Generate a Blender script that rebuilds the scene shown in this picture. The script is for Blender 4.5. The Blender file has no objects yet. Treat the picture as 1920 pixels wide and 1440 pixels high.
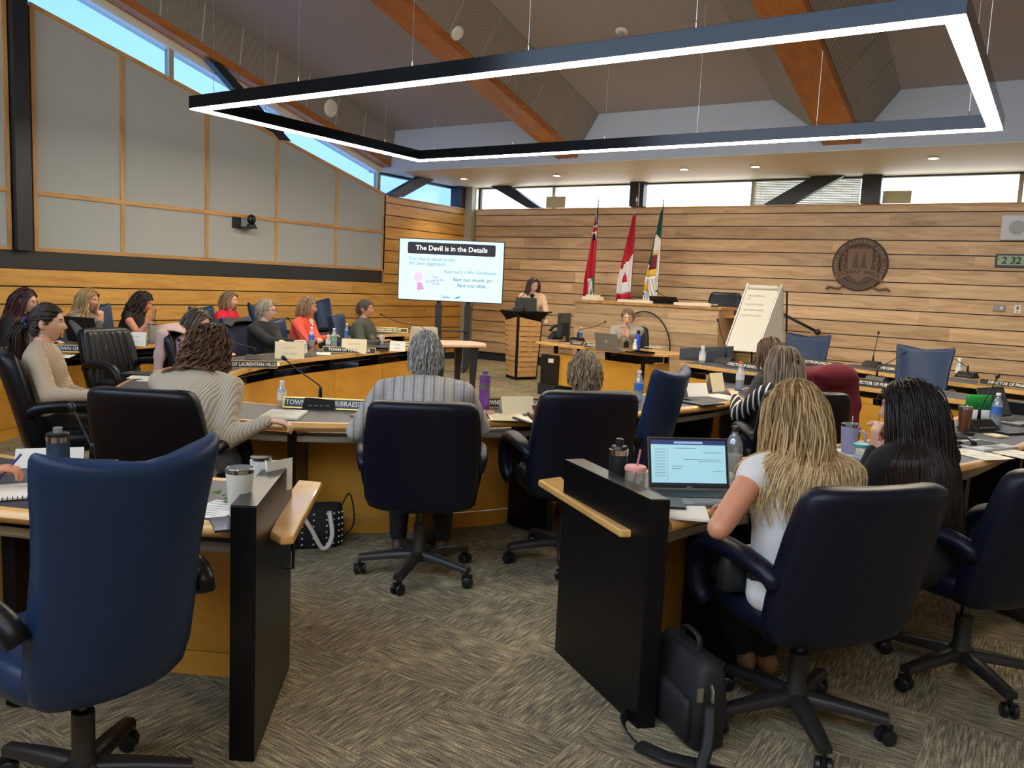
import bpy, math, random
import numpy as np
from mathutils import Vector, Matrix

random.seed(7)
SC = bpy.context.scene
COL = SC.collection
PI = math.pi

# ------------------------------------------------------------------ camera
FPX, PITCH, ROLL, YAW, CAMH = 1559.55, 0.1192, 0.04562, 0.57608, 1.55
_cy, _sy = math.cos(YAW), math.sin(YAW)
_d0 = Vector((-_sy, _cy, 0)); _r0 = Vector((_cy, _sy, 0)); _u0 = Vector((0, 0, 1))
CD = _d0 * math.cos(PITCH) - _u0 * math.sin(PITCH)
_u = _u0 * math.cos(PITCH) + _d0 * math.sin(PITCH)
CR = _r0 * math.cos(ROLL) + _u * math.sin(ROLL)
CU = _u * math.cos(ROLL) - _r0 * math.sin(ROLL)
CP = Vector((0, 0, CAMH))
cam_data = bpy.data.cameras.new('camera')
cam_data.sensor_width = 36.0
cam_data.lens = FPX * 36.0 / 1920.0
cam_data.clip_start = 0.05
camera = bpy.data.objects.new('camera', cam_data)
camera.matrix_world = Matrix(((CR.x, CU.x, -CD.x, CP.x), (CR.y, CU.y, -CD.y, CP.y), (CR.z, CU.z, -CD.z, CP.z), (0, 0, 0, 1)))
COL.objects.link(camera)
SC.camera = camera
SC.view_settings.view_transform = 'Standard'
SC.view_settings.look = 'None'
SC.view_settings.gamma = 1.0
SC.view_settings.use_curve_mapping = False
SC.view_settings.exposure = 0.92

# ------------------------------------------------------------------ sky
world = bpy.data.worlds.new('sky'); SC.world = world
world.use_nodes = True
_bg = world.node_tree.nodes['Background']
_bg.inputs[0].default_value = (0.50, 0.72, 1.0, 1)
_bg.inputs[1].default_value = 3.2

def ray(x, y): return CD + CR * ((x - 960) / FPX) - CU * ((y - 720) / FPX)
def onz(x, y, z):
    q = ray(x, y); return CP + q * ((z - CAMH) / q.z)
def ony(x, y, Y):
    q = ray(x, y); return CP + q * (Y / q.y)
def onx(x, y, X):
    q = ray(x, y); return CP + q * (X / q.x)
def ond(x, y, D): return CP + ray(x, y) * D

# ------------------------------------------------------------------ materials
def lin(c):
    return tuple((v / 255.0 / 12.92) if v / 255.0 <= 0.04045 else ((v / 255.0 + 0.055) / 1.055) ** 2.4 for v in c[:3]) + (1.0,)
MATS = {}
def mat(name, col, rough=0.5, metal=0.0, spec=0.5, bump=0.0, bscale=200.0, var=0.0, vscale=30.0, coat=0.0, sheen=0.0):
    if name in MATS: return MATS[name]
    m = bpy.data.materials.new(name); m.use_nodes = True
    nt = m.node_tree; b = nt.nodes['Principled BSDF']
    b.inputs['Base Color'].default_value = lin(col)
    b.inputs['Roughness'].default_value = rough
    b.inputs['Metallic'].default_value = metal
    b.inputs['Specular IOR Level'].default_value = spec
    if coat: b.inputs['Coat Weight'].default_value = coat
    if sheen:
        b.inputs['Sheen Weight'].default_value = sheen
    if bump or var:
        tc = nt.nodes.new('ShaderNodeTexCoord')
        nz = nt.nodes.new('ShaderNodeTexNoise'); nz.inputs['Scale'].default_value = bscale
        nz.inputs['Detail'].default_value = 3
        nt.links.new(tc.outputs['Object'], nz.inputs['Vector'])
        if bump:
            bp = nt.nodes.new('ShaderNodeBump'); bp.inputs['Strength'].default_value = bump; bp.inputs['Distance'].default_value = 0.004
            nt.links.new(nz.outputs['Fac'], bp.inputs['Height']); nt.links.new(bp.outputs['Normal'], b.inputs['Normal'])
        if var:
            n2 = nt.nodes.new('ShaderNodeTexNoise'); n2.inputs['Scale'].default_value = vscale; n2.inputs['Detail'].default_value = 4
            nt.links.new(tc.outputs['Object'], n2.inputs['Vector'])
            mx = nt.nodes.new('ShaderNodeMix'); mx.data_type = 'RGBA'
            a = lin(col)
            mx.inputs[6].default_value = tuple(v * (1 - var) for v in a[:3]) + (1,)
            mx.inputs[7].default_value = tuple(min(1, v * (1 + var)) for v in a[:3]) + (1,)
            nt.links.new(n2.outputs['Fac'], mx.inputs[0]); nt.links.new(mx.outputs[2], b.inputs['Base Color'])
    MATS[name] = m
    return m

def wood(name, c1, c2, rough=0.4, along=(1.2, 14, 14), rnd=0.25, coat=0.0, grain=1.0):
    """streaky procedural wood; per-object random tone."""
    if name in MATS: return MATS[name]
    m = bpy.data.materials.new(name); m.use_nodes = True
    nt = m.node_tree; b = nt.nodes['Principled BSDF']; L = nt.links.new
    b.inputs['Roughness'].default_value = rough
    if coat: b.inputs['Coat Weight'].default_value = coat
    tc = nt.nodes.new('ShaderNodeTexCoord'); oi = nt.nodes.new('ShaderNodeObjectInfo')
    mp = nt.nodes.new('ShaderNodeMapping'); mp.inputs['Scale'].default_value = along
    cmb = nt.nodes.new('ShaderNodeMath'); cmb.operation = 'MULTIPLY'; cmb.inputs[1].default_value = 53.0
    L(oi.outputs['Random'], cmb.inputs[0])
    vadd = nt.nodes.new('ShaderNodeVectorMath'); vadd.operation = 'ADD'
    L(tc.outputs['Object'], vadd.inputs[0]); L(cmb.outputs[0], vadd.inputs[1])
    L(vadd.outputs[0], mp.inputs['Vector'])
    n1 = nt.nodes.new('ShaderNodeTexNoise'); n1.inputs['Scale'].default_value = 1.0; n1.inputs['Detail'].default_value = 5; n1.inputs['Distortion'].default_value = 1.2
    L(mp.outputs[0], n1.inputs['Vector'])
    mp2 = nt.nodes.new('ShaderNodeMapping'); mp2.inputs['Scale'].default_value = tuple(v * 7 for v in along)
    L(vadd.outputs[0], mp2.inputs['Vector'])
    n2 = nt.nodes.new('ShaderNodeTexNoise'); n2.inputs['Scale'].default_value = 1.0; n2.inputs['Detail'].default_value = 2
    L(mp2.outputs[0], n2.inputs['Vector'])
    ad = nt.nodes.new('ShaderNodeMath'); ad.operation = 'MULTIPLY_ADD'; ad.inputs[1].default_value = 0.35 * grain
    L(n2.outputs['Fac'], ad.inputs[0]); L(n1.outputs['Fac'], ad.inputs[2])
    rp = nt.nodes.new('ShaderNodeValToRGB')
    rp.color_ramp.elements[0].position = 0.40; rp.color_ramp.elements[0].color = lin(c2)
    rp.color_ramp.elements[1].position = 0.80; rp.color_ramp.elements[1].color = lin(c1)
    L(ad.outputs[0], rp.inputs[0])
    hs = nt.nodes.new('ShaderNodeHueSaturation')
    mr = nt.nodes.new('ShaderNodeMapRange'); mr.inputs['To Min'].default_value = 1 - rnd; mr.inputs['To Max'].default_value = 1 + rnd * 0.8
    L(oi.outputs['Random'], mr.inputs['Value']); L(mr.outputs[0], hs.inputs['Value']); L(rp.outputs[0], hs.inputs['Color'])
    L(hs.outputs[0], b.inputs['Base Color'])
    MATS[name] = m
    return m

def emit(name, col, strength):
    if name in MATS: return MATS[name]
    m = bpy.data.materials.new(name); m.use_nodes = True
    b = m.node_tree.nodes['Principled BSDF']
    b.inputs['Base Color'].default_value = lin(col)
    b.inputs['Emission Color'].default_value = lin(col)
    b.inputs['Emission Strength'].default_value = strength
    MATS[name] = m
    return m

def clear(name, tint=(235, 240, 245), gloss=0.12, rough=0.05, alpha=0.85):
    """thin clear glass or plastic: mostly see-through with a surface sheen."""
    if name in MATS: return MATS[name]
    m = bpy.data.materials.new(name); m.use_nodes = True
    nt = m.node_tree; nt.nodes.remove(nt.nodes['Principled BSDF'])
    t = nt.nodes.new('ShaderNodeBsdfTransparent'); t.inputs[0].default_value = lin(tint)
    g = nt.nodes.new('ShaderNodeBsdfGlossy'); g.inputs['Roughness'].default_value = rough
    d = nt.nodes.new('ShaderNodeBsdfDiffuse'); d.inputs[0].default_value = lin(tint)
    m1 = nt.nodes.new('ShaderNodeMixShader'); m1.inputs[0].default_value = 1 - alpha
    m2 = nt.nodes.new('ShaderNodeMixShader'); m2.inputs[0].default_value = gloss
    L = nt.links.new
    L(t.outputs[0], m1.inputs[1]); L(d.outputs[0], m1.inputs[2]); L(m1.outputs[0], m2.inputs[1]); L(g.outputs[0], m2.inputs[2])
    L(m2.outputs[0], nt.nodes['Material Output'].inputs[0])
    MATS[name] = m
    return m

# ------------------------------------------------------------------ mesh builder
class MB:
    def __init__(s): s.v = []; s.f = []; s.T = Matrix.Identity(4)
    def add(s, vs, fs):
        o = len(s.v)
        T = s.T
        for p in vs:
            q = T @ Vector(p); s.v.append((q.x, q.y, q.z))
        for f in fs: s.f.append(tuple(i + o for i in f))
        return s
    def box(s, c, d, rz=0.0, rx=0.0):
        hx, hy, hz = d[0] / 2, d[1] / 2, d[2] / 2
        M = Matrix.Translation(c) @ Matrix.Rotation(rz, 4, 'Z') @ Matrix.Rotation(rx, 4, 'X')
        vs = [M @ Vector((x, y, z)) for z in (-hz, hz) for x, y in ((-hx, -hy), (hx, -hy), (hx, hy), (-hx, hy))]
        return s.add(vs, [(3, 2, 1, 0), (4, 5, 6, 7), (0, 1, 5, 4), (1, 2, 6, 5), (2, 3, 7, 6), (3, 0, 4, 7)])
    def span(s, a, b): return s.box([(a[i] + b[i]) / 2 for i in range(3)], [abs(b[i] - a[i]) for i in range(3)])
    def prism(s, poly, z0, z1):
        n = len(poly)
        vs = [(p[0], p[1], z0) for p in poly] + [(p[0], p[1], z1) for p in poly]
        area = sum(poly[i][0] * poly[(i + 1) % n][1] - poly[(i + 1) % n][0] * poly[i][1] for i in range(n))
        fs = [tuple(range(n))[::-1], tuple(range(n, 2 * n))] + [(i, (i + 1) % n, n + (i + 1) % n, n + i) for i in range(n)]
        if area < 0: fs = [f[::-1] for f in fs]
        return s.add(vs, fs)
    def hull8(s, bot, top):
        """solid between two quads (lists of four 3d points in the same winding)."""
        return s.add(list(bot) + list(top), [(3, 2, 1, 0), (4, 5, 6, 7), (0, 1, 5, 4), (1, 2, 6, 5), (2, 3, 7, 6), (3, 0, 4, 7)])
    def lathe(s, prof, n=20, c=(0, 0, 0), cap=True):
        vs = []; fs = []
        for r, z in prof:
            for k in range(n):
                a = 2 * PI * k / n
                vs.append((c[0] + r * math.cos(a), c[1] + r * math.sin(a), c[2] + z))
        m = len(prof)
        for i in range(m - 1):
            for k in range(n):
                k2 = (k + 1) % n
                fs.append((i * n + k, i * n + k2, (i + 1) * n + k2, (i + 1) * n + k))
        if cap:
            fs.append(tuple(range(n))[::-1]); fs.append(tuple((m - 1) * n + k for k in range(n)))
        return s.add(vs, fs)
    def tube(s, path, r, n=8, flat=1.0):
        """round (or flattened) tube along a path; r may be a list."""
        P = [Vector(p) for p in path]; m = len(P)
        rs = r if isinstance(r, (list, tuple)) else [r] * m
        t0 = (P[1] - P[0]).normalized()
        up = Vector((0, 0, 1)) if abs(t0.z) < 0.9 else Vector((1, 0, 0))
        sx = t0.cross(up).normalized(); vs = []; fs = []
        for i in range(m):
            t = (P[min(i + 1, m - 1)] - P[max(i - 1, 0)]).normalized()
            sx = (sx - t * sx.dot(t)).normalized(); sy = t.cross(sx)
            for k in range(n):
                a = 2 * PI * k / n
                vs.append(P[i] + sx * (rs[i] * math.cos(a)) + sy * (rs[i] * flat * math.sin(a)))
        for i in range(m - 1):
            for k in range(n):
                k2 = (k + 1) % n
                fs.append((i * n + k, i * n + k2, (i + 1) * n + k2, (i + 1) * n + k))
        fs.append(tuple(range(n))[::-1]); fs.append(tuple((m - 1) * n + k for k in range(n)))
        return s.add(vs, fs)
    def ell(s, c, r, nu=16, nv=10, M=None):
        vs = []; fs = []
        R = M or Matrix.Identity(3)
        c = Vector(c)
        if not isinstance(r, (list, tuple)): r = (r, r, r)
        for j in range(nv + 1):
            ph = -PI / 2 + PI * j / nv
            for i in range(nu):
                a = 2 * PI * i / nu
                vs.append(c + R @ Vector((r[0] * math.cos(ph) * math.cos(a), r[1] * math.cos(ph) * math.sin(a), r[2] * math.sin(ph))))
        for j in range(nv):
            for i in range(nu):
                i2 = (i + 1) % nu
                fs.append((j * nu + i, j * nu + i2, (j + 1) * nu + i2, (j + 1) * nu + i))
        return s.add(vs, fs)
    def loft(s, rings, cap=True, close=True):
        n = len(rings[0]); vs = [p for r in rings for p in r]; fs = []
        for i in range(len(rings) - 1):
            for k in range(n if close else n - 1):
                k2 = (k + 1) % n
                fs.append((i * n + k, i * n + k2, (i + 1) * n + k2, (i + 1) * n + k))
        if cap:
            fs.append(tuple(range(n))[::-1]); fs.append(tuple((len(rings) - 1) * n + k for k in range(n)))
        return s.add(vs, fs)
    def mesh(s, name, smooth=False):
        me = bpy.data.meshes.new(name)
        me.from_pydata(s.v, [], s.f)
        if smooth:
            me.polygons.foreach_set('use_smooth', [True] * len(me.polygons))
        me.update()
        return me

def components(mb):
    """splits a mesh builder into its connected pieces."""
    par = list(range(len(mb.v)))
    def find(a):
        while par[a] != a: par[a] = par[par[a]]; a = par[a]
        return a
    for f in mb.f:
        for q in f[1:]: par[find(q)] = find(f[0])
    out = {}
    for f in mb.f: out.setdefault(find(f[0]), []).append(f)
    res = []
    for fs in out.values():
        ids = sorted({i for f in fs for i in f}); mp = {i: k for k, i in enumerate(ids)}
        m = MB(); m.v = [mb.v[i] for i in ids]; m.f = [tuple(mp[i] for i in f) for f in fs]; res.append(m)
    return res
def words(mb, gap):
    """groups the letters of a text mesh into words by horizontal gaps."""
    cs = sorted(components(mb), key=lambda m: min(p[0] for p in m.v)); res = []; end = None
    for m in cs:
        a, b = min(p[0] for p in m.v), max(p[0] for p in m.v)
        if end is None or a - end > gap: w = MB(); res.append(w); end = b
        w.add(m.v, m.f); end = max(end, b)
    return res
TM = {}
def reg(o, M): TM[o.name] = M; return o
def build(mb, name, m, parent=None, smooth=False, bevel=0.0, seg=2, auto=None, world=False, center=False, loc=None):
    """links a mesh object. world=True: the vertices are world coordinates even under a parent."""
    M = Matrix.Identity(4)
    if parent is not None and world: M = TM[parent.name].inverted()
    off = Vector((0, 0, 0))
    if center:
        n = len(mb.v); vs = mb.v
        off = Vector(((min(p[0] for p in vs) + max(p[0] for p in vs)) / 2, (min(p[1] for p in vs) + max(p[1] for p in vs)) / 2, (min(p[2] for p in vs) if center == 'base' else (min(p[2] for p in vs) + max(p[2] for p in vs)) / 2)))
    if world and parent is not None: mb.v = [tuple(M @ Vector(p)) for p in mb.v]
    if center: mb.v = [(p[0] - off.x, p[1] - off.y, p[2] - off.z) for p in mb.v]
    me = mb.mesh(name, smooth)
    me.materials.append(m)
    o = bpy.data.objects.new(name, me); COL.objects.link(o)
    if parent is not None: o.parent = parent
    if center: o.location = off
    if loc is not None: o.location = loc
    if bevel:
        bv = o.modifiers.new('bevel', 'BEVEL'); bv.width = bevel; bv.segments = seg; bv.limit_method = 'ANGLE'; bv.angle_limit = math.radians(40)
    if auto is not None:
        me.set_sharp_from_angle(angle=math.radians(auto))
    if parent is None: reg(o, Matrix.Translation(o.location))
    return o
def inst(me, name, parent, loc=(0, 0, 0), rot=(0, 0, 0), scale=None):
    o = bpy.data.objects.new(name, me); COL.objects.link(o)
    o.location = loc; o.rotation_euler = rot
    if scale: o.scale = scale
    if parent is not None: o.parent = parent
    return o
def tag(o, label, cat, group=None):
    o['label'] = label; o['category'] = cat
    if group: o['group'] = group
    return o
def struct(o): o['kind'] = 'structure'; return o
def thing(name, label, cat, loc=(0, 0, 0), rz=0.0, group=None):
    o = bpy.data.objects.new(name, None); COL.objects.link(o)
    o.empty_display_size = 0.1
    o.location = loc; o.rotation_euler = (0, 0, rz)
    tag(o, label, cat, group)
    return reg(o, Matrix.Translation(loc) @ Matrix.Rotation(rz, 4, 'Z'))
def copy_tree(o, parent=None):
    c = o.copy(); COL.objects.link(c)
    if parent is not None: c.parent = parent
    for ch in list(o.children): copy_tree(ch, c)
    return c
def place(root, loc, rz, label, group=None):
    c = copy_tree(root)
    c.location = loc; c.rotation_euler = (0, 0, rz); c['label'] = label
    if group: c['group'] = group
    return reg(c, Matrix.Translation(loc) @ Matrix.Rotation(rz, 4, 'Z'))
def drop(root):
    for ch in list(root.children): drop(ch)
    bpy.data.objects.remove(root)

_fontcache = {}
def text_mb(txt, size, align='CENTER', bold=0.0, shear=0.0, extrude=0.0006):
    """lettering as a flat mesh in the local x-z plane facing -y, centred at the origin."""
    cu = bpy.data.curves.new('t', 'FONT'); cu.body = txt; cu.size = size; cu.align_x = align; cu.align_y = 'CENTER'
    cu.offset = bold * size; cu.shear = shear; cu.resolution_u = 2
    ob = bpy.data.objects.new('t', cu); TS.collection.objects.link(ob)
    dg = scratch_dg()
    me = bpy.data.meshes.new_from_object(ob.evaluated_get(dg))
    mb = MB(); mb.v = [(v.co.x, -v.co.z, v.co.y) for v in me.vertices]; mb.f = [tuple(p.vertices) for p in me.polygons]
    bpy.data.objects.remove(ob); bpy.data.curves.remove(cu); bpy.data.meshes.remove(me)
    return mb
TS = bpy.data.scenes.new('scratch')
def scratch_dg():
    with bpy.context.temp_override(scene=TS, view_layer=TS.view_layers[0]):
        TS.view_layers[0].update()
        dg = bpy.context.evaluated_depsgraph_get()
        dg.update()
    return dg
def remesh(mb, voxel, smooth=6, name='m'):
    me = mb.mesh(name)
    ob = bpy.data.objects.new(name, me); TS.collection.objects.link(ob)
    md = ob.modifiers.new('r', 'REMESH'); md.mode = 'VOXEL'; md.voxel_size = voxel
    if smooth:
        sm = ob.modifiers.new('s', 'SMOOTH'); sm.factor = 0.5; sm.iterations = smooth
    dg = scratch_dg()
    r = bpy.data.meshes.new_from_object(ob.evaluated_get(dg))
    n = len(r.vertices); co = np.empty(n * 3); r.vertices.foreach_get('co', co)
    out = MB(); out.v = [tuple(p) for p in co.reshape(-1, 3)]; out.f = [tuple(p.vertices) for p in r.polygons]
    bpy.data.objects.remove(ob); bpy.data.meshes.remove(me); bpy.data.meshes.remove(r)
    return out
def spline(P, n):
    """Catmull-Rom through 2d/3d points, n samples, roughly even."""
    P = np.array(P, float); m = len(P)
    Q = np.vstack([2 * P[0] - P[1], P, 2 * P[-1] - P[-2]])
    seg = np.linalg.norm(P[1:] - P[:-1], axis=1); cum = np.concatenate([[0], np.cumsum(seg)])
    out = []
    for s in np.linspace(0, cum[-1], n):
        i = min(max(np.searchsorted(cum, s, side='right') - 1, 0), m - 2)
        t = (s - cum[i]) / seg[i]
        a, b, c, d = Q[i], Q[i + 1], Q[i + 2], Q[i + 3]
        out.append(0.5 * ((2 * b) + (c - a) * t + (2 * a - 5 * b + 4 * c - d) * t * t + (-a + 3 * b - 3 * c + d) * t ** 3))
    return [tuple(p) for p in out]
def pspline(P, n):
    """same, but sampled evenly in the point index, for paired curves."""
    P = np.array(P, float); m = len(P)
    Q = np.vstack([2 * P[0] - P[1], P, 2 * P[-1] - P[-2]]); out = []
    for s in np.linspace(0, m - 1, n):
        i = min(int(s), m - 2); t = s - i
        a, b, c, d = Q[i], Q[i + 1], Q[i + 2], Q[i + 3]
        out.append(0.5 * ((2 * b) + (c - a) * t + (2 * a - 5 * b + 4 * c - d) * t * t + (-a + 3 * b - 3 * c + d) * t ** 3))
    return np.array(out)
# ------------------------------------------------------------------ sky gradient
_nt = world.node_tree
_tc = _nt.nodes.new('ShaderNodeTexCoord'); _sx = _nt.nodes.new('ShaderNodeSeparateXYZ'); _rp = _nt.nodes.new('ShaderNodeValToRGB')
_nt.links.new(_tc.outputs['Generated'], _sx.inputs[0]); _nt.links.new(_sx.outputs['Z'], _rp.inputs[0]); _nt.links.new(_rp.outputs[0], _bg.inputs[0])
_e = _rp.color_ramp.elements
_e[0].position = 0.0; _e[0].color = (0.80, 0.80, 0.76, 1)
_e[1].position = 1.0; _e[1].color = (0.20, 0.42, 0.95, 1)
_n = _rp.color_ramp.elements.new(0.18); _n.color = (0.93, 0.97, 1.0, 1)
_n = _rp.color_ramp.elements.new(0.42); _n.color = (0.42, 0.68, 1.0, 1)

# ------------------------------------------------------------------ shared materials
M_PLANK = wood('oak_wall_plank', (216, 184, 144), (174, 137, 99), rough=0.42, along=(0.9, 9, 9), rnd=0.18)
M_PLANKL = wood('warm_lit_oak_plank', (224, 170, 90), (190, 136, 62), rough=0.38, along=(0.9, 9, 9), rnd=0.10)  # same oak as the back wall, warm lamp light put into its colour
M_BATTEN = wood('oak_batten', (208, 160, 98), (172, 120, 64), rough=0.45, along=(8, 8, 1.5), rnd=0.06)
M_BEAM = wood('glulam_beam', (186, 118, 56), (150, 88, 36), rough=0.45, along=(6, 0.8, 6), rnd=0.04)
M_MAPLE = wood('maple_edge', (226, 178, 106), (206, 152, 80), rough=0.28, along=(3, 3, 3), rnd=0.04, coat=0.3)
M_PANELW = wood('maple_panel', (218, 160, 60), (202, 142, 46), rough=0.33, along=(2, 2, 5), rnd=0.05, coat=0.2)
M_GROOVE = mat('dark_backing', (38, 26, 20), 0.8)
M_BAND = mat('charcoal_band', (46, 47, 48), 0.5)
M_STEEL = mat('painted_dark_steel', (34, 38, 46), 0.4)
M_FABRIC = mat('grey_wall_fabric', (176, 180, 178), 0.9, bump=0.15, bscale=420, var=0.06, vscale=260)
M_CEIL = mat('taupe_ceiling_paint', (162, 158, 163), 0.85, var=0.03, vscale=1.5)
M_BULK = mat('pale_bulkhead_paint', (172, 184, 202), 0.8)
M_SOFFIT = mat('cream_soffit_paint', (228, 222, 200), 0.6, var=0.05, vscale=1.2)
M_POST = mat('pale_post_paint', (176, 170, 152), 0.5)
M_BASEB = mat('navy_rubber_base', (34, 38, 48), 0.5)
M_BLACK = mat('black_laminate', (10, 10, 12), 0.34, spec=0.28, var=0.08, vscale=40)
M_CHROME = mat('brushed_steel', (190, 190, 190), 0.28, metal=1.0)
M_WHITE = mat('white_plastic', (228, 228, 224), 0.4)
M_BLKPL = mat('black_plastic', (22, 22, 24), 0.4)
M_CARD = mat('beige_card', (190, 184, 150), 0.8)
M_GLASS = clear('clear_window_glass', (250, 252, 255), gloss=0.04, alpha=1.0)
M_FILM = clear('blue_filmed_glass', (150, 174, 206), gloss=0.05, rough=0.2, alpha=1.0)

XL, YB, BK, SL = -10.25, 13.87, 11.45, 0.258
def roofz(Y, z0): return z0 + SL * (BK - Y)
XR, YR, YTOP = 3.6, -2.6, 1.2

# ------------------------------------------------------------------ carpet of tiles
def carpet_material():
    m = bpy.data.materials.new('loop_pile_carpet_tile'); m.use_nodes = True; MATS[m.name] = m
    nt = m.node_tree; L = nt.links.new; b = nt.nodes['Principled BSDF']; b.inputs['Roughness'].default_value = 0.95
    b.inputs['Specular IOR Level'].default_value = 0.15
    uv = nt.nodes.new('ShaderNodeUVMap')
    def N(t, **k):
        n = nt.nodes.new(t)
        for a, v in k.items(): setattr(n, a, v)
        return n
    def noise(sc, scale, det, ro=0.5):
        mp = N('ShaderNodeMapping'); mp.inputs['Scale'].default_value = sc; L(uv.outputs[0], mp.inputs[0])
        n = N('ShaderNodeTexNoise'); n.inputs['Scale'].default_value = scale; n.inputs['Detail'].default_value = det; n.inputs['Roughness'].default_value = ro
        L(mp.outputs[0], n.inputs['Vector']); return n.outputs['Fac']
    def rng(o, a, b, c, d):
        r = N('ShaderNodeMapRange'); r.inputs['From Min'].default_value = a; r.inputs['From Max'].default_value = b; r.inputs['To Min'].default_value = c; r.inputs['To Max'].default_value = d
        L(o, r.inputs['Value']); return r.outputs[0]
    def add(a, b):
        n = N('ShaderNodeMath', operation='ADD'); L(a, n.inputs[0]); L(b, n.inputs[1]); return n.outputs[0]
    v = add(rng(noise((5.0, 62, 1), 1.0, 2), 0.33, 0.67, 0.02, 0.66), rng(noise((0.8, 1.6, 1), 1.1, 1), 0.3, 0.7, -0.02, 0.20))
    v = add(v, rng(noise((1, 1, 1), 90, 2), 0.3, 0.7, -0.24, 0.28))
    rp = N('ShaderNodeValToRGB'); e = rp.color_ramp.elements
    e[0].position = 0.0; e[0].color = lin((88, 82, 66)); e[1].position = 1.0; e[1].color = lin((222, 204, 160))
    x = e.new(0.35); x.color = lin((122, 114, 94)); x = e.new(0.65); x.color = lin((166, 152, 120))
    L(v, rp.inputs[0]); L(rp.outputs[0], b.inputs['Base Color'])
    bp = N('ShaderNodeBump'); bp.inputs['Strength'].default_value = 0.6; bp.inputs['Distance'].default_value = 0.005
    L(v, bp.inputs['Height']); L(bp.outputs[0], b.inputs['Normal'])
    return m
M_CARPET = carpet_material()
mb = MB(); mb.span((XL - 0.3, YR, -0.2), (XR, YB + 0.2, -0.012))
floor = struct(build(mb, 'floor', mat('screed', (40, 38, 36), 0.9)))
TS_ = 0.5
def uvquad(me, n, rots):
    uv = me.uv_layers.new(name='UVMap')
    base = [(0, 0), (1, 0), (1, 1), (0, 1)]
    k = 0
    return uv
tile_me = []
for variant in range(4):
    mbt = MB(); h = TS_ / 2 - 0.0002
    mbt.span((-h, -h, -0.012), (h, h, 0.0))
    me = mbt.mesh('carpet_tile'); me.materials.append(M_CARPET)
    uv = me.uv_layers.new(name='UVMap')
    for lp in me.loops:
        c = me.vertices[lp.vertex_index].co
        uv.data[lp.index].uv = (c.x / TS_ + 0.5 + 3.7 * variant, c.y / TS_ + 0.5 + 1.3 * variant)
    tile_me.append(me)
cells = []
nx = int((XR - XL) / TS_) + 1; ny = int((YB - YR) / TS_) + 1
for i in range(nx):
    for j in range(ny):
        x = XL + (i + 0.5) * TS_; y = YR + (j + 0.5) * TS_
        if x > XR or y > YB: continue
        v = Vector((x, y, 0)) - CP; dz = v.dot(CD)
        if dz > 0.3:
            px = 960 + FPX * v.dot(CR) / dz; py = 720 - FPX * v.dot(CU) / dz
            vis = -260 < px < 2180 and py < 1760
        else: vis = False
        cells.append(((0 if vis else 100) + max(dz, 0), x, y, i, j))
cells.sort()
for k, (_, x, y, i, j) in enumerate(cells[:300]):
    o = inst(tile_me[(i * 7 + j * 3 + (i * j) % 5) % 4], 'carpet_tile', floor, (x, y, 0), (0, 0, PI / 2 * ((i + j) % 2)))
rest = cells[300:]
me = bpy.data.meshes.new('carpet_remainder')
vs = []; fs = []; uvs = []
for (_, x, y, i, j) in rest:
    o_ = len(vs); h = TS_ / 2 - 0.0002
    vs += [(x - h, y - h, 0), (x + h, y - h, 0), (x + h, y + h, 0), (x - h, y + h, 0)]; fs.append((o_, o_ + 1, o_ + 2, o_ + 3))
    q = [(0, 0), (1, 0), (1, 1), (0, 1)]; r = (i + j) % 2; a = random.random() * 9
    uvs += [(q[(t + r) % 4][0] + a, q[(t + r) % 4][1] + a) for t in range(4)]
me.from_pydata(vs, [], fs); me.materials.append(M_CARPET)
ul = me.uv_layers.new(name='UVMap')
for i_, u_ in enumerate(uvs): ul.data[i_].uv = u_
ct = bpy.data.objects.new('carpet_tiles', me); COL.objects.link(ct); ct.parent = floor; ct['kind'] = 'stuff'

# ------------------------------------------------------------------ back wall
mb = MB(); mb.span((XL - 0.4, YB + 0.02, 0), (XR + 0.2, YB + 0.22, 3.0))
wall_back = struct(build(mb, 'wall_back', M_GROOVE))
def plank_row(parent, z0, z1, a0, a1, axis, fixed, seed, lo=1.5, hi=3.4):
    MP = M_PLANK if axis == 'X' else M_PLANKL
    rr = random.Random(seed); p = a0 - rr.random() * 1.2
    while p < a1:
        q = p + rr.uniform(lo, hi); s, e = max(p, a0), min(q, a1)
        if e - s > 0.05:
            mb = MB(); L_ = e - s - 0.0015
            mb.span((-L_ / 2, -0.0125, -(z1 - z0) / 2 + 0.0075), (L_ / 2, 0.0125, (z1 - z0) / 2 - 0.0075))
            o = build(mb, 'plank', MP, parent)
            if axis == 'X': o.location = ((s + e) / 2, fixed + 0.0125, (z0 + z1) / 2)
            else:
                o.location = (fixed - 0.0125, (s + e) / 2, (z0 + z1) / 2); o.rotation_euler = (0, 0, PI / 2)
        p = q
lev = [3.02] + [2.8945 - 0.2105 * k for k in range(14)]
for k in range(len(lev) - 1):
    plank_row(wall_back, max(lev[k + 1], 0.12), lev[k], -10.06, XR, 'X', YB, 100 + k)
mb = MB(); mb.span((-10.06, YB - 0.012, 0), (XR, YB + 0.02, 0.12)); struct(build(mb, 'baseboard_back', M_BASEB))
mb = MB(); mb.span((-10.06, YB - 0.01, 3.0), (XR, YB + 0.25, 3.022)); build(mb, 'sill', M_BATTEN, wall_back)
# corner post
mb = MB(); mb.span((XL - 0.02, YB - 0.13, 0), (-10.08, YB + 0.02, 3.45)); struct(build(mb, 'trim_1', M_POST))

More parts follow.
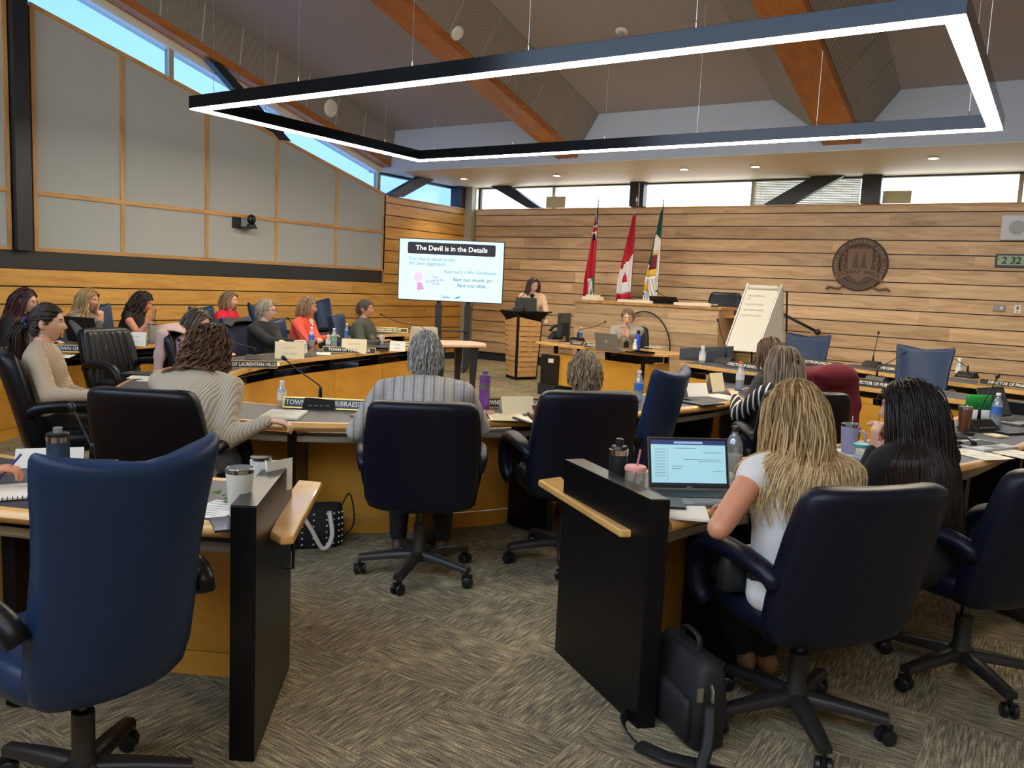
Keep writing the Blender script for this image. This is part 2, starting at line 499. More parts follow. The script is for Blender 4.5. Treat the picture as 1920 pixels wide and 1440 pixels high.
# ------------------------------------------------------------------ left wall
mb = MB()
poly = [(YR, 0), (YB + 0.2, 0), (YB + 0.2, 3.0), (11.38, 3.0), (YR, 3.03 + 0.24 * (11.39 - YR))]
n = len(poly)
vs = [(XL - 0.30, p[0], p[1]) for p in poly] + [(XL - 0.03, p[0], p[1]) for p in poly]
mb.add(vs, [tuple(range(n)), tuple(range(n, 2 * n))[::-1]] + [((i + 1) % n, i, n + i, n + (i + 1) % n) for i in range(n)])
wall_left = struct(build(mb, 'wall_left', M_GROOVE))
low = [1.475 - 0.2105 * k for k in range(8)]
for k in range(7):
    z1, z0 = low[k], max(low[k + 1], 0.12)
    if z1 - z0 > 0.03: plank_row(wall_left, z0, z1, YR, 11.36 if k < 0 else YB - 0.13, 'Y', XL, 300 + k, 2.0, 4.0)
hi_ = [3.02] + [2.8945 - 0.2105 * k for k in range(7)] + [1.475]
for k in range(len(hi_) - 1):
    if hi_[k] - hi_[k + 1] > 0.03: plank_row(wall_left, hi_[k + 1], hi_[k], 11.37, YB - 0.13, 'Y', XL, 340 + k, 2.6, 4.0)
mb = MB(); mb.span((XL - 0.03, YR, 0), (XL + 0.012, YB - 0.13, 0.12)); struct(build(mb, 'baseboard_left', M_BASEB))
mb = MB(); mb.span((XL - 0.03, YR, 1.475), (XL - 0.005, 11.33, 1.684)); build(mb, 'charcoal_band', M_BAND, wall_left)
def toplz(Y): return 3.045 + 0.24 * (11.39 - Y)
ys = [5.263, 6.36, 7.634, 8.897, 10.169, 11.345]
ysl = [-2.0, -0.8, 0.4, 1.65, 2.9, 4.15, 4.96]
def bays(yy, half):
    for a, b in zip(yy[:-1], yy[1:]):
        a2, b2 = a + half, b - half
        for lo_, hi2 in (('low', None), ('high', None)):
            mb = MB()
            if lo_ == 'low': q = [(a2, 1.73), (b2, 1.73), (b2, 2.345), (a2, 2.345)]
            else: q = [(a2, 2.395), (b2, 2.395), (b2, toplz(b2) - 0.05), (a2, toplz(a2) - 0.05)]
            bot = [(XL - 0.03, p[0], p[1]) for p in q]; top = [(XL - 0.012, p[0], p[1]) for p in q]
            mb.hull8(bot, top); build(mb, 'fabric_panel', M_FABRIC, wall_left, center=True)
    for y in yy:
        mb = MB(); mb.hull8([(XL - 0.03, y - half, 1.684), (XL + 0.006, y - half, 1.684), (XL + 0.006, y + half, 1.684), (XL - 0.03, y + half, 1.684)],
                            [(XL - 0.03, y - half, toplz(y - half)), (XL + 0.006, y - half, toplz(y - half)), (XL + 0.006, y + half, toplz(y + half)), (XL - 0.03, y + half, toplz(y + half))])
        build(mb, 'batten', M_BATTEN, wall_left, center=True)
    y0, y1 = yy[0], yy[-1]
    for z0, z1 in ((1.684, 1.73), (2.345, 2.395)):
        mb = MB(); mb.span((XL - 0.03, y0, z0), (XL + 0.009, y1, z1)); build(mb, 'rail', wood('oak_rail', (208, 160, 98), (172, 120, 64), 0.45, (8, 1.0, 8), 0.05), wall_left, center=True)
    mb = MB(); mb.hull8([(XL - 0.28, y0, toplz(y0) - 0.05), (XL + 0.009, y0, toplz(y0) - 0.05), (XL + 0.009, y1, toplz(y1) - 0.05), (XL - 0.28, y1, toplz(y1) - 0.05)],
                        [(XL - 0.28, y0, toplz(y0)), (XL + 0.009, y0, toplz(y0)), (XL + 0.009, y1, toplz(y1)), (XL - 0.28, y1, toplz(y1))])
    build(mb, 'sloped_rail', MATS['oak_rail'], wall_left, center=True)
bays(ys, 0.024); bays(ysl, 0.024)
mb = MB(); mb.span((XL - 0.03, 11.335, 1.475), (XL + 0.006, 11.375, 3.05)); build(mb, 'edge_batten', M_BATTEN, wall_left, center=True)
# steel column in front of the fabric wall
mb = MB(); mb.span((XL - 0.02, 5.0, 1.684), (XL + 0.10, 5.17, 5.7)); mb.span((XL - 0.02, 5.17, 1.684), (XL + 0.02, 5.215, 5.7))
struct(build(mb, 'trim_2', M_STEEL))

# ------------------------------------------------------------------ left clerestory
XG = -10.53
win1 = bpy.data.objects.new('window_1', None); COL.objects.link(win1); struct(win1); reg(win1, Matrix.Identity(4))
mulls = [YR + 0.1, -0.6, 1.3, 3.3, 5.28, 7.237, 9.19, 11.44]
def qy(ya, yb, fa, fb, x0, x1):
    return [(x0, ya, fa(ya)), (x1, ya, fa(ya)), (x1, yb, fa(yb)), (x0, yb, fa(yb))], [(x0, ya, fb(ya)), (x1, ya, fb(ya)), (x1, yb, fb(yb)), (x0, yb, fb(yb))]
headz = lambda Y: roofz(Y, 3.47)
for a, b in zip(mulls[:-1], mulls[1:]):
    mb = MB(); mb.hull8(*qy(a + 0.03, b - 0.03, toplz, headz, XG - 0.004, XG + 0.004)); build(mb, 'pane', M_FILM, win1, center=True)
for y in mulls:
    mb = MB(); mb.hull8(*qy(y - 0.035, y + 0.035, toplz, headz, XG - 0.05, XG + 0.05)); build(mb, 'mullion', M_POST, win1, center=True)
mb = MB(); mb.hull8(*qy(YR, 11.45, lambda Y: headz(Y) - 0.04, lambda Y: headz(Y), XG - 0.05, XG + 0.06)); build(mb, 'window_head', M_WHITE, win1)
mb = MB(); mb.hull8(*qy(YR, 11.45, headz, lambda Y: headz(Y) + 0.06, -10.75, -10.42)); build(mb, 'head_soffit', M_SOFFIT, win1)
# left strip next to the corner
win2 = bpy.data.objects.new('window_2', None); COL.objects.link(win2); struct(win2)
mb = MB(); mb.span((XG - 0.004, 11.5, 3.02), (XG + 0.004, 13.62, 3.43)); build(mb, 'pane', M_FILM, win2, center=True)
mb = MB(); mb.span((XG - 0.05, 11.45, 3.0), (XG + 0.3, 13.9, 3.022)); build(mb, 'sill', M_BATTEN, win2, center=True)
mb = MB(); mb.span((XG - 0.05, 11.44, 3.41), (XG + 0.05, 13.7, 3.45)); build(mb, 'window_head', M_STEEL, win2, center=True)
mb = MB(); mb.span((XL - 0.25, 13.58, 3.02), (XL + 0.0, 13.77, 3.45)); build(mb, 'corner_column', M_STEEL, win2, center=True)
def brace(name, P, t, nrm):
    """flat steel brace: quad P (world), pushed by t along nrm."""
    mb = MB(); nv = Vector(nrm) * t
    mb.hull8(P, [tuple(Vector(p) + nv) for p in P]); mb.f = [f[::-1] for f in mb.f] if nrm[0] > 0 else mb.f
    return struct(build(mb, name, M_STEEL))
brace('trim_3', [(-10.36, 7.66, 4.46), (-10.36, 7.86, 4.46), (-10.36, 9.16, 3.60), (-10.36, 8.92, 3.58)], 0.12, (1, 0, 0))
brace('trim_4', [(-10.30, 11.36, 3.03), (-10.30, 11.74, 3.03), (-10.30, 12.62, 3.45), (-10.30, 12.20, 3.45)], 0.14, (1, 0, 0))

# ------------------------------------------------------------------ back clerestory
win3 = bpy.data.objects.new('window_3', None); COL.objects.link(win3); struct(win3)
xm = [-10.06, -8.3, -6.48, -4.46, -2.58, -0.64, 1.3, 3.4]
for a, b in zip(xm[:-1], xm[1:]):
    mb = MB(); mb.span((a + 0.02, YB + 0.10, 3.02), (b - 0.02, YB + 0.108, 3.44)); build(mb, 'pane', M_GLASS, win3, center=True)
for x in (-8.3, -4.46, -0.64, 1.3):
    mb = MB(); mb.span((x - 0.03, YB + 0.06, 3.02), (x + 0.03, YB + 0.14, 3.44)); build(mb, 'mullion', M_POST, win3, center=True)
mb = MB(); mb.span((-10.1, YB + 0.05, 3.415), (XR, YB + 0.14, 3.45)); build(mb, 'window_head', M_POST, win3, center=True)
mb = MB(); mb.tube([(-10.0, YB - 0.02, 3.425), (XR, YB - 0.02, 3.425)], 0.012, 8); build(mb, 'shade_rail', M_STEEL, win3)
mb = MB(); mb.span((-10.06, YB + 0.05, 3.02), (-10.0, YB + 0.12, 3.42)); build(mb, 'jamb', M_STEEL, win3, center=True)
for x0, x1 in ((-6.62, -6.35), (-2.73, -2.45)):
    mb = MB(); mb.span((x0, YB - 0.12, 3.022), (x1, YB + 0.03, 3.45)); struct(build(mb, 'trim_5' if x0 < -5 else 'trim_6', M_STEEL))
mb = MB(); mb.span((-6.44, YB - 0.135, 3.022), (-6.425, YB - 0.12, 3.43)); build(mb, 'blind_cord', M_WHITE, win3)
def brace_b(name, q):
    mb = MB(); A = [(x, YB - 0.16, z) for x, z in q]; B = [(x, YB - 0.02, z) for x, z in q]
    mb.hull8(A, B); return struct(build(mb, name, M_STEEL))
brace_b('trim_7', [(-8.75, 3.022), (-8.45, 3.022), (-9.2, 3.45), (-9.62, 3.45)])
brace_b('trim_8', [(-4.20, 3.022), (-3.76, 3.022), (-2.98, 3.45), (-3.46, 3.45)])
# horizontal blind
bl = thing('venetian_blind', 'slatted white venetian blind behind the steel brace on the back clerestory', 'blind', (-3.6, YB + 0.04, 3.02))
for k in range(15):
    mb = MB(); mb.box((0, 0, 0.02 + k * 0.0265), (1.66, 0.026, 0.002), rx=-1.0); build(mb, 'slat', mat('pale_slat', (206, 208, 196), 0.5), bl)
for x in (-0.72, -0.25, 0.25, 0.72):
    mb = MB(); mb.box((x, -0.014, 0.2), (0.006, 0.002, 0.4)); build(mb, 'ladder_tape', M_WHITE, bl)
mb = MB(); mb.box((0, 0, 0.405), (1.68, 0.03, 0.025)); build(mb, 'head_rail', M_POST, bl)
for (x0, x1, h, nm) in ((-8.40, -7.98, 0.215, 'small beige card standing on the sill left of the three flags'), (-2.43, -2.03, 0.19, 'small beige card standing on the sill right of the blind')):
    t = thing('sill_card', nm, 'card', ((x0 + x1) / 2, YB - 0.03, 3.022))
    mb = MB(); mb.box((0, 0, h / 2), (x1 - x0, 0.02, h), rx=-0.06); build(mb, 'board', M_CARD, t, bevel=0.003)
    mb = MB(); mb.box((0, 0.05, h * 0.3), (0.05, 0.09, 0.006), rx=0.6); build(mb, 'easel_foot', M_CARD, t)

# ------------------------------------------------------------------ ceiling, bulkhead, soffit
mb = MB(); mb.hull8([(XL - 0.5, YTOP, roofz(YTOP, 4.15)), (XR, YTOP, roofz(YTOP, 4.15)), (XR, BK + 0.1, roofz(BK + 0.1, 4.15)), (XL - 0.5, BK + 0.1, roofz(BK + 0.1, 4.15))],
                    [(XL - 0.5, YTOP, roofz(YTOP, 4.35)), (XR, YTOP, roofz(YTOP, 4.35)), (XR, BK + 0.1, roofz(BK + 0.1, 4.35)), (XL - 0.5, BK + 0.1, roofz(BK + 0.1, 4.35))])
ztop = roofz(YTOP, 4.15)
mb.span((XL - 0.5, YR - 0.2, ztop), (XR, YTOP, ztop + 0.2))
ceiling = struct(build(mb, 'ceiling', M_CEIL))
mb = MB(); mb.span((XL - 0.5, BK, 3.45), (XR, BK + 0.12, 4.3)); struct(build(mb, 'wall_bulkhead', M_BULK))
mb = MB(); mb.span((XL - 0.5, BK + 0.12, 3.45), (XR, YB + 0.35, 3.57)); mb.span((XL - 0.5, BK - 0.004, 3.445), (XR, BK + 0.12, 3.45)); struct(build(mb, 'ceiling_soffit', M_SOFFIT))
M_MESH = mat('perforated_grey_panel', (112, 108, 104), 0.6)
def perf():
    m = M_MESH; nt = m.node_tree; L = nt.links.new; b = nt.nodes['Principled BSDF']
    tc = nt.nodes.new('ShaderNodeTexCoord'); mp = nt.nodes.new('ShaderNodeMapping'); mp.inputs['Scale'].default_value = (24, 24, 24)
    L(tc.outputs['UV'], mp.inputs[0])
    vo = nt.nodes.new('ShaderNodeTexVoronoi'); vo.inputs['Scale'].default_value = 1.0; vo.inputs['Randomness'].default_value = 0.0
    L(mp.outputs[0], vo.inputs['Vector'])
    rp = nt.nodes.new('ShaderNodeValToRGB'); rp.color_ramp.elements[0].position = 0.30; rp.color_ramp.elements[0].color = lin((86, 83, 80))
    rp.color_ramp.elements[1].position = 0.42; rp.color_ramp.elements[1].color = lin((168, 162, 155))
    L(vo.outputs['Distance'], rp.inputs[0]); L(rp.outputs[0], b.inputs['Base Color'])
perf()
def baffle(parent, xa, za, xb, zb):
    """row of perforated panels between the beam and the ceiling."""
    p = 0.636; Y1 = BK
    off = (Y1 - 10.696)
    edges = [BK] + [10.696 - p * k for k in range(14)]
    for e1, e0 in zip(edges[:-1], edges[1:]):
        g = 0.009
        A = [(xa, e0 + g, roofz(e0 + g, za)), (xb, e0 + g, roofz(e0 + g, zb)), (xb, e1 - g, roofz(e1 - g, zb)), (xa, e1 - g, roofz(e1 - g, za))]
        mb = MB(); mb.hull8([(a[0], a[1], a[2] + 0.012) for a in A], A)
        mb.f = [f[::-1] for f in mb.f]
        o = build(mb, 'acoustic_panel', M_MESH, parent, center=True)
        ul = o.data.uv_layers.new(name='UVMap')
        for lp in o.data.loops:
            c = o.data.vertices[lp.vertex_index].co; ul.data[lp.index].uv = (c.y * 1.6, (c.x / max(abs(xb - xa), 0.01)) * 0.62 * 1.6)
    mb = MB(); A = [(xa, YTOP, roofz(YTOP, za) + 0.014), (xb, YTOP, roofz(YTOP, zb) + 0.014), (xb, BK, roofz(BK, zb) + 0.014), (xa, BK, roofz(BK, za) + 0.014)]
    mb.hull8(A, [(a[0], a[1], a[2] + 0.02) for a in A]); build(mb, 'panel_backing', mat('pale_joint', (196, 194, 188), 0.6), parent)
for nm, x0, x1, lt, rt in (('beam_1', -10.45, -10.21, None, -10.13), ('beam_2', -6.79, -6.43, -7.1, -6.10), ('beam_3', -2.79, -2.33, -3.47, -1.92), ('beam_4', 1.2, 1.66, 0.6, 2.2)):
    mb = MB(); mb.hull8([(x0, YTOP - 1.0, roofz(YTOP - 1.0, 3.52)), (x1, YTOP - 1.0, roofz(YTOP - 1.0, 3.52)), (x1, BK, 3.52), (x0, BK, 3.52)],
                        [(x0, YTOP - 1.0, roofz(YTOP - 1.0, 4.1)), (x1, YTOP - 1.0, roofz(YTOP - 1.0, 4.1)), (x1, BK, 4.1), (x0, BK, 4.1)])
    b_ = struct(build(mb, nm.replace('beam', 'trim_beam'), M_BEAM)); TM[b_.name] = Matrix.Identity(4)
    if rt: baffle(b_, x1 + 0.005, 3.63, rt, 4.14)
    if lt: baffle(b_, x0 - 0.005, 3.63, lt, 4.14)
# rear and right walls of the chamber (out of view), with a high clerestory enlarged to let in fill light
mb = MB(); mb.span((XL - 0.5, YR - 0.2, 0), (XR, YR, 3.9)); mb.span((XL - 0.5, YR - 0.2, 6.6), (XR, YR, ztop + 0.1))
mb.span((XL - 0.5, YR - 0.2, 3.9), (-9.5, YR, 6.6)); mb.span((2.9, YR - 0.2, 3.9), (XR, YR, 6.6))
struct(build(mb, 'wall_rear', mat('warm_wall_paint', (186, 172, 150), 0.8)))
mb = MB(); mb.span((XR, YR - 0.2, 0), (XR + 0.2, YB + 0.3, ztop + 0.2)); struct(build(mb, 'wall_right', MATS['warm_wall_paint']))

# ------------------------------------------------------------------ lamps
M_LED = emit('led_diffuser', (255, 240, 214), 25.0)
M_FILL_LED = emit('fill_lamp_diffuser', (255, 240, 214), 11.5)  # glow of the added fill lamp
M_RING = mat('black_gloss_aluminium', (30, 34, 40), 0.16, metal=0.85)
def pendant(label, RX0, RX1, RY0, RY1, RZ, cabs, led=None):
    ring = thing('ring_pendant_lamp', label, 'lamp', ((RX0 + RX1) / 2, (RY0 + RY1) / 2, RZ))
    w_ = 0.13; h_ = 0.13
    for a, b in (((RX0, RY0), (RX1, RY0 + w_)), ((RX0, RY1 - w_), (RX1, RY1)), ((RX0, RY0 + w_), (RX0 + w_, RY1 - w_)), ((RX1 - w_, RY0 + w_), (RX1, RY1 - w_))):
        mb = MB(); mb.span((a[0], a[1], RZ + 0.006), (b[0], b[1], RZ + h_)); build(mb, 'bar', M_RING, ring, world=True, bevel=0.002)
        i_ = 0.008
        horiz = (b[0] - a[0]) > (b[1] - a[1])
        mb = MB(); mb.span((a[0] + i_, a[1] + (i_ if horiz else -i_), RZ - 0.004), (b[0] - i_, b[1] - (i_ if horiz else -i_), RZ + 0.008)); build(mb, 'diffuser', led or M_LED, ring, world=True)
    for x, y in cabs:
        zt = min(roofz(y, 4.15), ztop)
        if -6.9 < x < -6.0 and y > 2: zt = roofz(y, 3.6)
        if -2.8 < x < -2.3 and y > 2: zt = roofz(y, 3.52)
        mb = MB(); mb.tube([(x, y, RZ + h_), (x, y, zt)], 0.0022, 5); mb.lathe([(0.006, 0), (0.006, 0.045), (0.002, 0.06)], 8, (x, y, RZ + h_)); build(mb, 'suspension_wire', M_CHROME, ring, world=True)
a0, a1 = 5.59, 9.21
pendant('large black rectangular pendant lamp with glowing white underside hung on wires', -7.75, -0.62, 5.55, 9.25, 3.2,
        [(-7.4, a0), (-6.16, a0), (-4.78, a0), (-3.62, a0), (-2.27, a0), (-0.9, a0), (-7.7, 6.5), (-7.7, 8.5), (-7.44, a1), (-6.14, a1), (-4.81, a1), (-3.64, a1), (-2.33, a1), (-0.92, a1), (-0.66, 7.4)])
pendant('added rectangular fill lamp on wires, unseen behind the viewpoint', -5.5, 1.6, -2.3, 0.3, 3.4, [(-5.4, -1.0), (-2, -2.26), (-2, 0.26), (1.5, -1.0)], M_FILL_LED)  # unseen lamp added behind the camera to brighten the foreground
M_DL = emit('downlight_lens', (255, 244, 214), 16.0)
for k, (x, y) in enumerate(((-9.42, 12.56), (-7.46, 12.6), (-5.09, 12.45), (-3.98, 12.46), (-1.59, 12.33), (0.6, 12.4))):
    nm = ['nearest the left corner', 'above the lectern', 'above the dais, left one of the close pair', 'above the dais, right one of the close pair', 'rightmost in view above the round crest', 'beyond the right edge of the view'][k]
    t = thing('downlight', 'small round recessed downlight in the soffit, ' + nm, 'lamp', (x, y, 3.445), 0, 'recessed downlights in the back soffit')
    mb = MB(); mb.lathe([(0.058, -0.012), (0.058, -0.004)], 20); build(mb, 'lens', M_DL, t, smooth=False)
    mb = MB(); mb.lathe([(0.058, -0.012), (0.078, -0.010), (0.08, 0.004), (0.058, 0.004)], 20, cap=False); build(mb, 'trim_ring', M_WHITE, t)
    ld = bpy.data.lights.new('downlight_beam', 'SPOT'); ld.energy = 60; ld.color = (1, 0.86, 0.66); ld.spot_size = 2.0; ld.spot_blend = 0.8; ld.shadow_soft_size = 0.06
    lo = bpy.data.objects.new('downlight_beam', ld); COL.objects.link(lo); lo.parent = t; lo.location = (0, 0, -0.03)
# ceiling fittings
t = thing('smoke_detector', 'white round smoke detector on the ceiling above the pendant lamp', 'detector', (-4.79, 9.46, 4.65)); t.rotation_euler = (-math.atan(SL), 0, 0)
mb = MB(); mb.lathe([(0.08, 0.02), (0.078, -0.01), (0.05, -0.02)], 20); build(mb, 'base', M_WHITE, t, smooth=False)
mb = MB(); mb.lathe([(0.045, -0.02), (0.04, -0.05), (0.02, -0.06)], 16); build(mb, 'sensor', mat('grey_vent', (150, 150, 148), .5), t)
for (px, py, lab, r_, za, xa, xb) in ((857, 62, 'white dome speaker on the grey panels beside the middle beam', 0.085, None, -6.43, -6.10), (620, 203, 'round white flush speaker on the grey panels of the left beam', 0.135, None, -10.21, -10.13)):
    # find the panel plane point
    q = ray(px, py); p1 = Vector((xa, BK, 3.63)); p2 = Vector((xb, BK, 4.14)); p3 = Vector((xa, BK - 1, 3.63 + SL))
    nn = (p2 - p1).cross(p3 - p1).normalized()
    if nn.z > 0: nn = -nn
    P = CP + q * ((p1 - CP).dot(nn) / q.dot(nn))
    t = thing('ceiling_speaker', lab, 'speaker', P); t.rotation_euler = nn.to_track_quat('Z', 'Y').to_euler()
    mb = MB(); mb.lathe([(r_, -0.01), (r_, 0.012), (r_ * 0.85, 0.03), (r_ * 0.3, 0.036)], 24); build(mb, 'grille', M_WHITE, t, auto=30, smooth=True)
    mb = MB(); mb.lathe([(r_ * 1.12, -0.01), (r_ * 1.12, 0.006), (r_ * 1.0, 0.012)], 24, cap=False); build(mb, 'rim', mat('grey_rim', (168, 164, 158), .5), t)
# ================================================================== furniture
M_NAVY = mat('navy_leather', (13, 18, 34), 0.38, spec=0.3, bump=0.12, bscale=260, var=0.10, vscale=6)
M_BLKL = mat('black_leather', (13, 15, 20), 0.36, spec=0.32, bump=0.12, bscale=260, var=0.10, vscale=6)
M_BLUE = mat('blue_leather', (27, 48, 80), 0.38, spec=0.32, bump=0.12, bscale=260, var=0.08, vscale=5)
M_BASE = mat('black_chair_base', (38, 36, 34), 0.42)
M_TOP = mat('charcoal_desk_top', (60, 62, 66), 0.42, var=0.06, vscale=80)
M_TRAY = mat('pale_cable_tray', (186, 178, 160), 0.6)
M_PAPER = mat('white_paper', (232, 228, 216), 0.85)
M_CREAM = mat('cream_card', (226, 212, 176), 0.85)
M_GOLD = mat('gold_trim', (198, 166, 92), 0.32, metal=0.8)
M_LETTER = mat('white_lettering', (236, 232, 220), 0.6)
M_INK = mat('dark_ink', (46, 48, 58), 0.7)

def sgn(v, e): return math.copysign(abs(v) ** e, v)
def sect(w, t, yo, z, n=32, e=0.45, wrap=0.0, lift=0.0, ridge=0.0):
    r = []
    for k in range(n):
        a = 2 * PI * k / n
        x = w * sgn(math.cos(a), e); y = t * sgn(math.sin(a), e * 1.3)
        fr = (x / max(w, 1e-6)) ** 2
        r.append((x, y + yo + wrap * fr, z + lift * fr))
    return r
def star_base(t):
    mb = MB(); mb.lathe([(0.035, 0.10), (0.05, 0.085), (0.05, 0.13), (0.034, 0.16), (0.034, 0.28)], 16); build(mb, 'hub', M_BASE, t, smooth=True, auto=35)
    mb = MB(); mb.lathe([(0.017, 0.26), (0.017, 0.42)], 12); build(mb, 'gas_cylinder', mat('dark_chrome', (90, 88, 86), 0.25, metal=1.0), t, smooth=True, auto=35)
    lm = MB(); rings = []
    for u in np.linspace(0, 1, 6):
        y = 0.03 + u * 0.285; z = 0.118 - 0.028 * u ** 1.5; w = 0.034 - 0.010 * u; h = 0.02 - 0.005 * u
        rings.append([(w, y, z - h), (w, y, z + h * 0.4), (w * 0.6, y, z + h), (-w * 0.6, y, z + h), (-w, y, z + h * 0.4), (-w, y, z - h)])
    lm.loft(rings); lme = lm.mesh('base_leg', True); lme.materials.append(M_BASE); lme.set_sharp_from_angle(angle=math.radians(50))
    cm = MB(); cm.lathe([(0.008, 0.05), (0.008, 0.085)], 8)
    cm.box((0, 0, 0.05), (0.012, 0.05, 0.03))
    for sx in (-1, 1):
        cm.T = Matrix.Translation((sx * 0.018, 0, 0.029)) @ Matrix.Rotation(PI / 2, 4, 'Y')
        cm.lathe([(0.024, -0.011), (0.029, -0.007), (0.029, 0.007), (0.024, 0.011)], 16)
    cm.T = Matrix.Identity(4)
    cme = cm.mesh('caster', True); cme.materials.append(M_BLKPL); cme.set_sharp_from_angle(angle=math.radians(40))
    for k in range(5):
        a = 2 * PI * k / 5 + 0.3
        inst(lme, 'base_leg', t, (0, 0, 0), (0, 0, a))
        o = inst(cme, 'caster', t, (-math.sin(a) * 0.31, math.cos(a) * 0.31, 0), (0, 0, a + 0.8 + k))
def seat_part(t, M):
    mb = MB(); rings = []
    for u, sc in ((0.0, 0.80), (0.012, 0.93), (0.05, 1.0), (0.085, 0.985), (0.108, 0.90), (0.116, 0.70), (0.118, 0.2)):
        rings.append(sect(0.265 * sc, 0.255 * sc, 0.03, 0.40 + u, 36, 0.5))
    mb.loft(rings); build(mb, 'seat', M, t, smooth=True)
    mb = MB(); mb.box((0, 0.0, 0.385), (0.2, 0.24, 0.04)); build(mb, 'tilt_mechanism', M_BLKPL, t, bevel=0.006)
    mb = MB(); mb.tube([(0.08, 0.05, 0.38), (0.24, 0.06, 0.38), (0.29, 0.06, 0.372)], [0.006, 0.006, 0.012], 8); build(mb, 'tilt_lever', M_BLKPL, t, smooth=True)
def loop_arm(t, M, sx):
    path = spline([(sx * 0.275, -0.21, 0.615), (sx * 0.29, -0.17, 0.655), (sx * 0.30, -0.05, 0.672), (sx * 0.30, 0.10, 0.668), (sx * 0.30, 0.20, 0.63), (sx * 0.297, 0.245, 0.55), (sx * 0.29, 0.235, 0.46), (sx * 0.27, 0.20, 0.415)], 22)
    rs = [0.036 + 0.008 * math.sin(PI * i / 21) for i in range(22)]
    mb = MB(); mb.tube(path, rs, 12, 0.85); build(mb, 'armrest', M, t, smooth=True)
def back_profile(v):  # lean: y at height fraction
    return -0.235 - 0.035 * v - 0.075 * v * v + 0.05 * (1 - v) ** 2
def exec_chair(name, label, M, pads=True):
    """padded swivel chair with rounded square back and looped arms."""
    t = thing(name, label, 'chair'); star_base(t); seat_part(t, M)
    mb = MB(); rings = []
    V = [(0.0, 0.45, 0.5), (0.01, 0.75, 0.8), (0.04, 0.90, 1.0), (0.12, 0.97, 1), (0.3, 1.0, 1), (0.5, 1.0, 1), (0.7, 0.985, 1), (0.85, 0.955, 1), (0.93, 0.92, 0.97), (0.97, 0.87, 0.86), (0.99, 0.80, 0.62), (1.0, 0.66, 0.3)]
    for v, ws, tsx in V: rings.append(sect(0.29 * ws, 0.062 * tsx, back_profile(v), 0.395 + 0.58 * v, 40, 0.42, wrap=0.035))
    mb.loft(rings); build(mb, 'backrest', M, t, smooth=True)
    # welt seam round the rear shell
    seam = []
    for v in np.linspace(0.06, 0.93, 26): seam.append((-0.245, back_profile(v) - 0.055 + 0.03, 0.395 + 0.58 * v))
    if pads:
        mb = MB(); n = 7; rings = []
        for v in np.linspace(0.12, 0.95, 18):
            yc = back_profile(v) + 0.055; w = 0.235 * (1 - 0.12 * v); z = 0.395 + 0.58 * v; r = []
            end = min(1, (v - 0.12) / 0.05, (0.95 - v) / 0.05)
            for k in range(n * 6 + 1):
                x = -w + 2 * w * k / (n * 6); r.append((x, yc + 0.03 * (x / w) ** 2 + 0.016 * abs(math.sin(PI * k / 6)) * max(end, 0) ** 0.5, z))
            r += [(w, yc - 0.03, z), (-w, yc - 0.03, z)]
            rings.append(r)
        mb.loft(rings); mb.f = [f[::-1] for f in mb.f]; build(mb, 'channelled_cushion', M, t, smooth=True)
    loop_arm(t, M, -1); loop_arm(t, M, 1)
    return t
def wing_chair(name, label, M, arms=True):
    """tall slim swivel chair whose back flares to two raised top corners."""
    t = thing(name, label, 'chair'); star_base(t); seat_part(t, M)
    mb = MB(); rings = []
    V = [(0.0, 0.50, 0.4), (0.012, 0.74, 0.75), (0.05, 0.84, 0.95), (0.15, 0.90, 1), (0.3, 0.905, 1), (0.45, 0.89, 1), (0.6, 0.89, 0.95), (0.75, 0.92, 0.9), (0.87, 0.965, 0.85), (0.94, 0.985, 0.8), (0.975, 0.99, 0.72), (0.992, 0.975, 0.5), (1.0, 0.95, 0.22)]
    for v, ws, tsx in V:
        rings.append(sect(0.272 * ws, 0.052 * tsx, back_profile(v) - 0.01, 0.395 + 0.645 * v, 44, 0.38, wrap=0.05 + 0.02 * v, lift=0.042 * max(0, (v - 0.45) / 0.55) ** 1.5))
    mb.loft(rings); build(mb, 'backrest', M, t, smooth=True)
    if arms: loop_arm(t, M_BLKL, -1); loop_arm(t, M_BLKL, 1)
    return t
P_NAVY = exec_chair('executive_chair', 'x', M_NAVY, pads=False)
P_BLK = exec_chair('executive_chair', 'x', M_BLKL, pads=True)
P_WING = wing_chair('winged_chair', 'x', M_BLUE)
def chair(P, x, y, head, label, group, sz=1.0, dz=0.0):
    c = place(P, (x, y, 0), math.radians(head - 90), label, group)
    if sz != 1.0: c.scale = (1, 1, sz); TM[c.name] = TM[c.name] @ Matrix.Diagonal((1, 1, sz, 1))
    return c
GN, GW = 'executive swivel chairs round the desks', 'blue winged swivel chairs'
chair(P_NAVY, -2.70, 3.33, 129, 'navy leather chair seen square from behind, holding the grey-haired person', GN)
chair(P_NAVY, -2.22, 4.02, 138, 'navy leather chair holding the short-haired person, right of the purple bottle', GN, 1.05)
chair(P_NAVY, -0.66, 3.00, 141, 'big navy leather chair nearest the camera on the right, behind the blonde person', GN, 1.0)
chair(P_NAVY, -0.20, 3.82, 148, 'navy leather chair cut by the right edge, behind the long dark-haired person', GN)
chair(P_BLK, -3.80, 2.62, 120, 'black leather chair standing between the beige-sweatered person and the front desk', GN)
chair(P_BLK, -7.12, 4.45, 8, 'empty black chair with channelled leather front, turned towards the right', GN)
chair(P_BLK, -5.20, 2.84, 62, 'black leather chair holding the person with a ponytail', GN, 1.04)
C6 = chair(P_WING, -2.21, 1.235, 176, 'empty blue leather chair filling the left foreground', GW, 1.03)
C6.scale = (0.90, 1.0, 1.03)
chair(P_WING, -2.30, 4.93, 182, 'empty dark blue winged chair just right of the short-haired person', GW, 1.0)
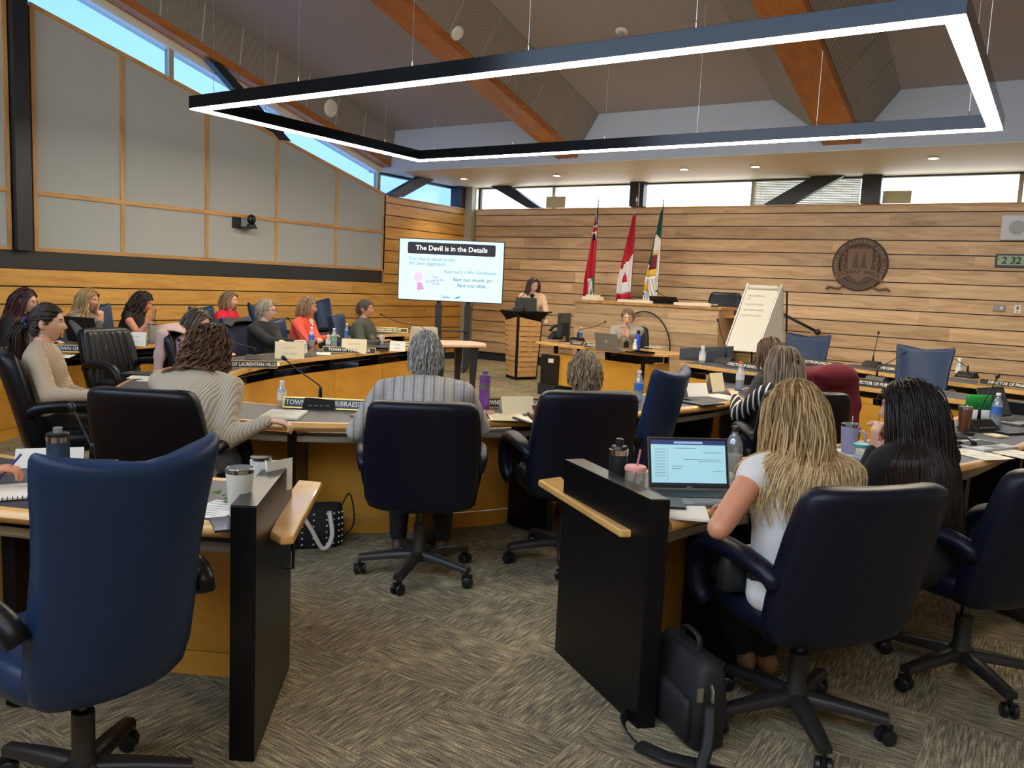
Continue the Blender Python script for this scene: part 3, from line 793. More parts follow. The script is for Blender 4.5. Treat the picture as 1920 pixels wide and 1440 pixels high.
chair(P_WING, -1.10, 9.0, 268, 'bright blue empty winged chair behind the right desk, nearest the clock', GW, 1.04)
chair(P_WING, -2.55, 10.35, 274, 'bright blue empty winged chair between the flip chart and the maroon jacket', GW, 1.03)
chair(P_WING, -9.1, 9.1, 20, 'tall blue chair by the oak wall left of the man in dark green', GW, 1.12)
chair(P_WING, -7.34, 7.70, 28, 'blue chair on which the man in dark green sits', GW, 1.0)
chair(P_WING, -9.25, 8.05, 20, 'blue chair behind the person with black glasses', GW, 1.05)
chair(P_WING, -9.23, 7.09, 22, 'blue chair holding the person in the red sweater', GW, 1.0)
chair(P_WING, -7.26, 6.07, 18, 'blue chair holding the person in the black cardigan', GW, 0.98)
chair(P_WING, -7.56, 6.86, 22, 'blue chair holding the person in the coral cardigan', GW, 0.94)
chair(P_BLK, -6.47, 4.88, 30, 'black chair with the pale pink cardigan hung over its back', GN, 1.0)
chair(P_BLK, -8.79, 4.17, 38, 'black chair at the left edge holding the person with dark red hair', GN, 1.0)
chair(P_WING, -8.84, 4.84, 32, 'blue chair holding the blonde person in the grey coat', GW, 0.92)
chair(P_WING, -9.02, 5.50, 22, 'blue winged chair between the blonde in grey and the brunette in black', GW, 1.03)
chair(P_BLK, -1.42, 5.58, 122, 'dark chair holding the person in stripes, its armrest in view', GN)
chair(P_BLK, -1.70, 6.50, 145, 'dark chair with the maroon jacket hung over its back', GN, 1.05)
chair(P_BLK, -5.02, 10.72, 298, 'black leather chair holding the person at the clerk table', GN, 1.06)
chair(P_NAVY, -4.68, 13.28, 268, 'navy chair standing behind the oak dais beside the flip chart', GN, 1.62)
chair(P_BLK, -3.32, 0.80, 72, 'black chair at the left edge under the writing person', GN)
chair(P_BLK, 0.42, 4.55, 140, 'black chair beyond the right edge under the black-sleeved person', GN)
for p_ in (P_NAVY, P_BLK, P_WING): drop(p_)

# ------------------------------------------------------------------ curved desks
def desk(name, label, user, inner, panels=True, npan=6, m=40, ztop=0.75, user_first=True, tray=True, supports=True):
    U = pspline(user, m); I = pspline(inner, m)
    c = (U.mean(0) + I.mean(0)) / 2
    t = thing(name, label, 'desk', (float(c[0]), float(c[1]), 0))
    def strip(a, b, z0, z1, nm, M, smooth=False, ii=None):
        mb = MB(); rings = []
        for i in (ii if ii is not None else range(m)):
            rings.append([(a[i][0], a[i][1], z0), (b[i][0], b[i][1], z0), (b[i][0], b[i][1], z1), (a[i][0], a[i][1], z1)])
        mb.loft(rings)
        cr = (a[1] - a[0])[0] * (b[0] - a[0])[1] - (a[1] - a[0])[1] * (b[0] - a[0])[0]
        if cr > 0: mb.f = [f[::-1] for f in mb.f]
        return build(mb, nm, M, t, world=True, smooth=False)
    def lerp(f): return U + (I - U) * f
    dep = np.linalg.norm(I - U, axis=1)[:, None]
    def fromU(d): return U + (I - U) / dep * d
    def fromI(d): return I + (U - I) / dep * d
    strip(fromU(0.035), fromI(0.04), ztop - 0.032, ztop, 'desk_top', M_TOP)
    strip(fromI(0.0), fromI(0.042), ztop - 0.036, ztop + 0.001, 'inner_edging', M_MAPLE)
    # bullnose on the user's side
    mb = MB(); rings = []
    A = fromU(0.036)
    prof = [(0.0, 0.001), (0.022, 0.001), (0.034, -0.006), (0.042, -0.022), (0.034, -0.04), (0.02, -0.047), (0.0, -0.047)]
    for i in range(m):
        d = (U[i] - I[i]) / dep[i]
        rings.append([(A[i][0] + d[0] * p, A[i][1] + d[1] * p, ztop + z) for p, z in prof])
    mb.loft(rings)
    cr = (A[1] - A[0])[0] * (U[0] - I[0])[1] - (A[1] - A[0])[1] * (U[0] - I[0])[0]
    if cr < 0: mb.f = [f[::-1] for f in mb.f]
    build(mb, 'bullnose_edge', M_MAPLE, t, world=True, smooth=True, auto=50)
    if tray:
        strip(fromU(0.10), fromU(0.36), ztop - 0.125, ztop - 0.118, 'cable_tray', M_TRAY); strip(fromU(0.10), fromU(0.106), ztop - 0.125, ztop - 0.09, 'tray_lip', M_TRAY)
    # modesty panels, split by joints
    cuts = [int(round(v)) for v in np.linspace(0, m - 1, npan + 1)]
    a, b = fromI(0.10), fromI(0.125)
    for k in range(npan):
        i0, i1 = cuts[k], cuts[k + 1]
        aa = a[i0:i1 + 1].copy(); bb = b[i0:i1 + 1].copy()
        if len(aa) < 2: continue
        for arr in (aa, bb):
            arr[0] += (arr[1] - arr[0]) * 0.02; arr[-1] += (arr[-2] - arr[-1]) * 0.02
        mb = MB(); rings = [[(aa[i][0], aa[i][1], 0.10), (bb[i][0], bb[i][1], 0.10), (bb[i][0], bb[i][1], 0.585), (aa[i][0], aa[i][1], 0.585)] for i in range(len(aa))]
        mb.loft(rings)
        if cr < 0: mb.f = [f[::-1] for f in mb.f]
        else: pass
        build(mb, 'modesty_panel', M_PANELW, t, world=True)
        mb = MB(); q = aa * 0.985 + bb * 0.015
        rings = [[(aa[i][0] * 1, aa[i][1], 0.0), (bb[i][0], bb[i][1], 0.0), (bb[i][0], bb[i][1], 0.095), (aa[i][0], aa[i][1], 0.095)] for i in range(len(aa))]
        mb.loft(rings)
        if cr < 0: mb.f = [f[::-1] for f in mb.f]
        build(mb, 'plinth', M_PANELW, t, world=True)
    if supports:
        for k in cuts:
            p = fromI(0.17)[k]; q = fromI(0.50)[k]; ang = math.atan2(q[1] - p[1], q[0] - p[0])
            mb = MB(); mb.box(((p[0] + q[0]) / 2, (p[1] + q[1]) / 2, 0.36), (0.36, 0.05, 0.70), ang); build(mb, 'support', M_BLACK, t, world=True)
    return t
D2u = [(-7.04, 8.0), (-6.95, 7.4), (-6.80, 6.75), (-6.68, 6.05), (-6.52, 5.3), (-6.12, 4.25), (-5.48, 3.40), (-4.80, 2.88), (-4.2, 2.78), (-3.60, 2.97), (-3.13, 3.355), (-2.79, 3.90), (-2.52, 4.35), (-2.28, 4.92), (-2.08, 5.6), (-1.97, 6.3), (-1.93, 7.35)]
D2i = [(-6.42, 7.93), (-6.32, 7.3), (-6.19, 6.6), (-6.08, 5.95), (-5.94, 5.30), (-5.60, 4.55), (-5.10, 3.92), (-4.62, 3.55), (-4.25, 3.40), (-3.92, 3.48), (-3.50, 3.76), (-3.22, 4.12), (-3.00, 4.48), (-2.80, 4.95), (-2.68, 5.6), (-2.60, 6.3), (-2.56, 7.42)]
DESK_IN = desk('horseshoe_desk', 'inner curved desk with charcoal top and maple edge, sweeping through the middle of the room', D2u, D2i, npan=12, m=97)
DESK_FL = desk('front_desk', 'curved desk in the left foreground, ending at a black end panel', [(-2.085, 1.70), (-2.69, 1.35), (-3.45, 1.08), (-4.4, 0.95), (-5.5, 1.15), (-6.5, 1.7)], [(-2.50, 2.13), (-2.98, 1.90), (-3.62, 1.70), (-4.4, 1.58), (-5.3, 1.74), (-6.05, 2.12)], npan=4, m=41)
DESK_FR = desk('front_desk', 'curved desk in the right foreground with laptops and drink cups', [(-1.06, 2.70), (-0.97, 3.05), (-0.72, 3.68), (-0.45, 4.35), (-0.235, 4.95), (-0.09, 5.70), (0.05, 6.5), (0.15, 7.2)], [(-1.60, 3.03), (-1.50, 3.36), (-1.26, 3.98), (-1.03, 4.62), (-0.84, 5.18), (-0.70, 5.85), (-0.56, 6.6), (-0.46, 7.32)], npan=5, m=41)
DESK_LO = desk('outer_desk', 'long desk along the left wall where four people sit', [(-7.15, 2.30), (-7.75, 2.95), (-8.20, 3.75), (-8.43, 4.6), (-8.60, 5.5), (-8.67, 7.0), (-8.70, 9.6)], [(-6.72, 2.72), (-7.24, 3.28), (-7.62, 3.95), (-7.82, 4.72), (-7.98, 5.56), (-8.05, 7.0), (-8.07, 9.6)], npan=7, m=57)
DESK_RA = desk('staff_desk', 'right-hand staff desk under the flip chart, nearer of the two rows', [(-3.42, 9.58), (-2.6, 9.22), (-1.7, 8.95), (-0.6, 8.55), (0.5, 8.05), (1.4, 7.55)], [(-3.56, 8.97), (-2.75, 8.62), (-1.88, 8.35), (-0.75, 7.97), (0.25, 7.5), (1.1, 7.0)], npan=6, m=41)
DESK_RB = desk('staff_desk', 'right-hand staff desk along the back wall, farther of the two rows', [(-2.05, 11.1), (-1.2, 10.55), (-0.1, 10.0), (1.0, 9.6), (2.0, 9.3)], [(-2.26, 10.52), (-1.45, 10.0), (-0.32, 9.43), (0.8, 9.02), (1.8, 8.7)], npan=5, m=33)
def end_panel(name, label, P, ledge=None, handle=None, top=0.835):
    """P: four ground corners, ccw."""
    c = (sum(p[0] for p in P) / 4, sum(p[1] for p in P) / 4, 0)
    t = thing(name, label, 'panel', c)
    mb = MB(); mb.prism(P, 0, top); build(mb, 'slab', M_BLACK, t, world=True, bevel=0.003)
    mb = MB(); cc = Vector(c)
    mb.prism([(c[0] + (p[0] - c[0]) * 0.985, c[1] + (p[1] - c[1]) * 0.985) for p in P], top, top + 0.002); build(mb, 'top_edge', mat('mottled_black_edge', (44, 42, 40), 0.28, var=0.2, vscale=25), t, world=True)  # top face lighter and glossier than the slab, with a mottled tone
    if ledge:
        mb = MB(); mb.prism(ledge, 0.665, 0.695); build(mb, 'ledge', M_MAPLE, t, world=True, bevel=0.008, seg=3)
    if handle:
        a, b = handle; mb = MB()
        mb.tube([(a[0], a[1], 0.46), (b[0], b[1], 0.46), (b[0], b[1], 0.60), (a[0], a[1], 0.60)], 0.006, 8); build(mb, 'pull_handle', M_BLKPL, t, world=True)
    return t
end_panel('end_panel', 'black end panel with a maple ledge, left side of the aisle', [(-2.067, 1.625), (-1.998, 1.668), (-2.412, 2.185), (-2.484, 2.140)], [(-2.13, 1.835), (-2.055, 1.815), (-2.03, 1.85), (-2.50, 2.43), (-2.60, 2.39), (-2.46, 2.21)], ((-2.32, 2.07), (-2.295, 2.09)))
end_panel('end_panel', 'black end panel with a maple ledge, right side of the aisle', [(-1.105, 2.616), (-1.055, 2.664), (-1.610, 3.055), (-1.660, 2.985)], [(-1.20, 2.684), (-1.235, 2.655), (-1.86, 3.11), (-1.815, 3.24), (-1.69, 3.11), (-1.655, 2.99)])
end_panel('end_panel', 'black end panel closing the inner desk beside the orange-capped bottle', [(-2.60, 7.44), (-1.90, 7.36), (-1.89, 7.42), (-2.59, 7.50)])
end_panel('end_panel', 'black end panel at the right edge behind the water bottle and open laptop', [(-0.50, 7.40), (0.22, 7.20), (0.235, 7.26), (-0.485, 7.46)])

# ------------------------------------------------------------------ dais
t = thing('dais_bench', 'high oak-clad dais bench in front of the three flags', 'bench', (-5.48, 12.75, 0))
mb = MB(); mb.span((-6.74, 12.24, 0), (-4.32, 12.9, 1.31)); build(mb, 'carcass', M_GROOVE, t, world=True)
dl = [1.30] + [1.13 - 0.21 * k for k in range(7)]
for k in range(6):
    z1, z0 = dl[k], max(dl[k + 1], 0.0)
    for a, b in ((-6.76, -5.6), (-5.6, -4.30)) if k % 2 else ((-6.76, -5.1), (-5.1, -4.30)):
        mb = MB(); mb.span((a + .001, 12.215, z0 + 0.006), (b - .001, 12.24, z1)); build(mb, 'plank', M_PLANK, t, world=True, center=True)
mb = MB(); mb.span((-6.78, 12.18, 1.305), (-4.24, 12.95, 1.345)); build(mb, 'worktop', M_BATTEN, t, world=True)
mb = MB(); mb.span((-4.305, 12.22, 0), (-4.28, 12.9, 1.305)); build(mb, 'end_board', M_PLANK, t, world=True)
mb = MB(); mb.span((-4.28, 12.5, 1.19), (-3.75, 12.9, 1.225)); build(mb, 'side_shelf', M_MAPLE, t, world=True)
mb = MB(); mb.span((-4.26, 12.85, 0.75), (-3.75, 12.9, 1.19)); build(mb, 'side_board', M_PLANK, t, world=True)
mb = MB(); mb.span((-4.25, 12.80, 0.98), (-3.78, 12.85, 1.16)); build(mb, 'blue_inset', mat('navy_paint', (28, 44, 76), 0.5), t, world=True)

# ------------------------------------------------------------------ clerk table
ct_a = Vector((-6.27, 10.21, 0)); ct_b = Vector((-4.18, 9.72, 0)); ax = (ct_b - ct_a).normalized(); ay = Vector((-ax.y, ax.x, 0))
t = thing('clerk_table', 'maple-edged table with panelled front, below the dais', 'table', tuple((ct_a + ct_b) / 2 + ay * 0.35), math.atan2(ax.y, ax.x))
L_ = (ct_b - ct_a).length
mb = MB(); mb.prism([(-L_ / 2, -0.35), (L_ / 2 - 0.25, -0.35), (L_ / 2, -0.1), (L_ / 2, 0.45), (-L_ / 2, 0.35)], 0.715, 0.75); build(mb, 'table_top', M_MAPLE, t, bevel=0.006)
for x0, x1 in ((-L_ / 2 + 0.22, 0.02), (0.03, L_ / 2 - 0.3)):
    mb = MB(); mb.span((x0, -0.27, 0.16), (x1, -0.245, 0.60)); build(mb, 'front_panel', M_PANELW, t)
mb = MB(); mb.span((L_ / 2 - 0.27, -0.2, 0.16), (L_ / 2 - 0.245, 0.3, 0.60)); build(mb, 'side_panel', M_PANELW, t)
for x, y in ((-L_ / 2 + 0.28, -0.2), (-0.35, -0.2), (L_ / 2 - 0.3, -0.22), (-L_ / 2 + 0.28, 0.3), (L_ / 2 - 0.3, 0.3)):
    mb = MB(); mb.box((x, y, 0.358), (0.045, 0.045, 0.715)); build(mb, 'leg', M_BLACK, t)
mb = MB(); mb.span((L_ / 2 - 0.75, -0.2, 0.61), (L_ / 2 - 0.28, 0.2, 0.712)); build(mb, 'apron', M_BLACK, t)
CLERK = t
# ------------------------------------------------------------------ lectern
lc = Vector((-7.33, 11.62, 0))
t = thing('lectern', 'triangular oak lectern with black edges and flared black top', 'lectern', lc, math.radians(15))
# local: -y towards the camera axis, front edge vertical at y=-0.27
def lect_pt(u, side, z, sc=1.0): pass
wb, wt = 0.27, 0.34
for sx in (-1, 1):
    n_ = 11; zt, zb = 1.05, 0.06
    for k in range(n_):
        z0 = zb + (zt - zb) * k / n_; z1 = zb + (zt - zb) * (k + 1) / n_ - 0.012
        def P(z, f):
            w = wb + (wt - wb) * (z / 1.05)
            return Vector((sx * (0.02 + (w - 0.02) * f), -0.27 + 0.30 * f, z))
        q = [P(z0, 0), P(z0, 1), P(z1, 1), P(z1, 0)]
        if k == n_ - 1: q[3].z += 0.08
        nn = (q[1] - q[0]).cross(q[3] - q[0]).normalized() * (0.02 * sx)
        mb = MB(); mb.hull8([tuple(p) for p in q], [tuple(p + nn) for p in q])
        if sx < 0: mb.f = [f[::-1] for f in mb.f]
        build(mb, 'slat', wood('lectern_oak', (214, 168, 108), (182, 134, 80), 0.4, (6, 6, 20), 0.08), t, center=True)
    mb = MB(); q = [P(0.06, 1), P(1.05, 1)]
    mb.hull8([(q[0].x - 0.015, q[0].y - 0.0, 0), (q[0].x + 0.015, q[0].y, 0), (q[0].x + 0.015, q[0].y + 0.05, 0), (q[0].x - 0.015, q[0].y + 0.05, 0)],
             [(q[1].x - 0.015, q[1].y, 1.06), (q[1].x + 0.015, q[1].y, 1.06), (q[1].x + 0.015, q[1].y + 0.05, 1.06), (q[1].x - 0.015, q[1].y + 0.05, 1.06)])
    build(mb, 'edge_post', M_BLACK, t)
mb = MB(); mb.prism([(-wb * 0.93, 0.02), (0, -0.25), (wb * 0.93, 0.02)], 0.0, 0.05); build(mb, 'base_plate', M_BLACK, t)
mb = MB(); mb.span((-0.022, -0.29, 0.0), (0.022, -0.255, 1.16)); build(mb, 'front_post', M_BLACK, t)
mb = MB(); mb.hull8([(-0.30, 0.04, 1.02), (0, -0.26, 1.15), (0, -0.24, 1.15), (0.30, 0.04, 1.02)][:4], [(-0.46, 0.02, 1.20), (-0.06, -0.30, 1.22), (0.06, -0.30, 1.22), (0.46, 0.02, 1.20)])
build(mb, 'flared_skirt', M_BLACK, t)
mb = MB(); mb.prism([(-0.46, 0.02), (-0.06, -0.31), (0.06, -0.31), (0.46, 0.02), (0.46, 0.30), (-0.46, 0.30)], 1.20, 1.225); build(mb, 'reading_top', M_BLACK, t, bevel=0.004)
mb = MB(); mb.box((-0.02, -0.22, 1.255), (0.2, 0.1, 0.06)); build(mb, 'console', M_STEEL, t, bevel=0.006)
LECT = t; t.scale = (0.9, 0.9, 0.92); t.location = lc - _r0 * 0.05
# ------------------------------------------------------------------ screen on trolley
tvd = 14.4
cen = ond(845.5, 508, tvd)
t = thing('presentation_screen', 'large flat screen on a black wheeled stand showing a slide about details', 'screen', (cen.x, cen.y, 0), math.radians(33.0 - 1.5))
W_, H_ = 1.80, 1.035; zc = cen.z
mb = MB(); mb.box((0, 0.03, zc), (W_ + 0.03, 0.06, H_ + 0.03)); build(mb, 'housing', M_BLKPL, t, bevel=0.006)
M_SLIDE = emit('slide_background', (190, 228, 242), 0.50)
mb = MB(); mb.box((0, -0.002, zc), (W_, 0.004, H_)); scr = build(mb, 'display', M_SLIDE, t)
def scr_part(mb, nm, M): return build(mb, nm, M, scr)
mb = MB(); pts = []
for cx, cz, a0 in ((0.73, 0.44, 0), (-0.73, 0.44, 90), (-0.73, 0.30, 180), (0.73, 0.30, 270)):
    for k in range(5):
        a = math.radians(a0 + 22.5 * k); pts.append((cx + 0.03 * math.cos(a) - 0.0, 0, cz + 0.03 * math.sin(a)))
mb.add([(p[0], -0.006, zc + p[2]) for p in pts], [tuple(range(len(pts)))[::-1]]); scr_part(mb, 'title_bar', emit('slide_navy', (20, 24, 50), 0.10))
M_TW = emit('slide_white', (250, 252, 255), 0.55); M_TG = emit('slide_grey_text', (96, 116, 134), 0.16); M_TD = emit('slide_dark_text', (50, 62, 84), 0.12)
def scr_text(txt, x, z, size, M, bold=0.0, shear=0.0, align='CENTER', rot=0.0):
    full = text_mb(txt, size, align, bold, shear)
    c_, s_ = math.cos(rot), math.sin(rot)
    for mb in words(full, size * 0.16):
        mb.v = [(x + p[0] * c_ - p[2] * s_, -0.009, zc + z + p[0] * s_ + p[2] * c_) for p in mb.v]
        scr_part(mb, 'lettering', M)
scr_text('The Devil is in the Details', 0.0, 0.372, 0.118, M_TW, 0.012)
scr_text('Too much detail is not', -0.74, 0.185, 0.088, M_TG, 0, 0, 'LEFT')
scr_text('the best approach....', -0.74, 0.105, 0.088, M_TG, 0, 0, 'LEFT')
scr_text('Approach it like Goldilocks....', 0.37, -0.015, 0.083, M_TG)
scr_text('Not too much, or', 0.37, -0.145, 0.092, M_TD, 0.004, 0.25)
scr_text('Not too little.', 0.37, -0.245, 0.092, M_TD, 0.004, 0.25)
scr_text('The', -0.27, -0.12, 0.07, emit('slide_pink_text', (170, 96, 168), 0.2), 0.006, 0, 'CENTER', 0.12)
scr_text('Goldilocks', -0.28, -0.18, 0.075, MATS['slide_pink_text'], 0.006, 0, 'CENTER', 0.16)
scr_text('Rule', -0.25, -0.235, 0.07, MATS['slide_pink_text'], 0.006, 0, 'CENTER', 0.16)
scr_text('Clerks', -0.08, -0.455, 0.062, M_TD, 0.012)
mb = MB(); mb.add([(0.07, -0.009, zc - 0.475), (0.12, -0.009, zc - 0.44), (0.17, -0.009, zc - 0.43), (0.19, -0.009, zc - 0.44), (0.12, -0.009, zc - 0.478)], [(0, 1, 2, 3, 4)]); mb.f = [f[::-1] for f in mb.f]; scr_part(mb, 'logo_mark', emit('slide_teal', (54, 170, 170), 0.25))
# generic clip-art figure: plain blob head and dress
mb = MB(); mb.add([(-0.56 + 0.085 * math.cos(a), -0.008, zc - 0.13 + 0.085 * math.sin(a)) for a in np.linspace(0, 2 * PI, 20, False)], [tuple(range(20))]); scr_part(mb, 'clip_art_circle', emit('slide_pale_pink', (226, 190, 226), 0.4))
mb = MB(); mb.add([(-0.58, -0.008, zc - 0.22), (-0.50, -0.008, zc - 0.22), (-0.45, -0.008, zc - 0.34), (-0.58, -0.008, zc - 0.36)], [(0, 3, 2, 1)]); scr_part(mb, 'clip_art_block', emit('slide_mauve', (206, 150, 214), 0.35))
# trolley
for x in (-0.20, 0.31):
    mb = MB(); mb.box((x, 0.09, 0.05 + 0.55), (0.11, 0.07, 1.1)); build(mb, 'post', M_STEEL, t, bevel=0.004)
    mb = MB(); mb.box((x, 0.09, 1.3), (0.075, 0.05, 0.9)); build(mb, 'inner_post', M_STEEL, t, bevel=0.003)
    mb = MB(); mb.box((x, 0.06, 0.075), (0.07, 0.8, 0.05)); build(mb, 'foot', M_STEEL, t, bevel=0.006)
    for y in (-0.3, 0.42):
        mb = MB(); mb.T = Matrix.Translation((x, y, 0.03)) @ Matrix.Rotation(PI / 2, 4, 'Y'); mb.lathe([(0.03, -0.015), (0.03, 0.015)], 14); build(mb, 'caster', M_BLKPL, t)
mb = MB(); mb.box((0.055, 0.06, 0.69), (0.48, 0.24, 0.02)); build(mb, 'shelf', M_STEEL, t, bevel=0.003)
# ------------------------------------------------------------------ table in front of the screen
a = onz(900, 643, 0.75); b = onz(785, 641, 0.75)
dirv = Vector((a.x - b.x, a.y - b.y, 0)).normalized()
t = thing('side_table', 'plain table with pinkish wood top and dark tapered legs in front of the screen', 'table', ((a.x + b.x) / 2, (a.y + b.y) / 2 + 0.1, 0), math.atan2(dirv.y, dirv.x))
L_ = (a - b).length
mb = MB(); mb.prism([(-L_ / 2, -0.42), (L_ / 2 - 0.12, -0.42), (L_ / 2, -0.05), (L_ / 2 - 0.1, 0.3), (-L_ / 2, 0.3)], 0.715, 0.75); build(mb, 'table_top', wood('pink_beech', (226, 184, 150), (206, 160, 124), 0.4, (2, 6, 6), 0.02), t, bevel=0.008)
for x, y in ((L_ / 2 - 0.25, -0.3), (L_ / 2 - 0.3, 0.2), (-L_ / 2 + 0.15, -0.3), (-L_ / 2 + 0.15, 0.2)):
    mb = MB(); mb.hull8([(x - 0.02, y - 0.02, 0), (x + 0.02, y - 0.02, 0), (x + 0.02, y + 0.02, 0), (x - 0.02, y + 0.02, 0)], [(x - 0.05, y - 0.05, 0.715), (x + 0.05, y - 0.05, 0.715), (x + 0.05, y + 0.05, 0.715), (x - 0.05, y + 0.05, 0.715)]); build(mb, 'leg', M_STEEL, t)
# beige chair beside it
p = ond(790, 620, 10.6)
t = thing('beige_chair', 'small chair with a beige upholstered back beside the screen table', 'chair', (p.x, p.y, 0), math.radians(-150))
M_BEIGE = mat('beige_fabric', (172, 164, 140), 0.8, bump=0.1)
mb = MB(); rings = [sect(0.19 * w, 0.03 * k, -0.2 - 0.06 * v, 0.58 + 0.37 * v, 28, 0.35, 0.02) for v, w, k in ((0, .8, .4), (.03, .95, .9), (.5, 1, 1), (.93, .93, 1), (.985, .88, .7), (1, .8, .3))]
mb.loft(rings); build(mb, 'backrest', M_BEIGE, t, smooth=True)
mb = MB(); rings = [sect(0.22 * k, 0.21 * k, 0.02, 0.44 + z, 28, 0.4) for z, k in ((0, .9), (.01, 1), (.045, 1), (.06, .9))]; mb.loft(rings); build(mb, 'seat', M_BEIGE, t, smooth=True)
for x, y in ((-0.19, -0.17), (0.19, -0.17), (-0.19, 0.19), (0.19, 0.19)):
    mb = MB(); mb.tube([(x, y, 0.44), (x * 1.12, y * 1.12, 0.0)], 0.012, 8); build(mb, 'leg', M_BLKPL, t)
for x in (-0.15, 0.15):
    mb = MB(); mb.tube([(x, -0.17, 0.46), (x, -0.21, 0.6)], 0.012, 8); build(mb, 'back_strut', M_BLKPL, t)

# ------------------------------------------------------------------ flip chart
fc = Vector((-3.36, 11.28, 0))
t = thing('flip_chart', 'flip chart easel with a written white pad, in front of the back wall', 'easel', fc, math.radians(8))
Wd = 0.41; zt, zb = 1.68, 0.80; lean = 0.22
def fp(x, z, o=0.0): return (x - (zt - z) * 0.20 / 0.88, -lean * (zt - z) / 0.88 + o, z)
mb = MB(); mb.hull8([fp(-Wd / 2, zb), fp(Wd / 2, zb), fp(Wd / 2, zb, 0.02), fp(-Wd / 2, zb, 0.02)], [fp(-Wd / 2, zt), fp(Wd / 2, zt), fp(Wd / 2, zt, 0.02), fp(-Wd / 2, zt, 0.02)]); pad = build(mb, 'pad', M_PAPER, t)
mb = MB(); mb.tube([fp(-Wd / 2 + 0.01, zt - 0.02, -0.012), fp(Wd / 2 - 0.02, zt - 0.02, -0.012)], 0.028, 12); build(mb, 'rolled_sheet', M_PAPER, t, smooth=True)
for x in (-Wd / 2 - 0.015, Wd / 2 + 0.015):
    mb = MB(); mb.tube([fp(x, zt + 0.03, 0.01), fp(x, zb - 0.02, 0.01)], 0.012, 8); build(mb, 'side_rail', M_CHROME, t)
    mb = MB(); mb.tube([fp(x, 1.1, 0.02), fp(x, 0.0, 0.02)], 0.013, 8); build(mb, 'leg', M_BLKPL, t)
mb = MB(); mb.hull8([fp(Wd / 2 + 0.02, zb), (0.30, 0.18, 0.8), (0.305, 0.19, 0.8), fp(Wd / 2 + 0.03, zb, 0.01)], [fp(Wd / 2 + 0.02, zt), (0.235, 0.10, 1.66), (0.24, 0.11, 1.66), fp(Wd / 2 + 0.03, zt, 0.01)]); build(mb, 'hanging_sheet', mat('grey_paper', (196, 190, 180), .8), t)
for x in (-0.16, 0.3):
    mb = MB(); mb.tube([(x, 0.03, 1.62), (x + 0.06, 0.42, 0.0)], 0.012, 8); build(mb, 'rear_leg', M_BLKPL, t)
for k, (z, txt) in enumerate(((1.545, '1 Open, Closed Information'), (1.50, '   open'), (1.43, '2. Annual, Email the Resolutions'), (1.355, '3  Agenda to Review of the Clerk'), (1.28, '4. Length of Items, Track of Public'))):
    m2 = text_mb(txt, 0.036, 'LEFT', 0.0, 0.15)
    xs = -0.17
    m2.v = [fp(xs + p_[0] * 0.55, z + p_[2], -0.003) for p_ in m2.v]
    build(m2, 'handwriting', mat('faint_marker', (120, 112, 104), 0.8), pad)
# ------------------------------------------------------------------ flags
def cloth_flag(name, label, x, y, spec, tipz, botz, spread):
    t = thing(name, label, 'flag', (x, y, 0))
    mb = MB(); mb.tube([(0, 0, 0.0), (0.0, 0, tipz)], 0.012, 8); build(mb, 'pole', mat('varnished_pole', (120, 84, 46), 0.3), t, smooth=True)
    mb = MB(); mb.lathe([(0.004, 0), (0.014, 0.03), (0.004, 0.09), (0.001, 0.14)], 10, (0, 0, tipz)); build(mb, 'finial', M_CHROME, t, smooth=True)
    mb = MB(); mb.lathe([(0.16, 0), (0.16, 0.02), (0.05, 0.05), (0.03, 0.12)], 20); build(mb, 'stand', M_GOLD, t)
    # draped cloth: folds hanging from the pole; width grows downwards to the left
    nu, nv = 34, 40; zt_ = tipz - 0.09
    def pt(u, v):
        z = zt_ - (zt_ - botz) * v - 0.10 * u * (1 - v) * 0
        wdt = 0.03 + (spread - 0.03) * min(1, v * 1.25 + 0.02) ** 0.85
        xx = -wdt * u + 0.012; ph = u * 11 + v * 2.0
        yy = -0.02 - 0.045 * (0.35 + v * 0.9) * math.sin(ph) * (0.25 + u)
        return (xx, yy, z - 0.22 * u * max(0, 0.35 - v) + 0.05 * math.sin(u * 5 + 1) * v * v * 0.6)
    cols = {}
    for i in range(nu):
        for j in range(nv):
            u, v = (i + 0.5) / nu, (j + 0.5) / nv
            cols.setdefault(spec(u, v), []).append((i, j))
    for c, cells_ in cols.items():
        mb = MB(); idx = {}
        vs = []; fs = []
        for (i, j) in cells_:
            q = []
            for (a_, b_) in ((i, j), (i, j + 1), (i + 1, j + 1), (i + 1, j)):
                if (a_, b_) not in idx: idx[(a_, b_)] = len(vs); vs.append(pt(a_ / nu, b_ / nv))
                q.append(idx[(a_, b_)])
            fs.append(tuple(q))
        mb.add(vs, fs)
        for piece in components(mb):
            o = build(piece, 'cloth', mat('flag_' + c, FC[c], 0.75), t, smooth=True)
            sd = o.modifiers.new('thick', 'SOLIDIFY'); sd.thickness = 0.003; sd.offset = 0
    return t
FC = {'red': (190, 26, 56), 'white': (226, 226, 232), 'navy': (26, 30, 84), 'green': (14, 110, 70), 'teal': (16, 84, 82), 'gold': (216, 180, 60), 'maroon': (112, 26, 44), 'black': (30, 30, 34), 'wine': (120, 60, 60)}
def ontario(u, v):
    if v < 0.36 and u < 0.75:
        d = abs(u - v * 1.6 + 0.0); e_ = abs(v - 0.22)
        if e_ < 0.02: return 'red'
        if e_ < 0.05: return 'white'
        if abs(u + v * 2.2 - 0.7) < 0.09: return 'white'
        return 'navy' if u < 0.6 else 'red'
    if v > 0.78 and u < 0.62:
        if abs((u - 0.3) * 0.5 + (v - 0.86)) < 0.05: return 'white'
        return 'green' if u < 0.34 else 'white' if u < 0.48 else 'red'
    return 'red'
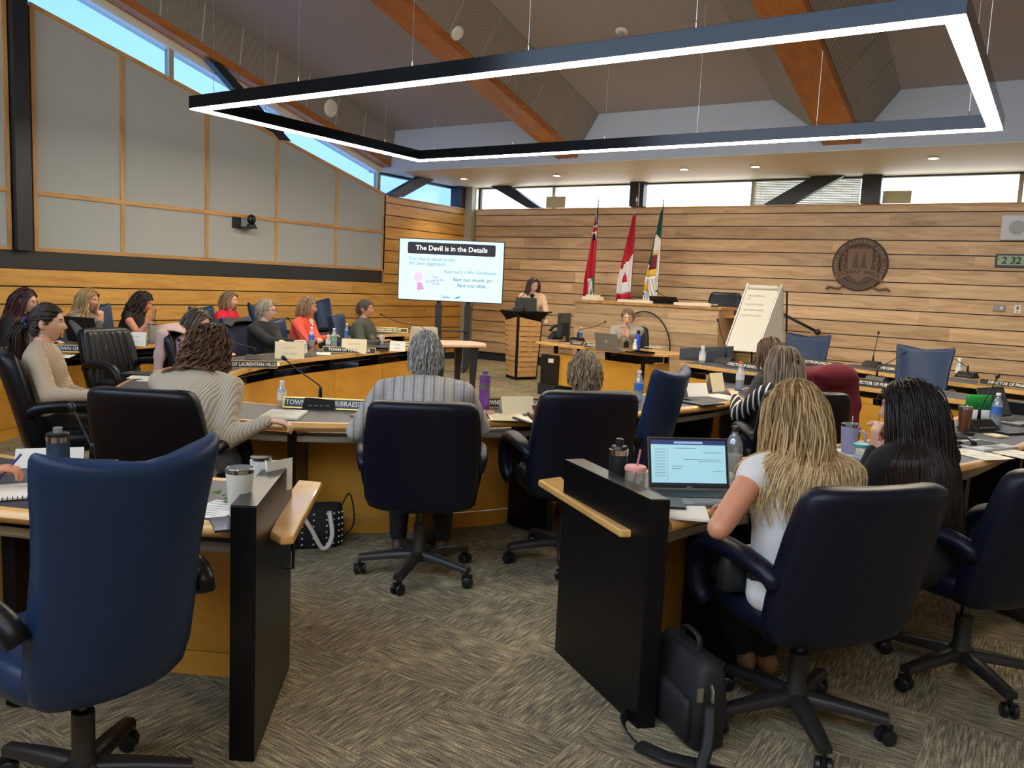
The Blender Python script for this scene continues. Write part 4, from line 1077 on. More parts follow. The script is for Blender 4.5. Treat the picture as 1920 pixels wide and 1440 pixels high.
def maple(u, v):
    if v < 0.06: return 'white'
    if v < 0.50 + 0.16 * u: return 'red'
    if v > 0.93 + 0.0 * u: return 'red'
    if 0.70 < v < 0.80 and 0.35 < u < 0.62 and (v - 0.70) > abs(u - 0.5) * 0.5: return 'red'
    return 'white'
def county(u, v):
    if v < 0.30 - 0.10 * u + 0.04: return 'teal' if u < 0.8 else 'white'
    if u > 0.86 and v < 0.6: return 'teal'
    if v < 0.44: return 'white'
    if 0.44 < v < 0.50: return 'gold' if (u * 9) % 1 > 0.4 else 'white'
    if 0.50 < v < 0.66 and 0.3 < u < 0.95: return 'maroon' if (v * 40) % 1 > 0.25 else 'black'
    if 0.66 < v < 0.72: return 'gold' if u > 0.3 else 'white'
    if 0.80 < v < 0.88 and u > 0.7: return 'gold'
    if 0.74 < v < 0.94 and (u * 7 + v * 9) % 1 < 0.22: return 'teal'
    return 'white'
fy = 13.25
for (px, lab, sp, w) in ((1114.5, 'red ensign flag with a union corner hanging at the left of the three', ontario, 0.20), (1185, 'red and white maple flag hanging in the middle of the three', maple, 0.27), (1235, 'white flag with teal top and coat of arms hanging at the right of the three', county, 0.25)):
    p = ony(px, 480, fy)
    cloth_flag('flag', lab, p.x + 0.02, fy, sp, 3.03, 1.36, w)
# ------------------------------------------------------------------ wall fittings
M_BRZ = mat('carved_wood_dark', (84, 66, 56), 0.5, bump=0.6, bscale=60, var=0.2, vscale=30)
M_BRZ2 = mat('carved_wood_mid', (124, 92, 70), 0.5, bump=0.5, bscale=60, var=0.2, vscale=30)
t = thing('carved_crest', 'round carved wooden crest with a ribbon reading FLOREAT ARBOR on the back wall', 'crest', (-2.665, YB - 0.004, 2.10))
R_ = 0.41
mb = MB(); mb.T = Matrix.Rotation(PI / 2, 4, 'X'); mb.lathe([(R_, 0.0), (R_, 0.035), (R_ - 0.02, 0.05), (R_ - 0.105, 0.05), (R_ - 0.12, 0.035), (0.01, 0.035)], 48); build(mb, 'disc', M_BRZ, t)
mb = MB(); sh = [(-0.18, 0.24), (0.18, 0.24), (0.18, -0.02), (0.12, -0.18), (0, -0.27), (-0.12, -0.18), (-0.18, -0.02)]
mb.add([(p_[0], -0.05, p_[1]) for p_ in sh] + [(p_[0], -0.02, p_[1]) for p_ in sh], [tuple(range(7))[::-1]] + [(i, (i + 1) % 7, 7 + (i + 1) % 7, 7 + i) for i in range(7)]); build(mb, 'shield', M_BRZ2, t)
for x in (-0.06, 0.06):
    mb = MB(); mb.add([(x, -0.056, 0.22), (x - 0.055, -0.052, -0.08), (x + 0.055, -0.052, -0.08)], [(0, 1, 2)]); build(mb, 'carved_tree', M_BRZ, t)
for sx in (-1, 1):
    mb = MB()
    for k in range(5): mb.ell((sx * (0.23 + 0.015 * (k % 2)), -0.04, 0.16 - 0.07 * k), (0.03, 0.012, 0.045), 8, 6)
    build(mb, 'carved_foliage', M_BRZ2, t, smooth=True)
rb = MB(); rings = []
for k in range(25):
    a = -1.05 + 2.1 * k / 24; x = 0.34 * math.sin(a) / math.sin(1.05); z = -0.27 + 0.16 * math.cos(a * 1.25)
    rings.append([(x, -0.062, z - 0.055), (x, -0.062, z + 0.055), (x, -0.04, z + 0.055), (x, -0.04, z - 0.055)])
rb.loft(rings); build(rb, 'ribbon', M_BRZ2, t)
for sx in (-1, 1):
    mb = MB(); path = [(sx * 0.30, -0.045, -0.23), (sx * 0.22, -0.05, -0.33), (sx * 0.30, -0.05, -0.38), (sx * 0.42, -0.045, -0.36), (sx * 0.47, -0.04, -0.40)]
    mb.tube(spline(path, 16), 0.035, 8, 0.45); build(mb, 'ribbon_tail', M_BRZ2, t, smooth=True)
def arc_text(txt, r, a0, a1, size, M, zc_=0.0, up=True, y=-0.053):
    for k, ch in enumerate(txt):
        if ch == ' ': continue
        a = a0 + (a1 - a0) * k / (len(txt) - 1)
        m2 = text_mb(ch, size, 'CENTER', 0.01)
        rot = a - PI / 2
        c_, s_ = math.cos(rot), math.sin(rot)
        m2.v = [(r * math.cos(a) + p_[0] * c_ - p_[2] * s_, y, zc_ + r * math.sin(a) + p_[0] * s_ + p_[2] * c_) for p_ in m2.v]
        yield m2
M_CL = mat('carved_letter', (150, 120, 96), 0.5)
big = MB()
for m2 in arc_text('COUNTY OF RENFREW JUNE 1861', R_ - 0.06, math.radians(205), math.radians(-25), 0.075, M_CL): big.add(m2.v, m2.f)
build(big, 'rim_lettering', M_CL, t)
big = MB()
for k, ch in enumerate('FLOREAT ARBOR'):
    if ch == ' ': continue
    a = -0.80 + 1.6 * k / 12; m2 = text_mb(ch, 0.085, 'CENTER', 0.012); x = 0.34 * math.sin(a) / math.sin(1.05); z = -0.27 + 0.16 * math.cos(a * 1.25); rot = -0.5 * a
    c_, s_ = math.cos(rot), math.sin(rot); m2.v = [(x + p_[0] * c_ - p_[2] * s_, -0.064, z + p_[0] * s_ + p_[2] * c_) for p_ in m2.v]; big.add(m2.v, m2.f)
build(big, 'ribbon_lettering', mat('burnt_letter', (58, 42, 36), 0.6), t)
t = thing('digital_clock', 'dark framed digital clock on the back wall reading 2 32', 'clock', (-0.60, YB, 2.20))
mb = MB(); mb.box((0, -0.015, 0), (0.50, 0.03, 0.19)); build(mb, 'frame', mat('navy_plastic', (34, 44, 62), 0.4), t, bevel=0.006)
mb = MB(); mb.box((0, -0.031, 0.005), (0.44, 0.004, 0.135)); lcd = build(mb, 'lcd', mat('lcd_green', (150, 182, 150), 0.4), t)
for txt, x, z, s_ in (('2:32', -0.05, 0.0, 0.135), ('20', 0.145, -0.035, 0.075)):
    m2 = text_mb(txt.replace(':', ' '), s_, 'CENTER', 0.02, 0.12); m2.v = [(p_[0] + x, -0.0345, p_[2] + z) for p_ in m2.v]; build(m2, 'digits', M_INK, lcd)
mb = MB(); mb.box((-0.2, -0.0345, 0.02), (0.016, 0.001, 0.006)); build(mb, 'dash', M_INK, lcd)
t = thing('wall_speaker', 'square white loudspeaker at the top right of the back wall', 'speaker', (-0.64, YB, 2.66))
mb = MB(); mb.box((0, -0.04, 0), (0.36, 0.08, 0.35)); build(mb, 'cabinet', mat('pale_blue_white', (206, 214, 226), 0.4), t, bevel=0.01)
mb = MB(); mb.T = Matrix.Translation((0.015, -0.082, 0)) @ Matrix.Rotation(PI / 2, 4, 'X'); mb.lathe([(0.10, 0.0), (0.10, 0.004), (0.06, 0.006), (0.01, 0.004)], 28); build(mb, 'driver_grille', mat('grey_grille', (168, 176, 186), .5), t)
t = thing('thermostat', 'small grey thermostat with a dial on the back wall', 'thermostat', (-0.735, YB, 1.53))
mb = MB(); mb.box((0, -0.015, 0), (0.145, 0.03, 0.095)); build(mb, 'case', mat('grey_metal', (150, 148, 140), .4), t, bevel=0.004)
mb = MB(); mb.T = Matrix.Translation((0.035, -0.032, 0)) @ Matrix.Rotation(PI / 2, 4, 'X'); mb.lathe([(0.026, 0), (0.024, 0.012)], 16); build(mb, 'dial', M_CHROME, t)
t = thing('wall_switch', 'small white switch plate at the right edge of the back wall', 'switch', (-0.505, YB, 1.52))
mb = MB(); mb.box((0, -0.006, 0), (0.085, 0.012, 0.125)); build(mb, 'plate', M_WHITE, t, bevel=0.003)
mb = MB(); mb.box((0, -0.014, 0.02), (0.026, 0.006, 0.05)); build(mb, 'rocker', mat('grey_switch', (90, 92, 96), .4), t)
mb = MB(); mb.box((0, -0.014, -0.035), (0.022, 0.004, 0.018)); build(mb, 'button', MATS['grey_switch'], t)
t = thing('handrail', 'black wall handrail sloping down right of the flip chart', 'handrail', (-3.5, YB, 1.1))
mb = MB(); mb.tube([(-0.42, -0.10, 0.22), (-0.32, -0.10, 0.20), (0.30, -0.10, -0.08)], 0.022, 10); build(mb, 'rail', M_BLKPL, t, smooth=True)
mb = MB(); mb.ell((0.31, -0.10, -0.085), 0.05, 14, 10); build(mb, 'end_knob', M_BLKPL, t, smooth=True)
for x, z in ((-0.3, 0.2), (0.24, -0.05)):
    mb = MB(); mb.tube([(x, 0.0, z - 0.04), (x, -0.10, z - 0.02)], 0.01, 8); mb.box((x, -0.006, z - 0.04), (0.1, 0.012, 0.14)); build(mb, 'bracket', M_PLANK, t)
t = thing('ptz_camera', 'black conference camera on a bracket fixed to the grey fabric wall', 'camera', (XL, 8.30, 2.27))
mb = MB(); mb.box((0.01, -0.16, 0.0), (0.03, 0.14, 0.16)); build(mb, 'wall_plate', M_BLKPL, t, bevel=0.004)
mb = MB(); mb.box((0.10, -0.04, -0.07), (0.2, 0.22, 0.02)); build(mb, 'bracket_shelf', M_BLKPL, t, bevel=0.003)
mb = MB(); mb.lathe([(0.07, 0), (0.07, 0.03), (0.05, 0.05)], 20, (0.12, 0.02, -0.06)); build(mb, 'camera_base', M_BLKPL, t)
mb = MB(); mb.ell((0.12, 0.02, 0.055), (0.065, 0.065, 0.075), 18, 12); build(mb, 'camera_head', M_BLKPL, t, smooth=True)
mb = MB(); mb.T = Matrix.Translation((0.175, 0.0, 0.06)) @ Matrix.Rotation(PI / 2, 4, 'Y') ; mb.lathe([(0.03, 0), (0.028, 0.03), (0.02, 0.032)], 16); build(mb, 'lens', mat('lens_glass', (30, 34, 44), 0.1), t)
# ================================================================== things on the desks
DZ = 0.752
def at(px, py, z=DZ): return onz(px, py, z)
def depth(p): return (Vector(p) - CP).dot(CD)
M_CLR = clear('clear_plastic', (238, 242, 245), gloss=0.14, alpha=0.80)
M_WATER = clear('bottle_water', (214, 228, 238), gloss=0.10, alpha=0.62)
M_LABELB = mat('blue_label', (66, 118, 196), 0.5)
M_STEELB = mat('polished_steel', (200, 200, 198), 0.2, metal=1.0)
GM = 'gooseneck microphones on the desks'
def mic(px, py, hx, hy, label, rz=0, s=1.0, z=DZ):
    p = at(px, py, z); t = thing('gooseneck_microphone', label, 'microphone', p, math.radians(rz), GM)
    mb = MB(); w, d, h = 0.085 * s, 0.07 * s, 0.055 * s
    mb.hull8([(-w, -d, 0), (w, -d, 0), (w, d, 0), (-w, d, 0)], [(-w * 0.93, -d * 0.1, h), (w * 0.93, -d * 0.1, h), (w * 0.93, d * 0.45, h), (-w * 0.93, d * 0.45, h)]); build(mb, 'base', M_BLKPL, t, bevel=0.004)
    mb = MB()
    for k in range(4): mb.box((-0.045 * s + 0.03 * s * k, -d * 0.72, h * 0.36), (0.018 * s, 0.008, 0.006))
    build(mb, 'buttons', mat('grey_button', (120, 120, 118), .5), t)
    hd = ond(hx, hy, depth(p) * 1.0)
    hl = TM[t.name].inverted() @ hd
    b0 = Vector((0, d * 0.1, h)); L_ = (hl - b0).length
    up = b0 + Vector((0, 0, 0.05 * s)); mid = b0 + Vector((0, 0, L_ * 0.28))
    mid = mid * 0.7 + (b0 + (hl - b0) * 0.3) * 0.3
    path = spline([tuple(b0), tuple(up), tuple(mid), tuple(b0 + (hl - b0) * 0.62 + Vector((0, 0, 0.02))), tuple(hl)], 18)
    mb = MB(); mb.tube(path, 0.0042, 8); stem = build(mb, 'gooseneck', mat('dark_gooseneck', (40, 40, 42), 0.35, metal=0.6), t, smooth=True)
    mb = MB(); mb.lathe([(0.012, 0), (0.009, 0.05 * s), (0.006, 0.06 * s)], 10, tuple(b0)); build(mb, 'stem_collar', M_BLKPL, t, smooth=True)
    dr = (Vector(path[-1]) - Vector(path[-3])).normalized()
    mb = MB(); mb.tube([hl - dr * 0.012, hl, hl + dr * 0.018, hl + dr * 0.026], [0.007, 0.013, 0.013, 0.005], 12); build(mb, 'windscreen', M_BLKPL, t, smooth=True)
    return t
def lathe_thing(name, label, cat, px, py, parts, rz=0, group=None, z=DZ, loc=None):
    p = loc if loc is not None else at(px, py, z)
    t = thing(name, label, cat, p, math.radians(rz), group)
    for nm, prof, M in parts:
        mb = MB(); mb.lathe(prof, 22); build(mb, nm, M, t, smooth=True, auto=40)
    return t
GB = 'clear plastic water bottles'
def water_bottle(px, py, label, h=0.21, cap=(235, 238, 240), lab=(66, 118, 196), z=DZ, capname='white_cap', big=False, grp=GB):
    r = 0.033 * (h / 0.21) ** 0.4
    t = lathe_thing('water_bottle', label, 'bottle', px, py, [
        ('bottle_body', [(r * 0.85, 0), (r, 0.008), (r, h * 0.22), (r * 0.94, h * 0.25), (r, h * 0.28), (r, h * 0.55), (r * 0.93, h * 0.66), (r * 0.6, h * 0.82), (r * 0.40, h * 0.88), (r * 0.40, h * 0.94)], M_CLR),
        ('water', [(r * 0.8, 0.003), (r * 0.94, 0.01), (r * 0.94, h * 0.5), (r * 0.05, h * 0.5)], M_WATER),
        ('label_band', [(r * 1.01, h * 0.36), (r * 1.01, h * 0.60)], mat('band_%d_%d_%d' % lab, lab, 0.5)),
        ('cap', [(r * 0.46, h * 0.925), (r * 0.46, h), (r * 0.4, h * 1.005)], mat('cap_%d_%d_%d' % cap, cap, 0.45))], group=grp, z=z)
    return t
def sanitizer(px, py, label, z=DZ, s=1.0):
    return lathe_thing('sanitizer_bottle', label, 'bottle', px, py, [
        ('bottle_body', [(0.02 * s, 0), (0.022 * s, 0.005), (0.022 * s, 0.075 * s), (0.012 * s, 0.09 * s), (0.010 * s, 0.095 * s)], clear('gel_plastic', (214, 226, 236), gloss=0.12, alpha=0.55)),
        ('label_band', [(0.0225 * s, 0.02 * s), (0.0225 * s, 0.06 * s)], M_PAPER),
        ('cap', [(0.012 * s, 0.093 * s), (0.012 * s, 0.118 * s), (0.01 * s, 0.12 * s)], M_WHITE)], group='small sanitizer bottles', z=z)
def slab(name, label, cat, px, py, w, d, h, M, rz, group=None, z=DZ, extra=None, bev=0.0):
    t = thing(name, label, cat, at(px, py, z), math.radians(rz), group)
    mb = MB(); mb.box((0, 0, h / 2), (w, d, h)); build(mb, 'sheet' if h < 0.004 else 'body', M, t, bevel=bev)
    if extra: extra(t, w, d, h)
    return t
def lines_on(n, col=(120, 120, 124)):
    def f(t, w, d, h):
        for k in range(n):
            mb = MB(); ww = w * (0.75 - 0.25 * ((k * 37) % 10) / 10)
            mb.box((-w * 0.42 + ww / 2, d * 0.38 - d * 0.76 * k / max(n - 1, 1), h + 0.0006), (ww, 0.003, 0.0006)); build(mb, 'print_line', mat('print_grey', col, 0.8), t)
    return f
GP = 'loose paper sheets on the desks'
def paper(px, py, label, rz, w=0.216, d=0.279, n=7, M=None, h=0.0022): return slab('paper_sheet', label, 'paper', px, py, w, d, h, M or M_PAPER, rz, GP, extra=lines_on(n))
def tent(px, py, label, rz, w=0.20, h=0.11, M=None, txt=None, z=DZ):
    """folded card standing like a tent; front faces local -y."""
    t = thing('tent_card', label, 'name card', at(px, py, z), math.radians(rz), 'folded name cards'); d = 0.045
    M = M or M_CREAM
    for s_, nm in ((-1, 'front_leaf'), (1, 'rear_leaf')):
        mb = MB(); mb.hull8([(-w / 2, s_ * d, 0), (w / 2, s_ * d, 0), (w / 2, s_ * d + 0.0015, 0), (-w / 2, s_ * d + 0.0015, 0)], [(-w / 2, 0, h), (w / 2, 0, h), (w / 2, 0.0015, h), (-w / 2, 0.0015, h)])
        o = build(mb, nm, M, t)
        if s_ < 0: front = o
    if txt:
        for k, l in enumerate(txt):
            m2 = text_mb(l, 0.026, 'CENTER', 0.0, 0.1); zz = h * (0.66 - 0.36 * k)
            m2.v = [(p_[0] * 0.9, -d * (1 - (zz + p_[2]) / h) - 0.0015, zz + p_[2]) for p_ in m2.v]
            build(m2, 'handwriting', mat('faint_ink', (150, 140, 124), 0.8), front)
    return t
def nameplate(px, py, label, rz, txt, w=0.5, M=None, z=DZ, h=0.065, left=False, size=0.040, gold=True):
    t = thing('nameplate', label, 'nameplate', at(px, py, z), math.radians(rz), 'engraved desk nameplates'); d = 0.028
    mb = MB(); mb.add([(-w / 2, -d, 0), (w / 2, -d, 0), (w / 2, d, 0), (-w / 2, d, 0), (-w / 2, 0, h), (w / 2, 0, h)], [(3, 2, 1, 0), (0, 1, 5, 4), (2, 3, 4, 5), (1, 2, 5), (3, 0, 4)]); o = build(mb, 'wedge', M_GOLD if gold else M_BLKPL, t)
    ins = MB(); f = lambda x, u: (x, -d * (1 - u) - 0.001, h * u)
    ins.add([f(-w / 2 + 0.008, 0.12), f(w / 2 - 0.008, 0.12), f(w / 2 - 0.008, 0.88), f(-w / 2 + 0.008, 0.88)], [(0, 1, 2, 3)]); plate = build(ins, 'engraved_plate', M_BLKPL, t)
    m2 = text_mb(txt, size, 'LEFT' if left else 'CENTER', 0.012)
    xs = [p_[0] for p_ in m2.v]; wid = max(xs) - min(xs); sc = min(1.0, (w - 0.03) / wid)
    m2.v = [(p_[0] * sc + (-w / 2 + 0.02 if left else 0), f(0, 0.5 + p_[2] / h)[1] - 0.001, h * 0.5 + p_[2]) for p_ in m2.v]
    build(m2, 'lettering', M_LETTER, plate)
    return t
M_KEY = mat('key_black', (28, 28, 30), 0.5)
def laptop(px, py, label, rz, open_deg=110, w=0.34, d=0.235, M=None, screen=None, z=DZ, keys=True, logo=None):
    """local -y is the user's side; lid hinged at +y."""
    M = M or mat('grey_aluminium', (120, 122, 126), 0.35, metal=0.6)
    t = thing('laptop', label, 'laptop', at(px, py, z), math.radians(rz), 'laptops on the desks')
    mb = MB(); mb.box((0, 0, 0.008), (w, d, 0.016)); base = build(mb, 'base', M, t, bevel=0.004)
    if keys:
        mb = MB(); mb.box((0, d * 0.12, 0.0165), (w * 0.88, d * 0.5, 0.001)); build(mb, 'key_bed', M_KEY, base)
        kb = MB()
        for r in range(5):
            for c in range(13): kb.box((-w * 0.40 + w * 0.80 * (c + 0.5) / 13, d * 0.32 - d * 0.095 * r, 0.0178), (w * 0.052, d * 0.07, 0.0018))
        o = build(kb, 'keys', mat('key_cap', (48, 48, 50), 0.5), base); o['kind'] = 'stuff'
        mb = MB(); mb.box((0, -d * 0.32, 0.0166), (w * 0.32, d * 0.27, 0.0008)); build(mb, 'touchpad', mat('touchpad_grey', (100, 102, 106), .4), base)
    a = math.radians(open_deg); hd = w * 0.62
    # lid: direction from the hinge
    def lp(x, s_, o=0.0): return (x, d / 2 - math.cos(a) * s_ * 1.0 + math.sin(a) * o, 0.016 + math.sin(a) * s_ + math.cos(a) * o)
    mb = MB(); mb.hull8([lp(-w / 2, 0), lp(w / 2, 0), lp(w / 2, 0, 0.006), lp(-w / 2, 0, 0.006)], [lp(-w / 2, hd), lp(w / 2, hd), lp(w / 2, hd, 0.006), lp(-w / 2, hd, 0.006)]); lid = build(mb, 'lid', M, t)
    mb = MB(); mb.add([lp(-w / 2 + 0.003, 0.004, -0.0006), lp(w / 2 - 0.003, 0.004, -0.0006), lp(w / 2 - 0.003, hd - 0.003, -0.0006), lp(-w / 2 + 0.003, hd - 0.003, -0.0006)], [(0, 1, 2, 3)]); bez = build(mb, 'bezel', M_BLKPL, lid)
    def quad(x0, x1, s0, s1, nm, M_, o=-0.0014):
        mb = MB(); mb.add([lp(x0, s0, o), lp(x1, s0, o), lp(x1, s1, o), lp(x0, s1, o)], [(0, 1, 2, 3)]); return build(mb, nm, M_, bez)
    quad(-w / 2 + 0.012, w / 2 - 0.012, 0.016, hd - 0.012, 'display', screen or mat('dark_screen', (54, 66, 72), 0.15))
    if logo:
        mb = MB()
        for sx in (0, 1):
            for sz in (0, 1): mb.add([lp(-0.014 + sx * 0.0145, hd * 0.47 + sz * 0.0145, 0.0075), lp(-0.014 + sx * 0.0145 + 0.0135, hd * 0.47 + sz * 0.0145, 0.0075), lp(-0.014 + sx * 0.0145 + 0.0135, hd * 0.47 + sz * 0.0145 + 0.0135, 0.0075), lp(-0.014 + sx * 0.0145, hd * 0.47 + sz * 0.0145 + 0.0135, 0.0075)], [(3, 2, 1, 0)])
        o = build(mb, 'logo', mat('bright_logo', (226, 220, 206), .4), lid); o['kind'] = 'stuff'
    return t, quad, lp, bez
def tumbler(px, py, label, body, h=0.17, r0=0.034, r1=0.044, lidM=None, rim=True, z=DZ, metal=0.0):
    M = mat('tumbler_%d_%d_%d' % body, body, 0.35 if not metal else 0.25, metal=metal)
    t = thing('tumbler', label, 'cup', at(px, py, z))
    mb = MB(); mb.lathe([(r0 * 0.94, 0), (r0, 0.006), (r1, h * 0.88), (r1, h * 0.90)], 26); build(mb, 'cup_body', M, t, smooth=True, auto=40)
    if rim: mb = MB(); mb.lathe([(r1 * 1.01, h * 0.895), (r1 * 1.03, h * 0.97), (r1 * 0.98, h * 0.975)], 26); build(mb, 'steel_rim', M_STEELB, t, smooth=True, auto=40)
    mb = MB(); mb.lathe([(r1 * 0.97, h * 0.96), (r1 * 1.0, h * 0.985), (r1 * 0.96, h), (r1 * 0.9, h * 0.985)], 26); build(mb, 'lid', lidM or clear('smoky_lid', (150, 150, 150), 0.2, alpha=0.5), t, smooth=True, auto=40)
    return t

# ---------------------------------------------------------------- front-left desk
t = thing('spiral_notebook', 'open white spiral notebook under the writing hand at the left edge', 'notebook', at(12, 925), math.radians(62))
mb = MB(); mb.box((0, 0, 0.004), (0.27, 0.21, 0.008)); build(mb, 'pages', M_PAPER, t)
mb = MB(); mb.box((0, 0, 0.0008), (0.28, 0.22, 0.0016)); build(mb, 'cover', M_BLKPL, t)
sp = MB()
for k in range(18):
    y0 = -0.105
    sp.tube([(-0.125 + k * 0.0147, y0 + 0.008, 0.0085), (-0.125 + k * 0.0147, y0, 0.013), (-0.125 + k * 0.0147, y0 - 0.008, 0.008), (-0.125 + k * 0.0147, y0 - 0.004, 0.002)], 0.0016, 5)
o = build(sp, 'wire_spiral', M_STEELB, t); o['kind'] = 'stuff'
t = lathe_thing('thermos', 'dark blue insulated bottle with a steel collar and clear loop top, front-left desk', 'bottle', 110, 900, [
    ('bottle_body', [(0.036, 0), (0.039, 0.006), (0.039, 0.165)], mat('slate_blue_enamel', (44, 62, 80), 0.35)),
    ('steel_collar', [(0.0402, 0.146), (0.0402, 0.166)], M_STEELB),
    ('black_lid', [(0.0395, 0.166), (0.0395, 0.176), (0.034, 0.179)], M_BLKPL),
    ('clear_loop', [(0.016, 0.179), (0.016, 0.198), (0.012, 0.2)], M_CLR)], z=DZ)
mic(172, 893, 136, 766, 'microphone on the front-left desk beside the blue thermos', 40, 1.1)
tent(95, 872, 'white folded card behind the blue thermos', 55, 0.24, 0.07, M_PAPER)
paper(250, 890, 'white sheet behind the blue foreground chair', 30)
paper(408, 955, 'white sheet beside the white tumbler', 20, w=0.14, d=0.2)
tumbler(449, 968, 'tall white insulated tumbler with a steel rim, front-left desk', (214, 212, 200), 0.165, 0.033, 0.044)
tumbler(489, 918, 'shorter white travel cup half hidden behind the tall white tumbler', (204, 202, 194), 0.125, 0.034, 0.04, lidM=M_BLKPL, rim=False)
t = thing('folded_card', 'white folded card standing against the left black end panel', 'card', at(500, 928), math.radians(30))
for a_ in (-0.5, 0.5):
    mb = MB(); mb.hull8([(0, 0, 0), (math.sin(a_) * 0.12, math.cos(a_) * 0.12, 0), (math.sin(a_) * 0.12 + 0.002, math.cos(a_) * 0.12, 0), (0.002, 0, 0)], [(0, 0, 0.12), (math.sin(a_) * 0.12, math.cos(a_) * 0.12, 0.12), (math.sin(a_) * 0.12 + 0.002, math.cos(a_) * 0.12, 0.12), (0.002, 0, 0.12)]); build(mb, 'leaf', M_PAPER, t)
slab('smartphone', 'dark phone lying at the edge of the left foreground desk by the chair', 'phone', 420, 985, 0.075, 0.15, 0.008, mat('phone_glass', (26, 30, 44), 0.1), 60, bev=0.002)
t = thing('green_sprig', 'small green leafy sprig beside the tall white tumbler', 'plant', at(416, 945))
for k in range(6):
    a_ = k * 1.05; mb = MB(); mb.ell((0.02 * math.cos(a_), 0.02 * math.sin(a_), 0.012 + 0.008 * k), (0.014, 0.005, 0.003), 8, 5, Matrix.Rotation(a_, 3, 'Z')); build(mb, 'leaf', mat('leaf_green', (70, 120, 56), .6), t)
# ---------------------------------------------------------------- inner desk, base
slab('notebook', 'white notebook beside the arm of the beige-sweatered person', 'notebook', 533, 779, 0.21, 0.28, 0.012, M_PAPER, 35, extra=lines_on(6))
mic(600, 765, 534, 673, 'microphone with a long gooseneck on the inner desk between two people', 38, 1.15)
nameplate(613, 766, 'gold-edged nameplate with letters TOW and BRAESIDE behind the microphone', 35, 'TOWN OF McNAB/BRAESIDE', 0.52)
sanitizer(528, 757, 'small white-capped sanitizer bottle left of the BRAESIDE nameplate', s=1.2)
slab('smartphone', 'phone in a tan case beside the grey-haired person', 'phone', 676, 779, 0.07, 0.14, 0.01, mat('tan_case', (150, 104, 76), .5), 20, bev=0.002)
paper(683, 788, 'small white slip beside the tan phone', 30, 0.07, 0.1, 2)
lathe_thing('purple_bottle', 'tall purple sports bottle with grey band on the inner desk', 'bottle', 907, 770, [
    ('bottle_body', [(0.030, 0), (0.033, 0.006), (0.033, 0.12), (0.034, 0.15), (0.031, 0.2)], clear('purple_plastic', (150, 70, 190), gloss=0.15, alpha=0.42)),
    ('grey_band', [(0.0345, 0.135), (0.0345, 0.175)], mat('grey_rubber', (96, 92, 100), .6)),
    ('screw_lid', [(0.033, 0.2), (0.033, 0.225), (0.018, 0.235), (0.018, 0.25), (0.006, 0.255)], mat('purple_lid', (104, 70, 120), .5))])
t = thing('bead_bracelet', 'pink bead bracelet lying at the foot of the purple bottle', 'bracelet', at(912, 775))
for k in range(16):
    a_ = k * 2 * PI / 16; mb = MB(); mb.ell((0.042 * math.cos(a_), 0.042 * math.sin(a_), 0.008), 0.0082, 8, 6); build(mb, 'bead', mat('pink_bead', (226, 160, 150), .3), t, smooth=True)
nameplate(990, 764, 'nameplate with letters ONA WIL, partly hidden by a blank cream card', 48, 'TOWNSHIP OF NORTH ALGONA WILBERFORCE', 0.62)
tent(968, 774, 'blank cream card standing right of the purple bottle', 52, 0.21, 0.105)
paper(950, 782, 'printed cream sheet in front of the blank cream card', 40, M=M_CREAM)
t = slab('spiral_notebook', 'black spiral notebook with white pages beside the short-haired person', 'notebook', 1003, 790, 0.16, 0.22, 0.012, M_PAPER, 60)
mb = MB(); mb.box((-0.085, 0, 0.006), (0.02, 0.22, 0.014)); build(mb, 'cover', M_BLKPL, t)
water_bottle(1196, 752, 'clear water bottle with blue label right of the short-haired person', 0.22)
tent(1340, 733, 'cream name card leaning beside the orange-capped bottle', 70, 0.16, 0.15)
tent(1303, 742, 'cream folded card just right of the dark blue winged chair', 60, 0.2, 0.1, M_PAPER)
paper(1355, 744, 'white sheet under the elbow of the person in stripes', 70)
slab('folder', 'black folder at the edge of the inner desk, right of the dark blue chair', 'folder', 1318, 757, 0.24, 0.2, 0.01, M_BLKPL, 70)
slab('smartphone', 'black phone on the inner desk near the cream cards', 'phone', 1290, 749, 0.07, 0.15, 0.009, M_BLKPL, 70)
water_bottle(1386, 731, 'sports drink bottle with an orange cap', 0.24, cap=(232, 98, 48), lab=(206, 206, 206), grp=None)
# left arm of the inner desk
nameplate(462, 690, 'nameplate reading TOWN OF LAURENTIAN HILLS', 112 - 60, 'TOWN OF LAURENTIAN HILLS', 0.5)
nameplate(655, 662, 'nameplate reading TOWN OF PETAWAWA between two cream cards', 100 - 60, 'TOWN OF PETAWAWA', 0.55)
nameplate(765, 652, 'nameplate with letters WAL at the far end of the inner desk', 40, 'TOWNSHIP WAL', 0.4)
tent(543, 672, 'cream handwritten card left of the PETAWAWA nameplate', 46, 0.27, 0.16, M_CREAM, ('Jenny Day', 'Town of Deep'))
tent(664, 662, 'cream handwritten card right of the PETAWAWA nameplate', 38, 0.26, 0.15, M_CREAM, ('Susan Martin', 'Petawawa'))
tent(745, 658, 'small white card before the man in dark green', 42, 0.17, 0.11, M_PAPER, ('Guest', 'Name'))
mic(478, 676, 432, 641, 'microphone beside the TOWN OF LAURENTIAN HILLS nameplate', 50, 1.0)
mic(577, 668, 541, 598, 'microphone in front of the person in the black cardigan', 45, 1.0)
mic(798, 644, 716, 590, 'microphone in front of the man in dark green', 40, 1.0)
water_bottle(584, 650, 'water bottle before the person in the black cardigan', 0.22)
water_bottle(626, 652, 'water bottle with a green label before the person in coral', 0.22, lab=(120, 170, 120))
water_bottle(615, 655, 'shorter clear bottle beside the green-labelled one', 0.16, lab=(200, 214, 220))
water_bottle(650, 640, 'blue-labelled water bottle beside the man in dark green', 0.22)
sanitizer(571, 668, 'small white sanitizer bottle beside the PETAWAWA nameplate', s=1.3)
